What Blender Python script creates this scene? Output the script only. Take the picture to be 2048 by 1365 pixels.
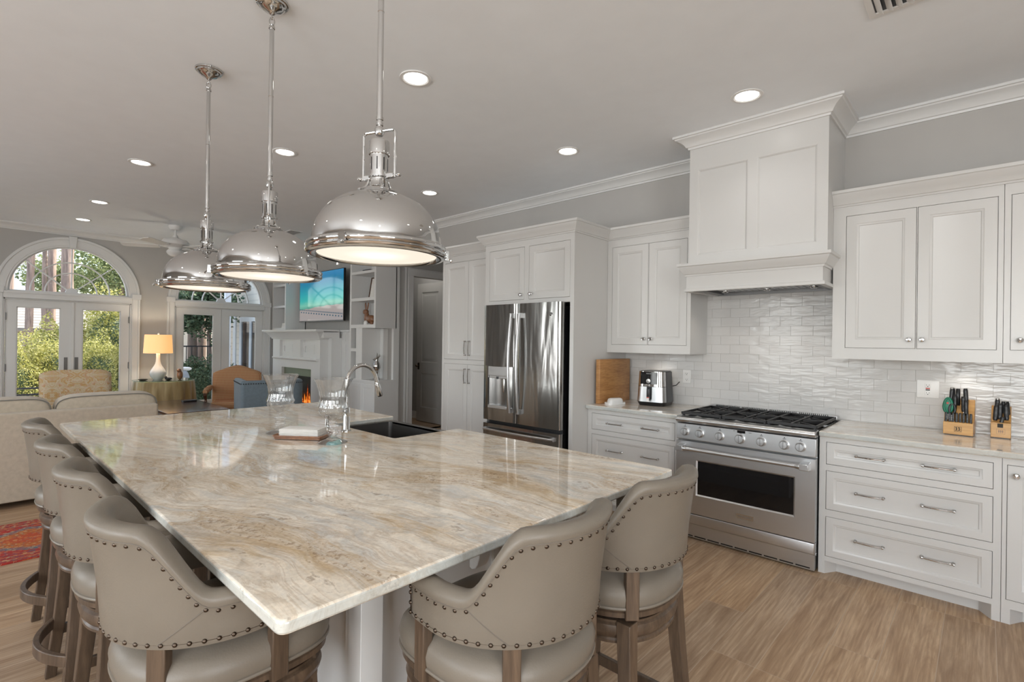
import bpy, math, random
from math import sin, cos, pi, radians, sqrt, atan2, exp
from mathutils import Vector, Matrix

for _o in list(bpy.data.objects):
    bpy.data.objects.remove(_o)
SC = bpy.context.scene
COL = SC.collection

# ---------------------------------------------------------------- camera
H = 1.455                      # eye height
YAW, PITCH, ROLL, FPX = radians(-47.18), radians(0.03), radians(0.7536), 1020.0
_f = Vector((cos(YAW) * cos(PITCH), sin(YAW) * cos(PITCH), sin(PITCH)))
_r = Vector((sin(YAW), -cos(YAW), 0))
_u = _r.cross(_f)
_r2 = _r * cos(ROLL) + _u * sin(ROLL)
_u2 = -_r * sin(ROLL) + _u * cos(ROLL)
cam_d = bpy.data.cameras.new('camera')
cam = bpy.data.objects.new('camera', cam_d)
COL.objects.link(cam)
cam_d.sensor_width = 36
cam_d.sensor_fit = 'HORIZONTAL'
cam_d.lens = FPX / 2048 * 36
cam_d.clip_start = 0.05
cam_d.clip_end = 300
m = Matrix((( _r2.x, _u2.x, -_f.x, 0), (_r2.y, _u2.y, -_f.y, 0), (_r2.z, _u2.z, -_f.z, H), (0, 0, 0, 1)))
cam.matrix_world = m
SC.camera = cam

# ---------------------------------------------------------------- view + world + daylight
SC.view_settings.view_transform = 'Standard'
SC.view_settings.look = 'None'
SC.view_settings.exposure = 0.0
SC.view_settings.gamma = 1.0
SC.view_settings.use_curve_mapping = False
SC.cycles.use_denoising = True
SC.cycles.max_bounces = 9
SC.cycles.diffuse_bounces = 5
SC.cycles.glossy_bounces = 5
SC.cycles.transmission_bounces = 8
SC.cycles.transparent_max_bounces = 24
SC.cycles.sample_clamp_indirect = 6.0
SC.cycles.caustics_reflective = False
SC.cycles.caustics_refractive = False
SC.cycles.use_adaptive_sampling = True
SC.cycles.adaptive_threshold = 0.015

world = bpy.data.worlds.new('world')
SC.world = world
world.use_nodes = True
_nt = world.node_tree
_nt.nodes.clear()
_sky = _nt.nodes.new('ShaderNodeTexSky')
_sky.sky_type = 'NISHITA'
_sky.sun_disc = False
_sky.sun_elevation = radians(38)
_sky.sun_rotation = radians(180)
_sky.air_density = 1.0
_sky.dust_density = 2.2
_bg = _nt.nodes.new('ShaderNodeBackground')
_bg.inputs[1].default_value = 1.2
_out = _nt.nodes.new('ShaderNodeOutputWorld')
_mx = _nt.nodes.new('ShaderNodeMix'); _mx.data_type = 'RGBA'
_mx.inputs[0].default_value = 0.55
_mx.inputs[7].default_value = (1.0, 0.98, 0.95, 1)
_nt.links.new(_sky.outputs[0], _mx.inputs[6])
_nt.links.new(_mx.outputs[2], _bg.inputs[0])
_nt.links.new(_bg.outputs[0], _out.inputs[0])


def light(name, typ, loc, power, color=(1, 1, 1), size=0.1, size_y=None, target=None, spot=None, blend=0.5, spec=1.0):
    d = bpy.data.lights.new(name, typ)
    d.energy = power
    d.color = color
    d.specular_factor = spec
    if typ == 'AREA':
        d.size = size
        if size_y:
            d.shape = 'RECTANGLE'
            d.size_y = size_y
    elif typ == 'SUN':
        d.angle = size
    else:
        d.shadow_soft_size = size
    if typ == 'SPOT':
        d.spot_size = radians(spot)
        d.spot_blend = blend
    o = bpy.data.objects.new(name, d)
    COL.objects.link(o)
    o.location = loc
    if target is not None:
        o.rotation_euler = (Vector(target) - Vector(loc)).to_track_quat('-Z', 'Y').to_euler()
    return o


light('sun', 'SUN', (0, 0, 20), 8.0, (1.0, 0.93, 0.80), radians(0.6), target=(0.0, 16, 8))
# daylight of the windows on the two walls behind the camera (the window frames are built further down)
DAY = (0.965, 0.98, 0.985)
LIT = []
LIT.append(light('daylight_window_west', 'AREA', (-3.08, 0.6, 1.62), 95, DAY, 1.9, 1.7, target=(0, 0.6, 1.55)))
LIT.append(light('daylight_window_north', 'AREA', (-0.6, 3.30, 1.62), 128, DAY, 1.9, 1.7, target=(-0.6, 0, 1.55)))
LIT.append(light('daylight_window_north', 'AREA', (2.6, 3.30, 1.62), 58, DAY, 1.9, 1.7, target=(2.6, 0, 1.55)))
LIT.append(light('daylight_window_north', 'AREA', (6.6, 3.30, 1.62), 62, DAY, 1.9, 1.7, target=(6.6, 0, 1.55)))

# recessed ceiling lamps: (x, y) as placed on the ceiling
ZC = 3.07
CANS = [(2.585, -1.885), (1.145, -3.446), (2.595, -3.463), (4.465, -3.463), (4.458, -1.887), (5.75, -1.112),
        (7.835, -1.113), (9.194, -1.13), (-0.6, -3.446), (-0.6, -1.9), (0.6, 0.9), (3.4, 0.9), (-1.2, 0.6)]
for _x, _y in CANS:
    light('can_beam', 'SPOT', (_x, _y, ZC - 0.012), 12, (1.0, 0.98, 0.955), 0.055, target=(_x, _y, 0), spot=125, blend=0.9)
light('hall_lamp_beam', 'POINT', (7.15, -5.25, 2.95), 9, (1.0, 0.96, 0.9), 0.05)
# lamps under the wall cabinets and in the hood
for _x in (2.17, 0.1):
    light('cabinet_puck_beam', 'SPOT', (_x, -4.25, 1.352), 1.3, (1.0, 0.93, 0.84), 0.02, target=(_x, -4.29, 0.9), spot=130, blend=0.8)
for _x in (0.92, 1.24, 1.56):
    light('hood_beam', 'SPOT', (_x, -4.02, 1.83), 1.6, (1.0, 0.92, 0.82), 0.02, target=(_x, -4.1, 0.9), spot=120, blend=0.8)

# ---------------------------------------------------------------- mesh helpers
class MB:
    def __init__(s):
        s.v = []; s.f = []; s.mi = []

    def add(s, vs, fs, mi=0):
        b = len(s.v)
        s.v.extend([tuple(p) for p in vs])
        s.f.extend([tuple(i + b for i in f) for f in fs])
        s.mi.extend([mi] * len(fs))
        return s

    def box(s, x0, x1, y0, y1, z0, z1, mi=0):
        if x0 > x1: x0, x1 = x1, x0
        if y0 > y1: y0, y1 = y1, y0
        if z0 > z1: z0, z1 = z1, z0
        vs = [(x, y, z) for z in (z0, z1) for y in (y0, y1) for x in (x0, x1)]
        return s.add(vs, [(0, 2, 3, 1), (4, 5, 7, 6), (0, 1, 5, 4), (2, 6, 7, 3), (0, 4, 6, 2), (1, 3, 7, 5)], mi)

    def obox(s, c, ax, ay, az, hx, hy, hz, mi=0):
        c = Vector(c); ax = Vector(ax).normalized(); ay = Vector(ay).normalized(); az = Vector(az).normalized()
        vs = [c + ax * (i * hx) + ay * (j * hy) + az * (k * hz) for k in (-1, 1) for j in (-1, 1) for i in (-1, 1)]
        return s.add(vs, [(0, 2, 3, 1), (4, 5, 7, 6), (0, 1, 5, 4), (2, 6, 7, 3), (0, 4, 6, 2), (1, 3, 7, 5)], mi)

    def rbox(s, x0, x1, y0, y1, z0, z1, r, n=4, mi=0, rz=None):
        """box with rounded vertical edges and softened top/bottom"""
        rz = r * 0.5 if rz is None else rz
        cx, cy, hx, hy = (x0 + x1) / 2, (y0 + y1) / 2, abs(x1 - x0) / 2, abs(y1 - y0) / 2
        def ring(ins, z):
            out = []
            rr = max(r - ins, 0.0005)
            for q in range(4):
                a0 = q * pi / 2
                sx, sy = ((1, 1), (-1, 1), (-1, -1), (1, -1))[q]
                for k in range(n + 1):
                    a = a0 + k * pi / 2 / n
                    out.append((cx + sx * (hx - r) + rr * cos(a), cy + sy * (hy - r) + rr * sin(a), z))
            return out
        lv = []
        for k in range(4):
            a = k * pi / 2 / 3
            lv.append((rz * (1 - sin(a)), z0 + rz * (1 - cos(a))))
        for k in range(4):
            a = (3 - k) * pi / 2 / 3
            lv.append((rz * (1 - sin(a)), z1 - rz * (1 - cos(a))))
        vs = []; N = 4 * (n + 1)
        for ins, z in lv:
            vs += ring(ins, z)
        fs = []
        for j in range(len(lv) - 1):
            for i in range(N):
                fs.append((j * N + i, j * N + (i + 1) % N, (j + 1) * N + (i + 1) % N, (j + 1) * N + i))
        fs.append(tuple(reversed(range(N))))
        fs.append(tuple((len(lv) - 1) * N + i for i in range(N)))
        return s.add(vs, fs, mi)

    def cyl(s, p0, p1, r0, r1=None, n=16, mi=0, caps=True):
        return s.tube([p0, p1], [r0, r0 if r1 is None else r1], n, mi=mi, caps=caps)

    def tube(s, pts, r, n=8, closed=False, mi=0, caps=True, up=None):
        pts = [Vector(p) for p in pts]
        N = len(pts)
        rs = r if isinstance(r, (list, tuple)) else [r] * N
        tans = []
        for i in range(N):
            a = pts[(i - 1) % N] if (closed or i > 0) else pts[i]
            b = pts[(i + 1) % N] if (closed or i < N - 1) else pts[i]
            tans.append((b - a).normalized())
        t = tans[0]
        ref = Vector(up) if up is not None else (Vector((0, 0, 1)) if abs(t.z) < 0.9 else Vector((1, 0, 0)))
        nrm = (ref - t * ref.dot(t)).normalized()
        vs = []
        for i in range(N):
            t = tans[i]
            nrm = (nrm - t * nrm.dot(t)).normalized()
            bi = t.cross(nrm)
            for k in range(n):
                a = 2 * pi * k / n
                vs.append(pts[i] + (nrm * cos(a) + bi * sin(a)) * rs[i])
        fs = []
        M = N if closed else N - 1
        for i in range(M):
            j = (i + 1) % N
            for k in range(n):
                fs.append((i * n + k, i * n + (k + 1) % n, j * n + (k + 1) % n, j * n + k))
        if caps and not closed:
            fs.append(tuple(reversed(range(n))))
            fs.append(tuple((N - 1) * n + k for k in range(n)))
        return s.add(vs, fs, mi)

    def lathe(s, prof, c=(0, 0, 0), n=32, mi=0, M=None, caps=True):
        vs = []; fs = []
        for r, z in prof:
            for k in range(n):
                a = 2 * pi * k / n
                p = Vector((r * cos(a), r * sin(a), z))
                if M is not None: p = M @ p
                vs.append(p + Vector(c))
        for j in range(len(prof) - 1):
            for k in range(n):
                fs.append((j * n + k, j * n + (k + 1) % n, (j + 1) * n + (k + 1) % n, (j + 1) * n + k))
        if caps and prof[0][0] > 1e-6: fs.append(tuple(reversed(range(n))))
        if caps and prof[-1][0] > 1e-6: fs.append(tuple((len(prof) - 1) * n + k for k in range(n)))
        return s.add(vs, fs, mi)

    def prism(s, poly, plane, a, b, mi=0):
        """poly in 2D, extruded from a to b along the missing axis"""
        def P(u, v, w):
            return {'xy': (u, v, w), 'xz': (u, w, v), 'yz': (w, u, v)}[plane]
        n = len(poly)
        vs = [P(u, v, a) for u, v in poly] + [P(u, v, b) for u, v in poly]
        fs = [tuple(range(n)), tuple(reversed(range(n, 2 * n)))]
        for i in range(n):
            j = (i + 1) % n
            fs.append((i, i + n, j + n, j))
        return s.add(vs, fs, mi)

    def sweep(s, prof, path, closed=False, mi=0):
        """prof: (offset to the right of travel, z); path: xy points; mitred corners"""
        N = len(path); P = [Vector((p[0], p[1])) for p in path]
        z0 = [p[2] if len(p) > 2 else 0 for p in path]
        vs = []
        for i in range(N):
            if closed or 0 < i < N - 1:
                d0 = (P[i] - P[i - 1]).normalized(); d1 = (P[(i + 1) % N] - P[i]).normalized()
            elif i == 0:
                d0 = d1 = (P[1] - P[0]).normalized()
            else:
                d0 = d1 = (P[-1] - P[-2]).normalized()
            n0 = Vector((d0.y, -d0.x)); n1 = Vector((d1.y, -d1.x))
            nn = (n0 + n1)
            nn = nn / max(nn.dot(n0), 1e-6)
            for d, z in prof:
                q = P[i] + nn * d
                vs.append((q.x, q.y, z + z0[i]))
        m_ = len(prof); fs = []
        for i in range(N if closed else N - 1):
            j = (i + 1) % N
            for k in range(m_):
                l = (k + 1) % m_
                fs.append((i * m_ + k, j * m_ + k, j * m_ + l, i * m_ + l))
        if not closed:
            fs.append(tuple(range(m_))); fs.append(tuple((N - 1) * m_ + k for k in reversed(range(m_))))
        return s.add(vs, fs, mi)

    def grid(s, fn, nu, nv, cu=False, cv=False, mi=0):
        vs = [fn(i, j) for i in range(nu) for j in range(nv)]
        fs = []
        for i in range(nu if cu else nu - 1):
            for j in range(nv if cv else nv - 1):
                a, b = (i + 1) % nu, (j + 1) % nv
                fs.append((i * nv + j, a * nv + j, a * nv + b, i * nv + b))
        return s.add(vs, fs, mi)

    def rings(s, o, u, v, n, w, h, rings, mi=0):
        """concentric rectangular rings on a plane: a recessed or raised panel front"""
        o, u, v, n = Vector(o), Vector(u), Vector(v), Vector(n)
        flip = u.cross(v).dot(n) < 0
        vs = []
        for ins, d in rings:
            for a, b in ((ins, ins), (w - ins, ins), (w - ins, h - ins), (ins, h - ins)):
                vs.append(o + u * a + v * b + n * d)
        fs = []
        R = len(rings)
        for j in range(R - 1):
            for k in range(4):
                l = (k + 1) % 4
                fs.append((j * 4 + k, j * 4 + l, (j + 1) * 4 + l, (j + 1) * 4 + k))
        fs.append(tuple((R - 1) * 4 + k for k in range(4)))
        if flip: fs = [tuple(reversed(f)) for f in fs]
        return s.add(vs, fs, mi)

    def plate(s, o, u, v, n, w, h, t, holes, mi=0):
        """plate with rectangular holes (a0,a1,b0,b1) in its u/v plane, thickness t behind the front"""
        o, u, v, n = Vector(o), Vector(u), Vector(v), Vector(n)
        A = sorted(set([0, w] + [q for hh in holes for q in hh[:2]]))
        B = sorted(set([0, h] + [q for hh in holes for q in hh[2:4]]))
        P = lambda a, b, d: o + u * a + v * b + n * d
        for i in range(len(A) - 1):
            for j in range(len(B) - 1):
                ca, cb = (A[i] + A[i + 1]) / 2, (B[j] + B[j + 1]) / 2
                if any(hh[0] < ca < hh[1] and hh[2] < cb < hh[3] for hh in holes): continue
                q = [P(A[i], B[j], 0), P(A[i + 1], B[j], 0), P(A[i + 1], B[j + 1], 0), P(A[i], B[j + 1], 0)]
                s.add(q, [(0, 1, 2, 3)], mi)
                s.add([p - n * t for p in q], [(3, 2, 1, 0)], mi)
        for a0, a1, b0, b1 in [(0, w, 0, h)] + [hh[:4] for hh in holes]:
            q = [P(a0, b0, 0), P(a1, b0, 0), P(a1, b1, 0), P(a0, b1, 0)]
            vs = q + [p - n * t for p in q]
            s.add(vs, [(k, (k + 1) % 4, (k + 1) % 4 + 4, k + 4) for k in range(4)], mi)
        return s

    def xf(s, M, start=0):
        s.v[start:] = [tuple(M @ Vector(p)) for p in s.v[start:]]
        return s

    def build(s, name, mat, parent=None, smooth=32, bevel=None, bseg=2, label=None):
        me = bpy.data.meshes.new(name)
        vs = [Vector(p) for p in s.v]
        off = Vector((0, 0, 0))
        if parent is not None:
            r = parent
            while r.parent is not None: r = r.parent
            off = Vector(r['_w'])
        else:
            xs = [p.x for p in vs]; ys = [p.y for p in vs]; zs = [p.z for p in vs]
            off = Vector(((min(xs) + max(xs)) / 2, (min(ys) + max(ys)) / 2, min(zs)))
        me.from_pydata([p - off for p in vs], [], s.f)
        mats = mat if isinstance(mat, (list, tuple)) else [mat]
        for mm in mats: me.materials.append(mm)
        if len(mats) > 1:
            me.polygons.foreach_set('material_index', s.mi)
        me.update()
        if smooth:
            me.polygons.foreach_set('use_smooth', [True] * len(me.polygons))
            me.set_sharp_from_angle(angle=radians(smooth))
        o = bpy.data.objects.new(name, me)
        COL.objects.link(o)
        if parent is not None:
            o.parent = parent
        else:
            o.location = off
            o['_w'] = tuple(off)
        if bevel:
            b = o.modifiers.new('bevel', 'BEVEL')
            b.width = bevel; b.segments = bseg; b.limit_method = 'ANGLE'; b.angle_limit = radians(40)
            b.harden_normals = False
        if label: o['label'] = label
        return o


def tag(o, label, cat, group=None):
    o['label'] = label; o['category'] = cat
    if group: o['group'] = group
    return o


def thing(name, label, cat, loc=(0, 0, 0), group=None):
    o = bpy.data.objects.new(name, None)
    COL.objects.link(o)
    o.empty_display_size = 0.1
    o.location = loc
    o['_w'] = tuple(loc)
    return tag(o, label, cat, group)


def struct(o):
    o['kind'] = 'structure'
    return o


def sgroup(name, loc=(0, 0, 0)):
    o = bpy.data.objects.new(name, None)
    COL.objects.link(o); o.location = loc; o['_w'] = tuple(loc); o['kind'] = 'structure'
    return o


def copy_tree(o, parent=None):
    c = o.copy()
    COL.objects.link(c)
    c.parent = parent
    for ch in [q for q in COL.objects if q.parent is o]:
        copy_tree(ch, c)
    return c


def place(o, loc, rz=0.0, label=None, sc=None):
    o.location = loc
    o.rotation_euler = (0, 0, rz)
    o['_w'] = tuple(loc)
    if label: o['label'] = label
    if sc: o.scale = (sc, sc, sc)
    return o


def smoothstep(a, b, x):
    t = min(max((x - a) / (b - a), 0), 1)
    return t * t * (3 - 2 * t)


# ---------------------------------------------------------------- materials
def lin(c):
    return tuple((q / 12.92 if q <= 0.04045 else ((q + 0.055) / 1.055) ** 2.4) for q in c)


def srgb(r, g, b):
    return lin((r / 255, g / 255, b / 255)) + (1.0,)


class NT:
    def __init__(s, name):
        s.m = bpy.data.materials.new(name)
        s.m.use_nodes = True
        s.t = s.m.node_tree
        s.b = s.t.nodes['Principled BSDF']
        s.out = s.t.nodes['Material Output']

    def n(s, typ, **kw):
        nd = s.t.nodes.new(typ)
        for k, v in kw.items():
            if k.startswith('i_'):
                key = k[2:]
                key = int(key) if key.isdigit() else key.replace('_', ' ')
                nd.inputs[key].default_value = v
            else:
                setattr(nd, k, v)
        return nd

    def l(s, a, b):
        s.t.links.new(a, b)
        return s

    def coord(s, kind='Object', scale=(1, 1, 1), rot=(0, 0, 0)):
        tc = s.n('ShaderNodeTexCoord')
        mp = s.n('ShaderNodeMapping')
        mp.inputs['Scale'].default_value = scale
        mp.inputs['Rotation'].default_value = rot
        s.l(tc.outputs[kind], mp.inputs[0])
        return mp.outputs[0]

    def world(s, scale=(1, 1, 1), rot=(0, 0, 0)):
        g = s.n('ShaderNodeNewGeometry')
        mp = s.n('ShaderNodeMapping')
        mp.inputs['Scale'].default_value = scale
        mp.inputs['Rotation'].default_value = rot
        s.l(g.outputs['Position'], mp.inputs[0])
        return mp.outputs[0]

    def noise(s, vec, scale=5, detail=3, rough=0.5, dist=0.0):
        nd = s.n('ShaderNodeTexNoise')
        nd.inputs['Scale'].default_value = scale
        nd.inputs['Detail'].default_value = detail
        nd.inputs['Roughness'].default_value = rough
        nd.inputs['Distortion'].default_value = dist
        if vec is not None: s.l(vec, nd.inputs['Vector'])
        return nd

    def ramp(s, fac, stops, interp='LINEAR'):
        r = s.n('ShaderNodeValToRGB')
        r.color_ramp.interpolation = interp
        e = r.color_ramp.elements
        while len(e) > 1: e.remove(e[-1])
        e[0].position = stops[0][0]; e[0].color = stops[0][1]
        for p, c in stops[1:]:
            q = e.new(p); q.color = c
        s.l(fac, r.inputs[0])
        return r.outputs[0]

    def mix(s, fac, a, b, blend='MIX'):
        x = s.n('ShaderNodeMix', data_type='RGBA', blend_type=blend)
        if isinstance(fac, (int, float)): x.inputs[0].default_value = fac
        else: s.l(fac, x.inputs[0])
        for i, q in ((6, a), (7, b)):
            if isinstance(q, tuple): x.inputs[i].default_value = q
            else: s.l(q, x.inputs[i])
        return x.outputs[2]

    def math(s, op, a, b=None, c=None, clamp=False):
        x = s.n('ShaderNodeMath', operation=op)
        x.use_clamp = clamp
        for i, q in enumerate((a, b, c)):
            if q is None: continue
            if isinstance(q, (int, float)): x.inputs[i].default_value = q
            else: s.l(q, x.inputs[i])
        return x.outputs[0]

    def bump(s, h, strength=0.2, dist=0.01):
        b = s.n('ShaderNodeBump')
        b.inputs['Strength'].default_value = strength
        b.inputs['Distance'].default_value = dist
        s.l(h, b.inputs['Height'])
        s.l(b.outputs[0], s.b.inputs['Normal'])
        return b

    def set(s, **kw):
        for k, v in kw.items():
            key = {'color': 'Base Color', 'rough': 'Roughness', 'metal': 'Metallic', 'spec': 'Specular IOR Level', 'coat': 'Coat Weight',
                   'coatr': 'Coat Roughness', 'trans': 'Transmission Weight', 'ior': 'IOR', 'emit': 'Emission Color', 'estr': 'Emission Strength',
                   'sheen': 'Sheen Weight', 'aniso': 'Anisotropic', 'alpha': 'Alpha', 'sss': 'Subsurface Weight'}[k]
            if isinstance(v, bpy.types.NodeSocket): s.l(v, s.b.inputs[key])
            else: s.b.inputs[key].default_value = v
        return s


def plain(name, color, rough=0.5, metal=0.0, var=0.03, vs=6, bump=0.0, bscale=60, **kw):
    """base colour with a little procedural mottling and optional fine bump"""
    t = NT(name)
    c = t.coord()
    nz = t.noise(c, vs, 3)
    lo = tuple(q * (1 - var) for q in color[:3]) + (1,)
    hi = tuple(min(1, q * (1 + var)) for q in color[:3]) + (1,)
    t.set(color=t.ramp(nz.outputs[0], [(0.3, lo), (0.7, hi)]), rough=rough, metal=metal, **kw)
    if bump:
        t.bump(t.noise(c, bscale, 3).outputs[0], bump, 0.004)
    return t.m


M = {}
M['cabinet'] = plain('cabinet_paint', (0.635, 0.63, 0.615, 1), 0.30, var=0.006)
M['trim'] = plain('trim_paint', (0.73, 0.73, 0.72, 1), 0.35, var=0.006)
M['wall'] = plain('wall_paint', (0.475, 0.462, 0.442, 1), 0.8, var=0.015, bump=0.03, bscale=180)
M['ceiling'] = plain('ceiling_paint', (0.875, 0.90, 0.925, 1), 0.85, var=0.012, bump=0.04, bscale=150)
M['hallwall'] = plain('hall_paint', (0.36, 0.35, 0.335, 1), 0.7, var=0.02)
M['halldoor'] = plain('hall_door_paint', (0.46, 0.45, 0.43, 1), 0.45, var=0.01)
M['chrome'] = plain('polished_nickel', (0.60, 0.597, 0.59, 1), 0.045, 1.0, var=0.01)
M['nickel'] = plain('satin_nickel', (0.62, 0.61, 0.59, 1), 0.22, 1.0, var=0.02)
M['pewter'] = plain('dark_pewter', (0.20, 0.195, 0.19, 1), 0.35, 1.0, var=0.05)
M['bronze'] = plain('aged_bronze', (0.105, 0.08, 0.062, 1), 0.35, 1.0, var=0.15)
M['black'] = plain('black_plastic', (0.012, 0.012, 0.013, 1), 0.3, var=0.1)
M['iron'] = plain('cast_iron', (0.022, 0.022, 0.023, 1), 0.5, var=0.2, bump=0.15, bscale=120)
M['blackglass'] = plain('oven_glass', (0.006, 0.006, 0.007, 1), 0.04, var=0.05)
M['grey'] = plain('grey_metal', (0.25, 0.25, 0.25, 1), 0.4, 0.8, var=0.05)
M['white'] = plain('white_plastic', (0.78, 0.77, 0.75, 1), 0.3, var=0.005)
M['porcelain'] = plain('porcelain', (0.80, 0.80, 0.79, 1), 0.12, var=0.01)
M['paper'] = plain('paper', (0.82, 0.80, 0.76, 1), 0.9, var=0.03, vs=40)
M['leather'] = plain('taupe_leather', (0.185, 0.158, 0.126, 1), 0.40, var=0.05, bump=0.10, bscale=220, spec=0.4)
M['seam'] = plain('leather_seam', (0.16, 0.135, 0.11, 1), 0.7, var=0.1)
M['sofa'] = plain('oatmeal_fabric', (0.50, 0.435, 0.345, 1), 0.95, var=0.08, vs=30, bump=0.25, bscale=260, sheen=0.2)
M['blue'] = plain('slate_blue_fabric', (0.155, 0.20, 0.235, 1), 0.9, var=0.07, vs=30, bump=0.2, bscale=260, sheen=0.2)
M['linen'] = plain('lamp_linen', (0.9, 0.72, 0.42, 1), 0.9, var=0.02)
M['shutter'] = plain('exterior_stucco', (0.70, 0.60, 0.48, 1), 0.9, var=0.06, bump=0.2, bscale=40)
M['extwhite'] = plain('exterior_white_paint', (0.72, 0.76, 0.80, 1), 0.6, var=0.02)
M['extcream'] = plain('exterior_cream_paint', (0.74, 0.72, 0.66, 1), 0.7, var=0.03)
M['patio'] = plain('patio_paving', (0.42, 0.37, 0.33, 1), 0.9, var=0.2, vs=14, bump=0.2)
M['outmetal'] = plain('outdoor_black_metal', (0.03, 0.03, 0.035, 1), 0.45, 0.4, var=0.1)
M['cushionblue'] = plain('outdoor_blue_cushion', (0.16, 0.26, 0.45, 1), 0.9, var=0.1)
M['cushiongrey'] = plain('outdoor_grey_cushion', (0.30, 0.33, 0.36, 1), 0.9, var=0.1)


def mat_wood(name, c0, c1, rough=0.4, axis=2, sc=1.0, coat=0.1, bump=0.1):
    t = NT(name)
    s = [14 * sc, 14 * sc, 14 * sc]; s[axis] = 1.1 * sc
    v = t.coord(scale=tuple(s))
    a = t.noise(v, 1.6, 5, 0.6, 0.6)
    b = t.noise(v, 9, 4, 0.65)
    f = t.math('ADD', t.math('MULTIPLY', a.outputs[0], 0.65), t.math('MULTIPLY', b.outputs[0], 0.35))
    t.set(color=t.ramp(f, [(0.33, c0), (0.52, tuple((p + q) / 2 for p, q in zip(c0, c1))), (0.66, c1)]), rough=rough, coat=coat, coatr=0.25)
    t.bump(b.outputs[0], bump, 0.003)
    return t.m


M['stoolwood'] = mat_wood('weathered_stool_wood', (0.045, 0.029, 0.019, 1), (0.150, 0.098, 0.062, 1), 0.38)
M['darkwood'] = mat_wood('dark_walnut', (0.03, 0.012, 0.006, 1), (0.12, 0.045, 0.022, 1), 0.22, axis=0, coat=0.5)
M['midwood'] = mat_wood('brown_wood', (0.16, 0.065, 0.03, 1), (0.34, 0.16, 0.075, 1), 0.3, axis=1, coat=0.4)
M['bamboo'] = mat_wood('light_block_wood', (0.46, 0.23, 0.07, 1), (0.68, 0.40, 0.15, 1), 0.35, axis=0, sc=0.8, coat=0.3)
M['bark'] = mat_wood('pine_bark', (0.10, 0.07, 0.06, 1), (0.46, 0.34, 0.28, 1), 0.95, axis=2, sc=0.5, coat=0, bump=0.9)


def mat_butcher():
    t = NT('butcher_block')
    tc = t.coord()
    br = t.n('ShaderNodeTexBrick')
    br.offset = 0.37
    br.inputs['Scale'].default_value = 1
    br.inputs['Brick Width'].default_value = 0.16
    br.inputs['Row Height'].default_value = 0.038
    br.inputs['Mortar Size'].default_value = 0.0006
    br.inputs['Color1'].default_value = (0.34, 0.15, 0.05, 1)
    br.inputs['Color2'].default_value = (0.56, 0.30, 0.115, 1)
    br.inputs['Mortar'].default_value = (0.2, 0.09, 0.03, 1)
    sp = t.n('ShaderNodeSeparateXYZ'); t.l(tc, sp.inputs[0])
    cb = t.n('ShaderNodeCombineXYZ'); t.l(t.math('ADD', sp.outputs[0], sp.outputs[1]), cb.inputs[0]); t.l(sp.outputs[2], cb.inputs[1])
    t.l(cb.outputs[0], br.inputs['Vector'])
    v = t.coord(scale=(6, 6, 60))
    g = t.noise(v, 2, 4, 0.6)
    col = t.mix(0.55, br.outputs[0], t.ramp(g.outputs[0], [(0.3, (0.30, 0.13, 0.04, 1)), (0.7, (0.60, 0.33, 0.13, 1))]), 'MIX')
    t.set(color=col, rough=0.45)
    return t.m


M['butcher'] = mat_butcher()


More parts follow.
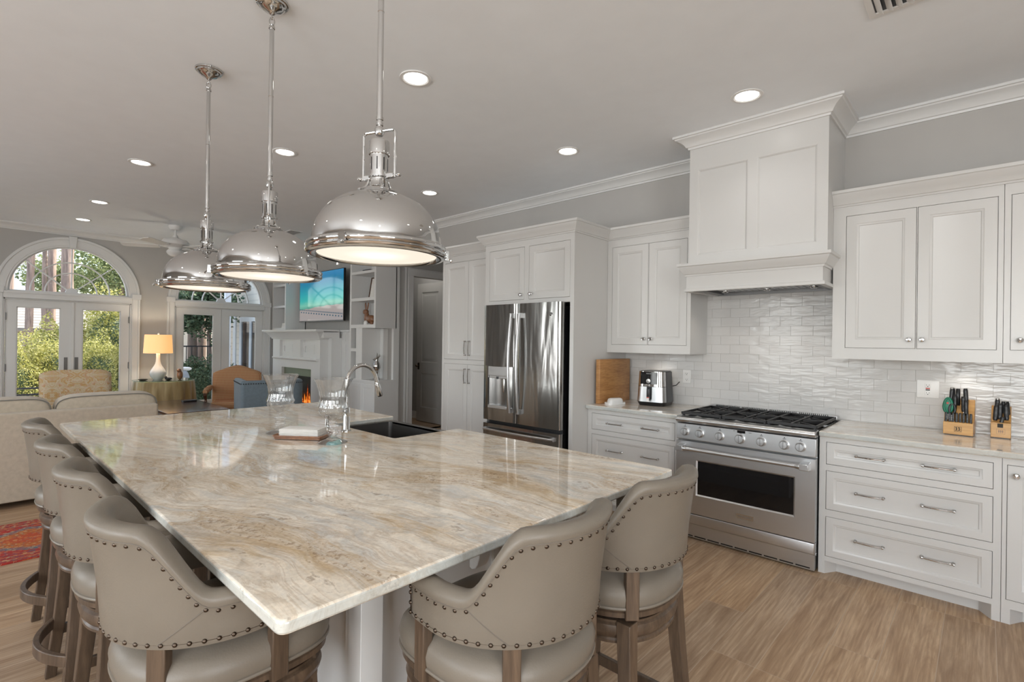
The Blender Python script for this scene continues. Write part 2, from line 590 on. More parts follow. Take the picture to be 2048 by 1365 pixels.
def mat_floor():
    """wood plank floor, planks running along world Y"""
    t = NT('floor_planks')
    g = t.world()
    sp = t.n('ShaderNodeSeparateXYZ'); t.l(g, sp.inputs[0])
    cb = t.n('ShaderNodeCombineXYZ')
    t.l(sp.outputs[1], cb.inputs[0]); t.l(t.math('ADD', sp.outputs[0], 20.055), cb.inputs[1])
    br = t.n('ShaderNodeTexBrick')
    br.offset = 0.37; br.offset_frequency = 3
    br.inputs['Scale'].default_value = 1
    br.inputs['Brick Width'].default_value = 1.22
    br.inputs['Row Height'].default_value = 0.20
    br.inputs['Mortar Size'].default_value = 0.0016
    br.inputs['Mortar Smooth'].default_value = 0.1
    br.inputs['Color1'].default_value = (0, 0, 0, 1)
    br.inputs['Color2'].default_value = (1, 1, 1, 1)
    br.inputs['Mortar'].default_value = (0.5, 0.5, 0.5, 1)
    t.l(cb.outputs[0], br.inputs['Vector'])
    bw = t.n('ShaderNodeSeparateColor'); t.l(br.outputs[0], bw.inputs[0])
    rnd = bw.outputs[0]
    # per-plank shift of the grain
    sh = t.n('ShaderNodeCombineXYZ')
    t.l(t.math('ADD', t.math('MULTIPLY', sp.outputs[0], 1.0), t.math('MULTIPLY', rnd, 7.3)), sh.inputs[0])
    t.l(t.math('ADD', sp.outputs[1], t.math('MULTIPLY', rnd, 31.7)), sh.inputs[1])
    mp = t.n('ShaderNodeMapping'); mp.inputs['Scale'].default_value = (9, 0.85, 1); t.l(sh.outputs[0], mp.inputs[0])
    warp = t.noise(mp.outputs[0], 1.1, 3, 0.5)
    g1 = t.noise(mp.outputs[0], 1.7, 6, 0.62, 1.1)
    # cathedral grain: rings of a distorted distance field
    wv = t.n('ShaderNodeTexWave'); wv.wave_type = 'BANDS'; wv.bands_direction = 'X'
    wv.inputs['Scale'].default_value = 1.7; wv.inputs['Distortion'].default_value = 7.5; wv.inputs['Detail'].default_value = 3
    wv.inputs['Detail Scale'].default_value = 0.9; wv.inputs['Detail Roughness'].default_value = 0.55
    t.l(mp.outputs[0], wv.inputs['Vector'])
    mp2 = t.n('ShaderNodeMapping'); mp2.inputs['Scale'].default_value = (130, 5, 1); t.l(sh.outputs[0], mp2.inputs[0])
    fine = t.noise(mp2.outputs[0], 1, 3, 0.6)
    base = t.ramp(g1.outputs[0], [(0.25, (0.25, 0.155, 0.09, 1)), (0.40, (0.38, 0.26, 0.165, 1)), (0.54, (0.49, 0.355, 0.235, 1)), (0.72, (0.61, 0.465, 0.33, 1))])
    col = t.mix(t.math('MULTIPLY', wv.outputs['Fac'], 0.26), base, (0.24, 0.14, 0.075, 1))
    col = t.mix(t.math('MULTIPLY', t.ramp(fine.outputs[0], [(0.42, (0, 0, 0, 1)), (0.62, (1, 1, 1, 1))]), 0.34), col, (0.22, 0.14, 0.085, 1))
    tone = t.ramp(rnd, [(0.0, (0.80, 0.76, 0.72, 1)), (0.3, (1.1, 1.05, 0.98, 1)), (0.6, (0.92, 0.92, 0.93, 1)), (1.0, (1.14, 1.08, 0.98, 1))])
    col = t.mix(1.0, col, tone, 'MULTIPLY')
    col = t.mix(t.math('MULTIPLY', br.outputs['Fac'], 0.6), col, (0.52, 0.42, 0.32, 1))
    t.set(color=col, rough=t.ramp(warp.outputs[0], [(0.3, (0.36, 0.36, 0.36, 1)), (0.7, (0.5, 0.5, 0.5, 1))]), spec=0.45)
    h = t.math('SUBTRACT', fine.outputs[0], t.math('MULTIPLY', br.outputs['Fac'], 3.0))
    t.bump(h, 0.18, 0.002)
    return t.m


M['floor'] = mat_floor()


def mat_stone(name='fantasy_brown_stone', warm=1.0):
    t = NT(name)
    P = t.world(rot=(0, 0, radians(-9)))
    w1 = t.noise(P, 1.1, 3, 0.5)
    sb = t.n('ShaderNodeVectorMath', operation='SUBTRACT'); t.l(w1.outputs['Color'], sb.inputs[0]); sb.inputs[1].default_value = (0.5, 0.5, 0.5)
    sc = t.n('ShaderNodeVectorMath', operation='SCALE'); t.l(sb.outputs[0], sc.inputs[0]); sc.inputs['Scale'].default_value = 0.62
    ad = t.n('ShaderNodeVectorMath', operation='ADD'); t.l(P, ad.inputs[0]); t.l(sc.outputs[0], ad.inputs[1])
    def st(scale):
        mp = t.n('ShaderNodeMapping'); mp.inputs['Scale'].default_value = scale; t.l(ad.outputs[0], mp.inputs[0]); return mp.outputs[0]
    big = t.noise(st((0.55, 2.6, 2.0)), 2.0, 6, 0.62, 0.5)
    grey = t.noise(st((0.9, 3.4, 3.0)), 2.3, 5, 0.6, 0.8)
    vein = t.noise(st((0.9, 8.5, 7.0)), 1.7, 7, 0.68, 0.6)
    vein2 = t.noise(st((1.3, 10.5, 6.0)), 2.9, 6, 0.7, 0.3)
    grain = t.noise(P, 95, 3, 0.6)
    blot = t.noise(P, 17, 5, 0.65)
    col = t.ramp(big.outputs[0], [(0.24, (0.47, 0.33, 0.19, 1)), (0.35, (0.67, 0.53, 0.36, 1)), (0.43, (0.82, 0.73, 0.60, 1)), (0.58, (0.86, 0.80, 0.70, 1)), (0.69, (0.72, 0.59, 0.43, 1)), (0.82, (0.52, 0.37, 0.22, 1))])
    gm = t.ramp(grey.outputs[0], [(0.50, (0, 0, 0, 1)), (0.64, (1, 1, 1, 1))])
    col = t.mix(t.math('MULTIPLY', gm, 0.66), col, (0.56, 0.575, 0.57, 1))
    vm = t.ramp(vein.outputs[0], [(0.46, (0, 0, 0, 1)), (0.50, (1, 1, 1, 1)), (0.53, (0.5, 0.5, 0.5, 1)), (0.60, (0, 0, 0, 1))])
    col = t.mix(t.math('MULTIPLY', vm, 0.42), col, (0.45, 0.30, 0.16, 1))
    vm2 = t.ramp(vein2.outputs[0], [(0.60, (0, 0, 0, 1)), (0.68, (1, 1, 1, 1))])
    col = t.mix(t.math('MULTIPLY', vm2, 0.5), col, (0.86, 0.82, 0.75, 1))
    gold = t.noise(st((0.45, 3.2, 3.0)), 1.6, 6, 0.66, 1.0)
    gmk = t.ramp(gold.outputs[0], [(0.54, (0, 0, 0, 1)), (0.60, (1, 1, 1, 1)), (0.66, (0.25, 0.25, 0.25, 1)), (0.72, (0.8, 0.8, 0.8, 1))])
    col = t.mix(t.math('MULTIPLY', gmk, 0.52), col, (0.52, 0.355, 0.18, 1))
    dk = t.ramp(t.math('MULTIPLY', vein.outputs[0], blot.outputs[0]), [(0.335, (0, 0, 0, 1)), (0.39, (1, 1, 1, 1))])
    col = t.mix(t.math('MULTIPLY', dk, 0.60), col, (0.23, 0.15, 0.085, 1))
    spk = t.noise(P, 60, 4, 0.7)
    sm = t.ramp(t.math('MULTIPLY', spk.outputs[0], gold.outputs[0]), [(0.345, (0, 0, 0, 1)), (0.38, (1, 1, 1, 1))])
    col = t.mix(t.math('MULTIPLY', sm, 0.55), col, (0.28, 0.17, 0.09, 1))
    bl = t.ramp(blot.outputs[0], [(0.35, (0.88, 0.88, 0.88, 1)), (0.65, (1.08, 1.08, 1.08, 1))])
    col = t.mix(1.0, col, bl, 'MULTIPLY')
    gr = t.ramp(grain.outputs[0], [(0.3, (0.94, 0.94, 0.94, 1)), (0.7, (1.10, 1.10, 1.10, 1))])
    col = t.mix(1.0, col, gr, 'MULTIPLY')
    if warm != 1.0:
        col = t.mix(0.35, col, (0.60, 0.62, 0.64, 1))
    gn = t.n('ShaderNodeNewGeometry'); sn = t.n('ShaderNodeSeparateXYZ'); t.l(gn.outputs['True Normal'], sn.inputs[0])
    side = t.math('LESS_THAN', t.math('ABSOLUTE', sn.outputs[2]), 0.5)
    col = t.mix(t.math('MULTIPLY', side, 0.60), col, (0.42, 0.475, 0.48, 1))      # cool daylight reflection on the slab's side faces, painted into the colour
    t.set(color=col, rough=0.045, spec=0.95)
    return t.m


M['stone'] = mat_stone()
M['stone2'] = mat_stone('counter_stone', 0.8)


def mat_tile():
    t = NT('glazed_subway_tile')
    g = t.world()
    sp = t.n('ShaderNodeSeparateXYZ'); t.l(g, sp.inputs[0])
    cb = t.n('ShaderNodeCombineXYZ')
    t.l(t.math('ADD', sp.outputs[0], 10.02), cb.inputs[0]); t.l(t.math('SUBTRACT', sp.outputs[2], 0.914), cb.inputs[1])
    br = t.n('ShaderNodeTexBrick')
    br.offset = 0.5
    br.inputs['Scale'].default_value = 1
    br.inputs['Brick Width'].default_value = 0.1535
    br.inputs['Row Height'].default_value = 0.0765
    br.inputs['Mortar Size'].default_value = 0.0011
    br.inputs['Mortar Smooth'].default_value = 0.3
    br.inputs['Color1'].default_value = (0.60, 0.59, 0.575, 1)
    br.inputs['Color2'].default_value = (0.645, 0.635, 0.62, 1)
    br.inputs['Mortar'].default_value = (0.50, 0.48, 0.46, 1)
    t.l(cb.outputs[0], br.inputs['Vector'])
    mp = t.n('ShaderNodeMapping'); mp.inputs['Scale'].default_value = (9, 1, 34); t.l(g, mp.inputs[0])
    wv = t.noise(mp.outputs[0], 1.0, 2, 0.5)
    sepc = t.n('ShaderNodeSeparateColor'); t.l(br.outputs[0], sepc.inputs[0])
    # edges pillow down, surface waves
    h = t.math('SUBTRACT', t.math('MULTIPLY', wv.outputs[0], 1.0), t.math('MULTIPLY', br.outputs['Fac'], 0.9))
    h = t.math('ADD', h, t.math('MULTIPLY', sepc.outputs[0], 4.0))
    t.set(color=br.outputs[0], rough=0.12, spec=0.36)
    t.bump(h, 0.7, 0.005)
    return t.m


M['tile'] = mat_tile()


def mat_steel(name, color, rough, axis, aniso=0.5, wav=0.0):
    t = NT(name)
    s = [700, 700, 700]; s[axis] = 6
    v = t.coord(scale=tuple(s))
    nz = t.noise(v, 1, 3, 0.6)
    t.set(color=color, metal=1.0, rough=t.ramp(nz.outputs[0], [(0.2, (rough * 0.8,) * 3 + (1,)), (0.8, (rough * 1.25,) * 3 + (1,))]))
    h = t.math('MULTIPLY', nz.outputs[0], 0.012)
    if wav:
        w = t.noise(t.coord(scale=(5.5, 1, 1.1)), 1.6, 2, 0.4, 0.4)
        h = t.math('ADD', h, t.math('MULTIPLY', w.outputs[0], wav))
    t.bump(h, 0.5, 0.004)
    return t.m


M['steel'] = mat_steel('brushed_steel', (0.60, 0.605, 0.61, 1), 0.33, 0)
M['fridgesteel'] = mat_steel('fridge_steel', (0.36, 0.355, 0.345, 1), 0.16, 2, wav=2.6)
M['sinksteel'] = mat_steel('sink_steel', (0.30, 0.29, 0.28, 1), 0.3, 0)


def mat_emit(name, color, strength, var=0.0):
    t = NT(name)
    c = t.coord()
    nz = t.noise(c, 8, 2)
    t.set(color=(0.8, 0.8, 0.8, 1), rough=0.6, emit=t.ramp(nz.outputs[0], [(0.2, color), (0.8, tuple(min(q * (1 + var), 1) for q in color[:3]) + (1,))]), estr=strength)
    return t.m


M['can'] = mat_emit('can_lamp_glow', (1.0, 0.97, 0.92, 1), 9)


def mat_diffuser():
    """opal glass with the bulb's hot spot in the middle"""
    t = NT('opal_diffuser')
    c = t.coord()
    ln = t.n('ShaderNodeVectorMath', operation='LENGTH')
    sp = t.n('ShaderNodeSeparateXYZ'); t.l(c, sp.inputs[0])
    cb = t.n('ShaderNodeCombineXYZ'); t.l(sp.outputs[0], cb.inputs[0]); t.l(sp.outputs[1], cb.inputs[1])
    t.l(cb.outputs[0], ln.inputs[0])
    st = t.n('ShaderNodeMapRange'); st.inputs['From Min'].default_value = 0.0; st.inputs['From Max'].default_value = 0.13
    st.inputs['To Min'].default_value = 1.25; st.inputs['To Max'].default_value = 0.80; st.interpolation_type = 'SMOOTHSTEP'
    t.l(ln.outputs['Value'], st.inputs['Value'])
    t.set(color=(0.6, 0.58, 0.54, 1), rough=0.25, emit=(1.0, 0.90, 0.76, 1), estr=st.outputs[0])
    return t.m


M['diffuser'] = mat_diffuser()


def schlick(t, f0, pw=4.0):
    lw = t.n('ShaderNodeLayerWeight'); lw.inputs[0].default_value = 0.5
    p = t.math('POWER', lw.outputs['Facing'], pw)
    return t.math('ADD', t.math('MULTIPLY', p, 1 - f0), f0, clamp=True)


def mat_glass(name, rough=0.0, ior=1.5, tint=(1, 1, 1, 1), thin=False):
    t = NT(name)
    if thin:
        tr = t.n('ShaderNodeBsdfTransparent'); tr.inputs[0].default_value = tint
        gl = t.n('ShaderNodeBsdfGlossy'); gl.inputs['Roughness'].default_value = 0.0
        fr = schlick(t, 0.04)
        mx = t.n('ShaderNodeMixShader')
        t.l(fr, mx.inputs[0]); t.l(tr.outputs[0], mx.inputs[1]); t.l(gl.outputs[0], mx.inputs[2])
        t.l(mx.outputs[0], t.out.inputs[0])
    else:
        t.set(color=tint, rough=rough, trans=1.0, ior=ior)
    return t.m


M['pane'] = mat_glass('window_glass', thin=True, tint=(0.97, 0.98, 0.97, 1))
def mat_crystal():
    t = NT('crystal_glass')
    tr = t.n('ShaderNodeBsdfTransparent'); tr.inputs[0].default_value = (0.985, 0.99, 0.99, 1)
    gl = t.n('ShaderNodeBsdfGlossy'); gl.inputs['Roughness'].default_value = 0.02
    fr = schlick(t, 0.10, 2.2)
    rf = t.n('ShaderNodeBsdfGlass'); rf.inputs['IOR'].default_value = 1.35; rf.inputs['Roughness'].default_value = 0.0
    mx = t.n('ShaderNodeMixShader'); mx.inputs[0].default_value = 0.04
    t.l(tr.outputs[0], mx.inputs[1]); t.l(rf.outputs[0], mx.inputs[2])
    m2 = t.n('ShaderNodeMixShader')
    t.l(fr, m2.inputs[0]); t.l(mx.outputs[0], m2.inputs[1]); t.l(gl.outputs[0], m2.inputs[2])
    t.l(m2.outputs[0], t.out.inputs[0])
    return t.m


M['crystal'] = mat_crystal()
M['greenglass'] = mat_glass('tabletop_glass', thin=True, tint=(0.82, 0.93, 0.88, 1))


def mat_plaid():
    t = NT('rust_check_fabric')
    c = t.coord(scale=(1, 1, 1))
    sp = t.n('ShaderNodeSeparateXYZ'); t.l(c, sp.inputs[0])
    u = t.math('ADD', sp.outputs[0], sp.outputs[1])
    def stripes(x, p, w):
        fr = t.math('FRACT', t.math('MULTIPLY', x, p))
        return t.math('LESS_THAN', fr, w)
    a = stripes(t.math('ADD', u, 10), 38, 0.35); b = stripes(t.math('ADD', sp.outputs[2], 10), 38, 0.35)
    col = t.mix(a, (0.42, 0.15, 0.065, 1), (0.50, 0.33, 0.17, 1))
    col = t.mix(t.math('MULTIPLY', b, 0.75), col, (0.54, 0.37, 0.20, 1))
    t.set(color=col, rough=0.9)
    t.bump(t.noise(c, 300, 2).outputs[0], 0.2, 0.003)
    return t.m


M['plaid'] = mat_plaid()


def mat_damask():
    t = NT('gold_damask_fabric')
    c = t.coord()
    sp = t.n('ShaderNodeSeparateXYZ'); t.l(c, sp.inputs[0])
    def cell(x, p):  # triangle wave -1..1
        return t.math('PINGPONG', t.math('MULTIPLY', x, p), 1.0)
    uy = cell(t.math('ADD', sp.outputs[1], 5.0), 4.2); uz = cell(t.math('ADD', sp.outputs[2], 5.0), 4.2)
    cb = t.n('ShaderNodeCombineXYZ'); t.l(uy, cb.inputs[0]); t.l(uz, cb.inputs[1])
    n1 = t.noise(cb.outputs[0], 2.6, 3, 0.5, 1.6)
    n2 = t.noise(cb.outputs[0], 5.5, 2, 0.5, 1.0)
    col = t.ramp(n1.outputs[0], [(0.40, (0.56, 0.45, 0.28, 1)), (0.46, (0.62, 0.53, 0.38, 1)), (0.50, (0.52, 0.31, 0.13, 1)), (0.56, (0.56, 0.38, 0.18, 1)), (0.62, (0.56, 0.46, 0.31, 1))], 'EASE')
    col = t.mix(t.ramp(n2.outputs[0], [(0.54, (0, 0, 0, 1)), (0.58, (0.35, 0.35, 0.35, 1))]), col, (0.56, 0.30, 0.22, 1))
    t.set(color=col, rough=0.85)
    return t.m


M['damask'] = mat_damask()


def mat_gold():
    t = NT('gold_table_cloth')
    c = t.coord(scale=(1, 1, 0.12))
    n1 = t.noise(c, 7, 4, 0.6)
    t.set(color=t.ramp(n1.outputs[0], [(0.35, (0.26, 0.17, 0.06, 1)), (0.5, (0.40, 0.29, 0.125, 1)), (0.65, (0.54, 0.42, 0.22, 1))]), rough=0.5, sheen=0.3)
    return t.m


M['goldcloth'] = mat_gold()


def mat_rug():
    t = NT('red_kilim_runner')
    g = t.world()
    sp = t.n('ShaderNodeSeparateXYZ'); t.l(g, sp.inputs[0])
    x = t.math('ABSOLUTE', t.math('SUBTRACT', sp.outputs[0], 4.98))          # distance from the centre line
    y = t.math('PINGPONG', t.math('ADD', sp.outputs[1], 8.45), 0.45)
    dia = t.math('ADD', t.math('MULTIPLY', x, 1.5), y)
    fr = t.math('FRACT', t.math('MULTIPLY', dia, 7.5))
    vor = t.n('ShaderNodeTexVoronoi'); vor.inputs['Scale'].default_value = 62; vor.distance = 'CHEBYCHEV'
    t.l(g, vor.inputs['Vector'])
    sc_ = t.n('ShaderNodeSeparateColor'); t.l(vor.outputs['Color'], sc_.inputs[0])
    motif = t.ramp(sc_.outputs[0], [(0.0, (0.30, 0.02, 0.015, 1)), (0.35, (0.42, 0.03, 0.02, 1)), (0.6, (0.50, 0.16, 0.04, 1)), (0.78, (0.55, 0.42, 0.22, 1)), (0.9, (0.05, 0.10, 0.14, 1))], 'CONSTANT')
    field = t.ramp(dia, [(0.0, (0.50, 0.10, 0.02, 1)), (0.18, (0.45, 0.16, 0.03, 1)), (0.34, (0.10, 0.16, 0.19, 1)), (0.42, (0.10, 0.16, 0.19, 1)), (0.44, (0.40, 0.03, 0.02, 1))], 'CONSTANT')
    col = t.mix(0.45, field, motif)
    border = t.math('GREATER_THAN', x, 0.30)
    bcol = t.ramp(t.math('FRACT', t.math('MULTIPLY', x, 16)), [(0.0, (0.34, 0.02, 0.015, 1)), (0.45, (0.50, 0.33, 0.16, 1)), (0.6, (0.36, 0.03, 0.02, 1)), (0.85, (0.06, 0.09, 0.12, 1))], 'CONSTANT')
    col = t.mix(border, col, t.mix(0.5, bcol, motif))
    t.set(color=col, rough=0.95)
    t.bump(t.noise(g, 500, 2).outputs[0], 0.3, 0.003)
    return t.m


M['rug'] = mat_rug()


def mat_screen():
    """beach seen from the air, shown on the television"""
    t = NT('television_picture')
    c = t.coord()
    sp = t.n('ShaderNodeSeparateXYZ'); t.l(c, sp.inputs[0])
    X, Z = sp.outputs[0], sp.outputs[2]          # object space of the television, z up from its bottom edge
    mp = t.n('ShaderNodeMapping'); mp.inputs['Scale'].default_value = (0.8, 1, 5); t.l(c, mp.inputs[0])
    w = t.noise(mp.outputs[0], 2.2, 4, 0.6, 0.4)
    zz = t.math('ADD', Z, t.math('MULTIPLY', t.math('SUBTRACT', w.outputs[0], 0.5), 0.13))
    zz = t.math('ADD', zz, t.math('MULTIPLY', X, 0.03))
    col = t.ramp(t.math('DIVIDE', zz, 0.9), [(0.0, (0.36, 0.33, 0.33, 1)), (0.285, (0.40, 0.34, 0.32, 1)), (0.30, (0.08, 0.34, 0.26, 1)), (0.35, (0.18, 0.55, 0.42, 1)),
               (0.44, (0.03, 0.46, 0.42, 1)), (0.58, (0.005, 0.36, 0.42, 1)), (0.78, (0.003, 0.20, 0.36, 1)), (0.90, (0.02, 0.22, 0.45, 1)), (1.0, (0.05, 0.26, 0.48, 1))])
    # rows of parasols on the sand
    mp2 = t.n('ShaderNodeMapping'); mp2.inputs['Rotation'].default_value = (0, radians(4), 0); t.l(c, mp2.inputs[0])
    s2 = t.n('ShaderNodeSeparateXYZ'); t.l(mp2.outputs[0], s2.inputs[0])
    fr = t.math('FRACT', t.math('MULTIPLY', t.math('ADD', s2.outputs[0], 5), 26))
    dot = t.math('MULTIPLY', t.math('LESS_THAN', fr, 0.55), t.math('LESS_THAN', t.math('ABSOLUTE', t.math('SUBTRACT', s2.outputs[2], 0.175)), 0.011))
    fr2 = t.math('FRACT', t.math('MULTIPLY', t.math('ADD', s2.outputs[0], 5), 10))
    dot2 = t.math('MULTIPLY', t.math('LESS_THAN', fr2, 0.40), t.math('LESS_THAN', t.math('ABSOLUTE', t.math('SUBTRACT', s2.outputs[2], 0.130)), 0.011))
    col = t.mix(t.math('MAXIMUM', dot, dot2), col, (0.0, 0.08, 0.14, 1))
    t.set(color=(0.01, 0.01, 0.01, 1), rough=0.08, emit=col, estr=0.85)
    return t.m


M['screen'] = mat_screen()


def mat_leaf(name, c0, c1, c2):
    t = NT(name)
    g = t.n('ShaderNodeNewGeometry')
    oi = t.noise(t.world(), 2.0, 2)
    ri = g.outputs['Random Per Island']
    col = t.ramp(ri, [(0.0, c0), (0.5, c1), (1.0, c2)])
    t.set(color=col, rough=0.55, spec=0.3)
    tr = t.n('ShaderNodeBsdfTranslucent'); t.l(col, tr.inputs[0])
    mx = t.n('ShaderNodeMixShader'); mx.inputs[0].default_value = 0.35
    t.l(t.b.outputs[0], mx.inputs[1]); t.l(tr.outputs[0], mx.inputs[2]); t.l(mx.outputs[0], t.out.inputs[0])
    return t.m


M['leafyellow'] = mat_leaf('hedge_leaf', (0.22, 0.24, 0.05, 1), (0.55, 0.52, 0.15, 1), (0.80, 0.74, 0.36, 1))
M['leafgreen'] = mat_leaf('tree_leaf', (0.10, 0.15, 0.06, 1), (0.30, 0.36, 0.15, 1), (0.58, 0.60, 0.30, 1))
M['leafdark'] = mat_leaf('dark_shrub_leaf', (0.03, 0.06, 0.03, 1), (0.09, 0.15, 0.08, 1), (0.24, 0.30, 0.17, 1))
M['leafautumn'] = mat_leaf('autumn_leaf', (0.30, 0.14, 0.05, 1), (0.45, 0.33, 0.10, 1), (0.25, 0.27, 0.12, 1))


def mat_siding(name, c, step, dark=0.55):
    t = NT(name)
    g = t.world()
    sp = t.n('ShaderNodeSeparateXYZ'); t.l(g, sp.inputs[0])
    fr = t.math('FRACT', t.math('DIVIDE', sp.outputs[2], step))
    dk = tuple(q * dark for q in c[:3]) + (1,)
    nz = t.noise(g, 3, 4)
    col = t.mix(t.math('LESS_THAN', fr, 0.22), c, dk)
    col = t.mix(t.math('MULTIPLY', nz.outputs[0], 0.3), col, dk)
    t.set(color=col, rough=0.85)
    return t.m


M['roof'] = mat_siding('shingle_roof', (0.46, 0.41, 0.36, 1), 0.11, 0.4)
M['siding'] = mat_siding('lap_siding', (0.78, 0.72, 0.62, 1), 0.16, 0.85)


def mat_fire():
    t = NT('gas_flame')
    c = t.coord()
    sp = t.n('ShaderNodeSeparateXYZ'); t.l(c, sp.inputs[0])
    mp = t.n('ShaderNodeMapping'); mp.inputs['Scale'].default_value = (1, 1, 0.5); t.l(c, mp.inputs[0])
    nz = t.noise(mp.outputs[0], 13, 4, 0.65, 1.5)
    f = t.math('SUBTRACT', t.math('MULTIPLY', nz.outputs[0], 1.5), t.math('MULTIPLY', sp.outputs[2], 0.9))
    col = t.ramp(f, [(0.25, (0.10, 0.008, 0.0, 1)), (0.45, (0.75, 0.13, 0.01, 1)), (0.62, (1.0, 0.42, 0.05, 1)), (0.8, (1.0, 0.85, 0.5, 1))])
    t.set(color=(0, 0, 0, 1), rough=1.0, emit=col, estr=1.2)
    return t.m


M['fire'] = mat_fire()


def mat_text(name, color):
    return plain(name, color, 0.5, var=0.02)


M['inkblack'] = plain('black_ink', (0.02, 0.016, 0.012, 1), 0.6, var=0.05)
M['inkwhite'] = plain('pale_lettering', (0.6, 0.6, 0.6, 1), 0.4, var=0.02)

# ---------------------------------------------------------------- room shell
X0, X1, YK, YN, YB = -3.0, 10.25, -4.40, 3.2, -4.52
UX, UY, UZ = Vector((1, 0, 0)), Vector((0, 1, 0)), Vector((0, 0, 1))

struct(MB().box(X0 - 0.1, X1 + 0.12, -6.75, YN + 0.1, -0.1, 0).build('floor', M['floor'], smooth=0))
struct(MB().box(X0 - 0.1, X1 + 0.12, -6.75, YN + 0.1, ZC, ZC + 0.12).build('ceiling', M['ceiling'], smooth=0))

b = MB()
b.plate((X0, YK, 0), UX, UZ, UY, 4.56 - X0, ZC, 0.12, [])
b.box(4.56, 6.648, YK - 0.12, YK, 2.68, ZC)
struct(b.build('wall_kitchen', M['wall'], smooth=0))
b = MB()
b.plate((6.77, YB, 0), UX, UZ, UY, X1 - 6.77, ZC, 0.1, [])
struct(b.build('wall_fireplace', M['wall'], smooth=0))
b = MB()
b.plate((6.65, -6.62, 0), UY, UZ, -UX, 6.62 - 4.40, ZC, 0.12, [(6.62 - 5.57, 6.62 - 4.85, 0, 2.47)])
struct(b.build('wall_hall', M['wall'], smooth=0))
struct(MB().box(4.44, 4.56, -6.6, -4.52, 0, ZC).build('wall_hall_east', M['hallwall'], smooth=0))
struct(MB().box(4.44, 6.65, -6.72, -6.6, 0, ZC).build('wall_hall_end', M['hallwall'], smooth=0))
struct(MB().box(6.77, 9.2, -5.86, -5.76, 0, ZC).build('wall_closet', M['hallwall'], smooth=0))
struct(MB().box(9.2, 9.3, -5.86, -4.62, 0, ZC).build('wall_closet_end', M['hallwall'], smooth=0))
b = MB()
b.box(6.77, 9.2, -5.76, -5.745, 0, 0.13).box(6.77, 9.2, -5.76, -5.742, 0.0, 0.02)
struct(b.build('baseboard_closet', M['trim'], bevel=0.003))

# wall with the two arched french doors
DOORS = [(-1.1425, 1.485), (-3.235, 1.485)]       # centre y, opening width
ZH, RA, ZA = 1.985, 0.715, 2.085                   # head height, fan light radius and its base
b = MB()
LY = YN - YB
holes = []
for cy, w in DOORS:
    holes.append((cy - w / 2 - YB, cy + w / 2 - YB, 0, ZH))
    holes.append((cy - RA - YB, cy + RA - YB, ZA, ZA + RA))
b.plate((X1, YB, 0), UY, UZ, -UX, LY, ZC, 0.16, holes)
for cy, w in DOORS:
    n = 32
    arc = [(cy + RA * cos(pi * k / n), ZA + RA * sin(pi * k / n)) for k in range(n + 1)]
    for xx in (X1, X1 + 0.16):
        for k in range(n):
            (ya, za), (yb, zb) = arc[k], arc[k + 1]
            b.add([(xx, ya, za), (xx, yb, zb), (xx, yb, ZA + RA), (xx, ya, ZA + RA)], [(0, 1, 2, 3)])
    for k in range(n):
        (ya, za), (yb, zb) = arc[k], arc[k + 1]
        b.add([(X1, ya, za), (X1, yb, zb), (X1 + 0.16, yb, zb), (X1 + 0.16, ya, za)], [(0, 1, 2, 3)])
struct(b.build('wall_windows', M['wall'], smooth=0))

# walls behind the camera, with window openings
b = MB()
b.plate((X0, YB, 0), UY, UZ, UX, LY, ZC, 0.1, [(-0.4 - YB, 1.6 - YB, 0.75, 2.5)])
struct(b.build('wall_west', M['wall'], smooth=0))
b = MB()
b.plate((X0, YN, 0), UX, UZ, -UY, X1 - X0, ZC, 0.1, [(c - 1.0 - X0, c + 1.0 - X0, 0.75, 2.5) for c in (-0.6, 2.6, 6.6)])
struct(b.build('wall_north', M['wall'], smooth=0))


def plain_window(n, o, u, nrm, w, h):
    """framed sash window with muntins; o = lower corner on the wall face"""
    g = MB(); o = Vector(o); u = Vector(u); nrm = Vector(nrm)
    cz = UZ
    def bar(a0, a1, b0, b1, d0, d1):
        c = o + u * ((a0 + a1) / 2) + cz * ((b0 + b1) / 2) + nrm * ((d0 + d1) / 2)
        g.obox(c, u, nrm, cz, abs(a1 - a0) / 2, abs(d1 - d0) / 2, abs(b1 - b0) / 2)
    t = 0.10
    bar(-t, 0, -t, h + t, 0, 0.025); bar(w, w + t, -t, h + t, 0, 0.025)
    bar(0, w, h, h + t, 0, 0.025); bar(0, w, -t, 0, 0, 0.04)
    for a0, a1 in ((0, .05), (w - .05, w), (w / 2 - .04, w / 2 + .04)): bar(a0, a1, 0, h, -0.07, -0.02)
    for z0, z1 in ((0, .05), (h - .05, h), (h / 2 - .03, h / 2 + .03)): bar(0, w, z0, z1, -0.07, -0.02)
    for a in (w * .25, w * .75): bar(a - .01, a + .01, 0, h, -0.05, -0.03)
    return struct(g.build('window_%d' % n, M['trim'], smooth=0))


plain_window(3, (X0, -0.4, 0.75), UY, UX, 2.0, 1.75)
for i, c in enumerate((-0.6, 2.6, 6.6)):
    plain_window(4 + i, (c - 1.0, YN, 0.75), UX, -UY, 2.0, 1.75)

# crown moulding around the whole room, wrapping the hood chimney
HX0, HX1, HY = 0.766, 1.712, -3.879
crown = [(0, 2.975), (0.010, 2.975), (0.013, 2.988), (0.024, 2.992), (0.030, 3.004), (0.046, 3.022), (0.068, 3.036), (0.086, 3.044), (0.090, 3.052), (0.101, 3.054), (0.101, ZC), (0, ZC)]
b = MB()
b.sweep(crown, [(6.65, YK), (HX1, YK), (HX1, HY), (HX0, HY), (HX0, YK), (X0, YK), (X0, YN), (X1, YN), (X1, YB), (6.65, YB)], closed=True)
struct(b.build('trim_1', M['trim'], smooth=25))
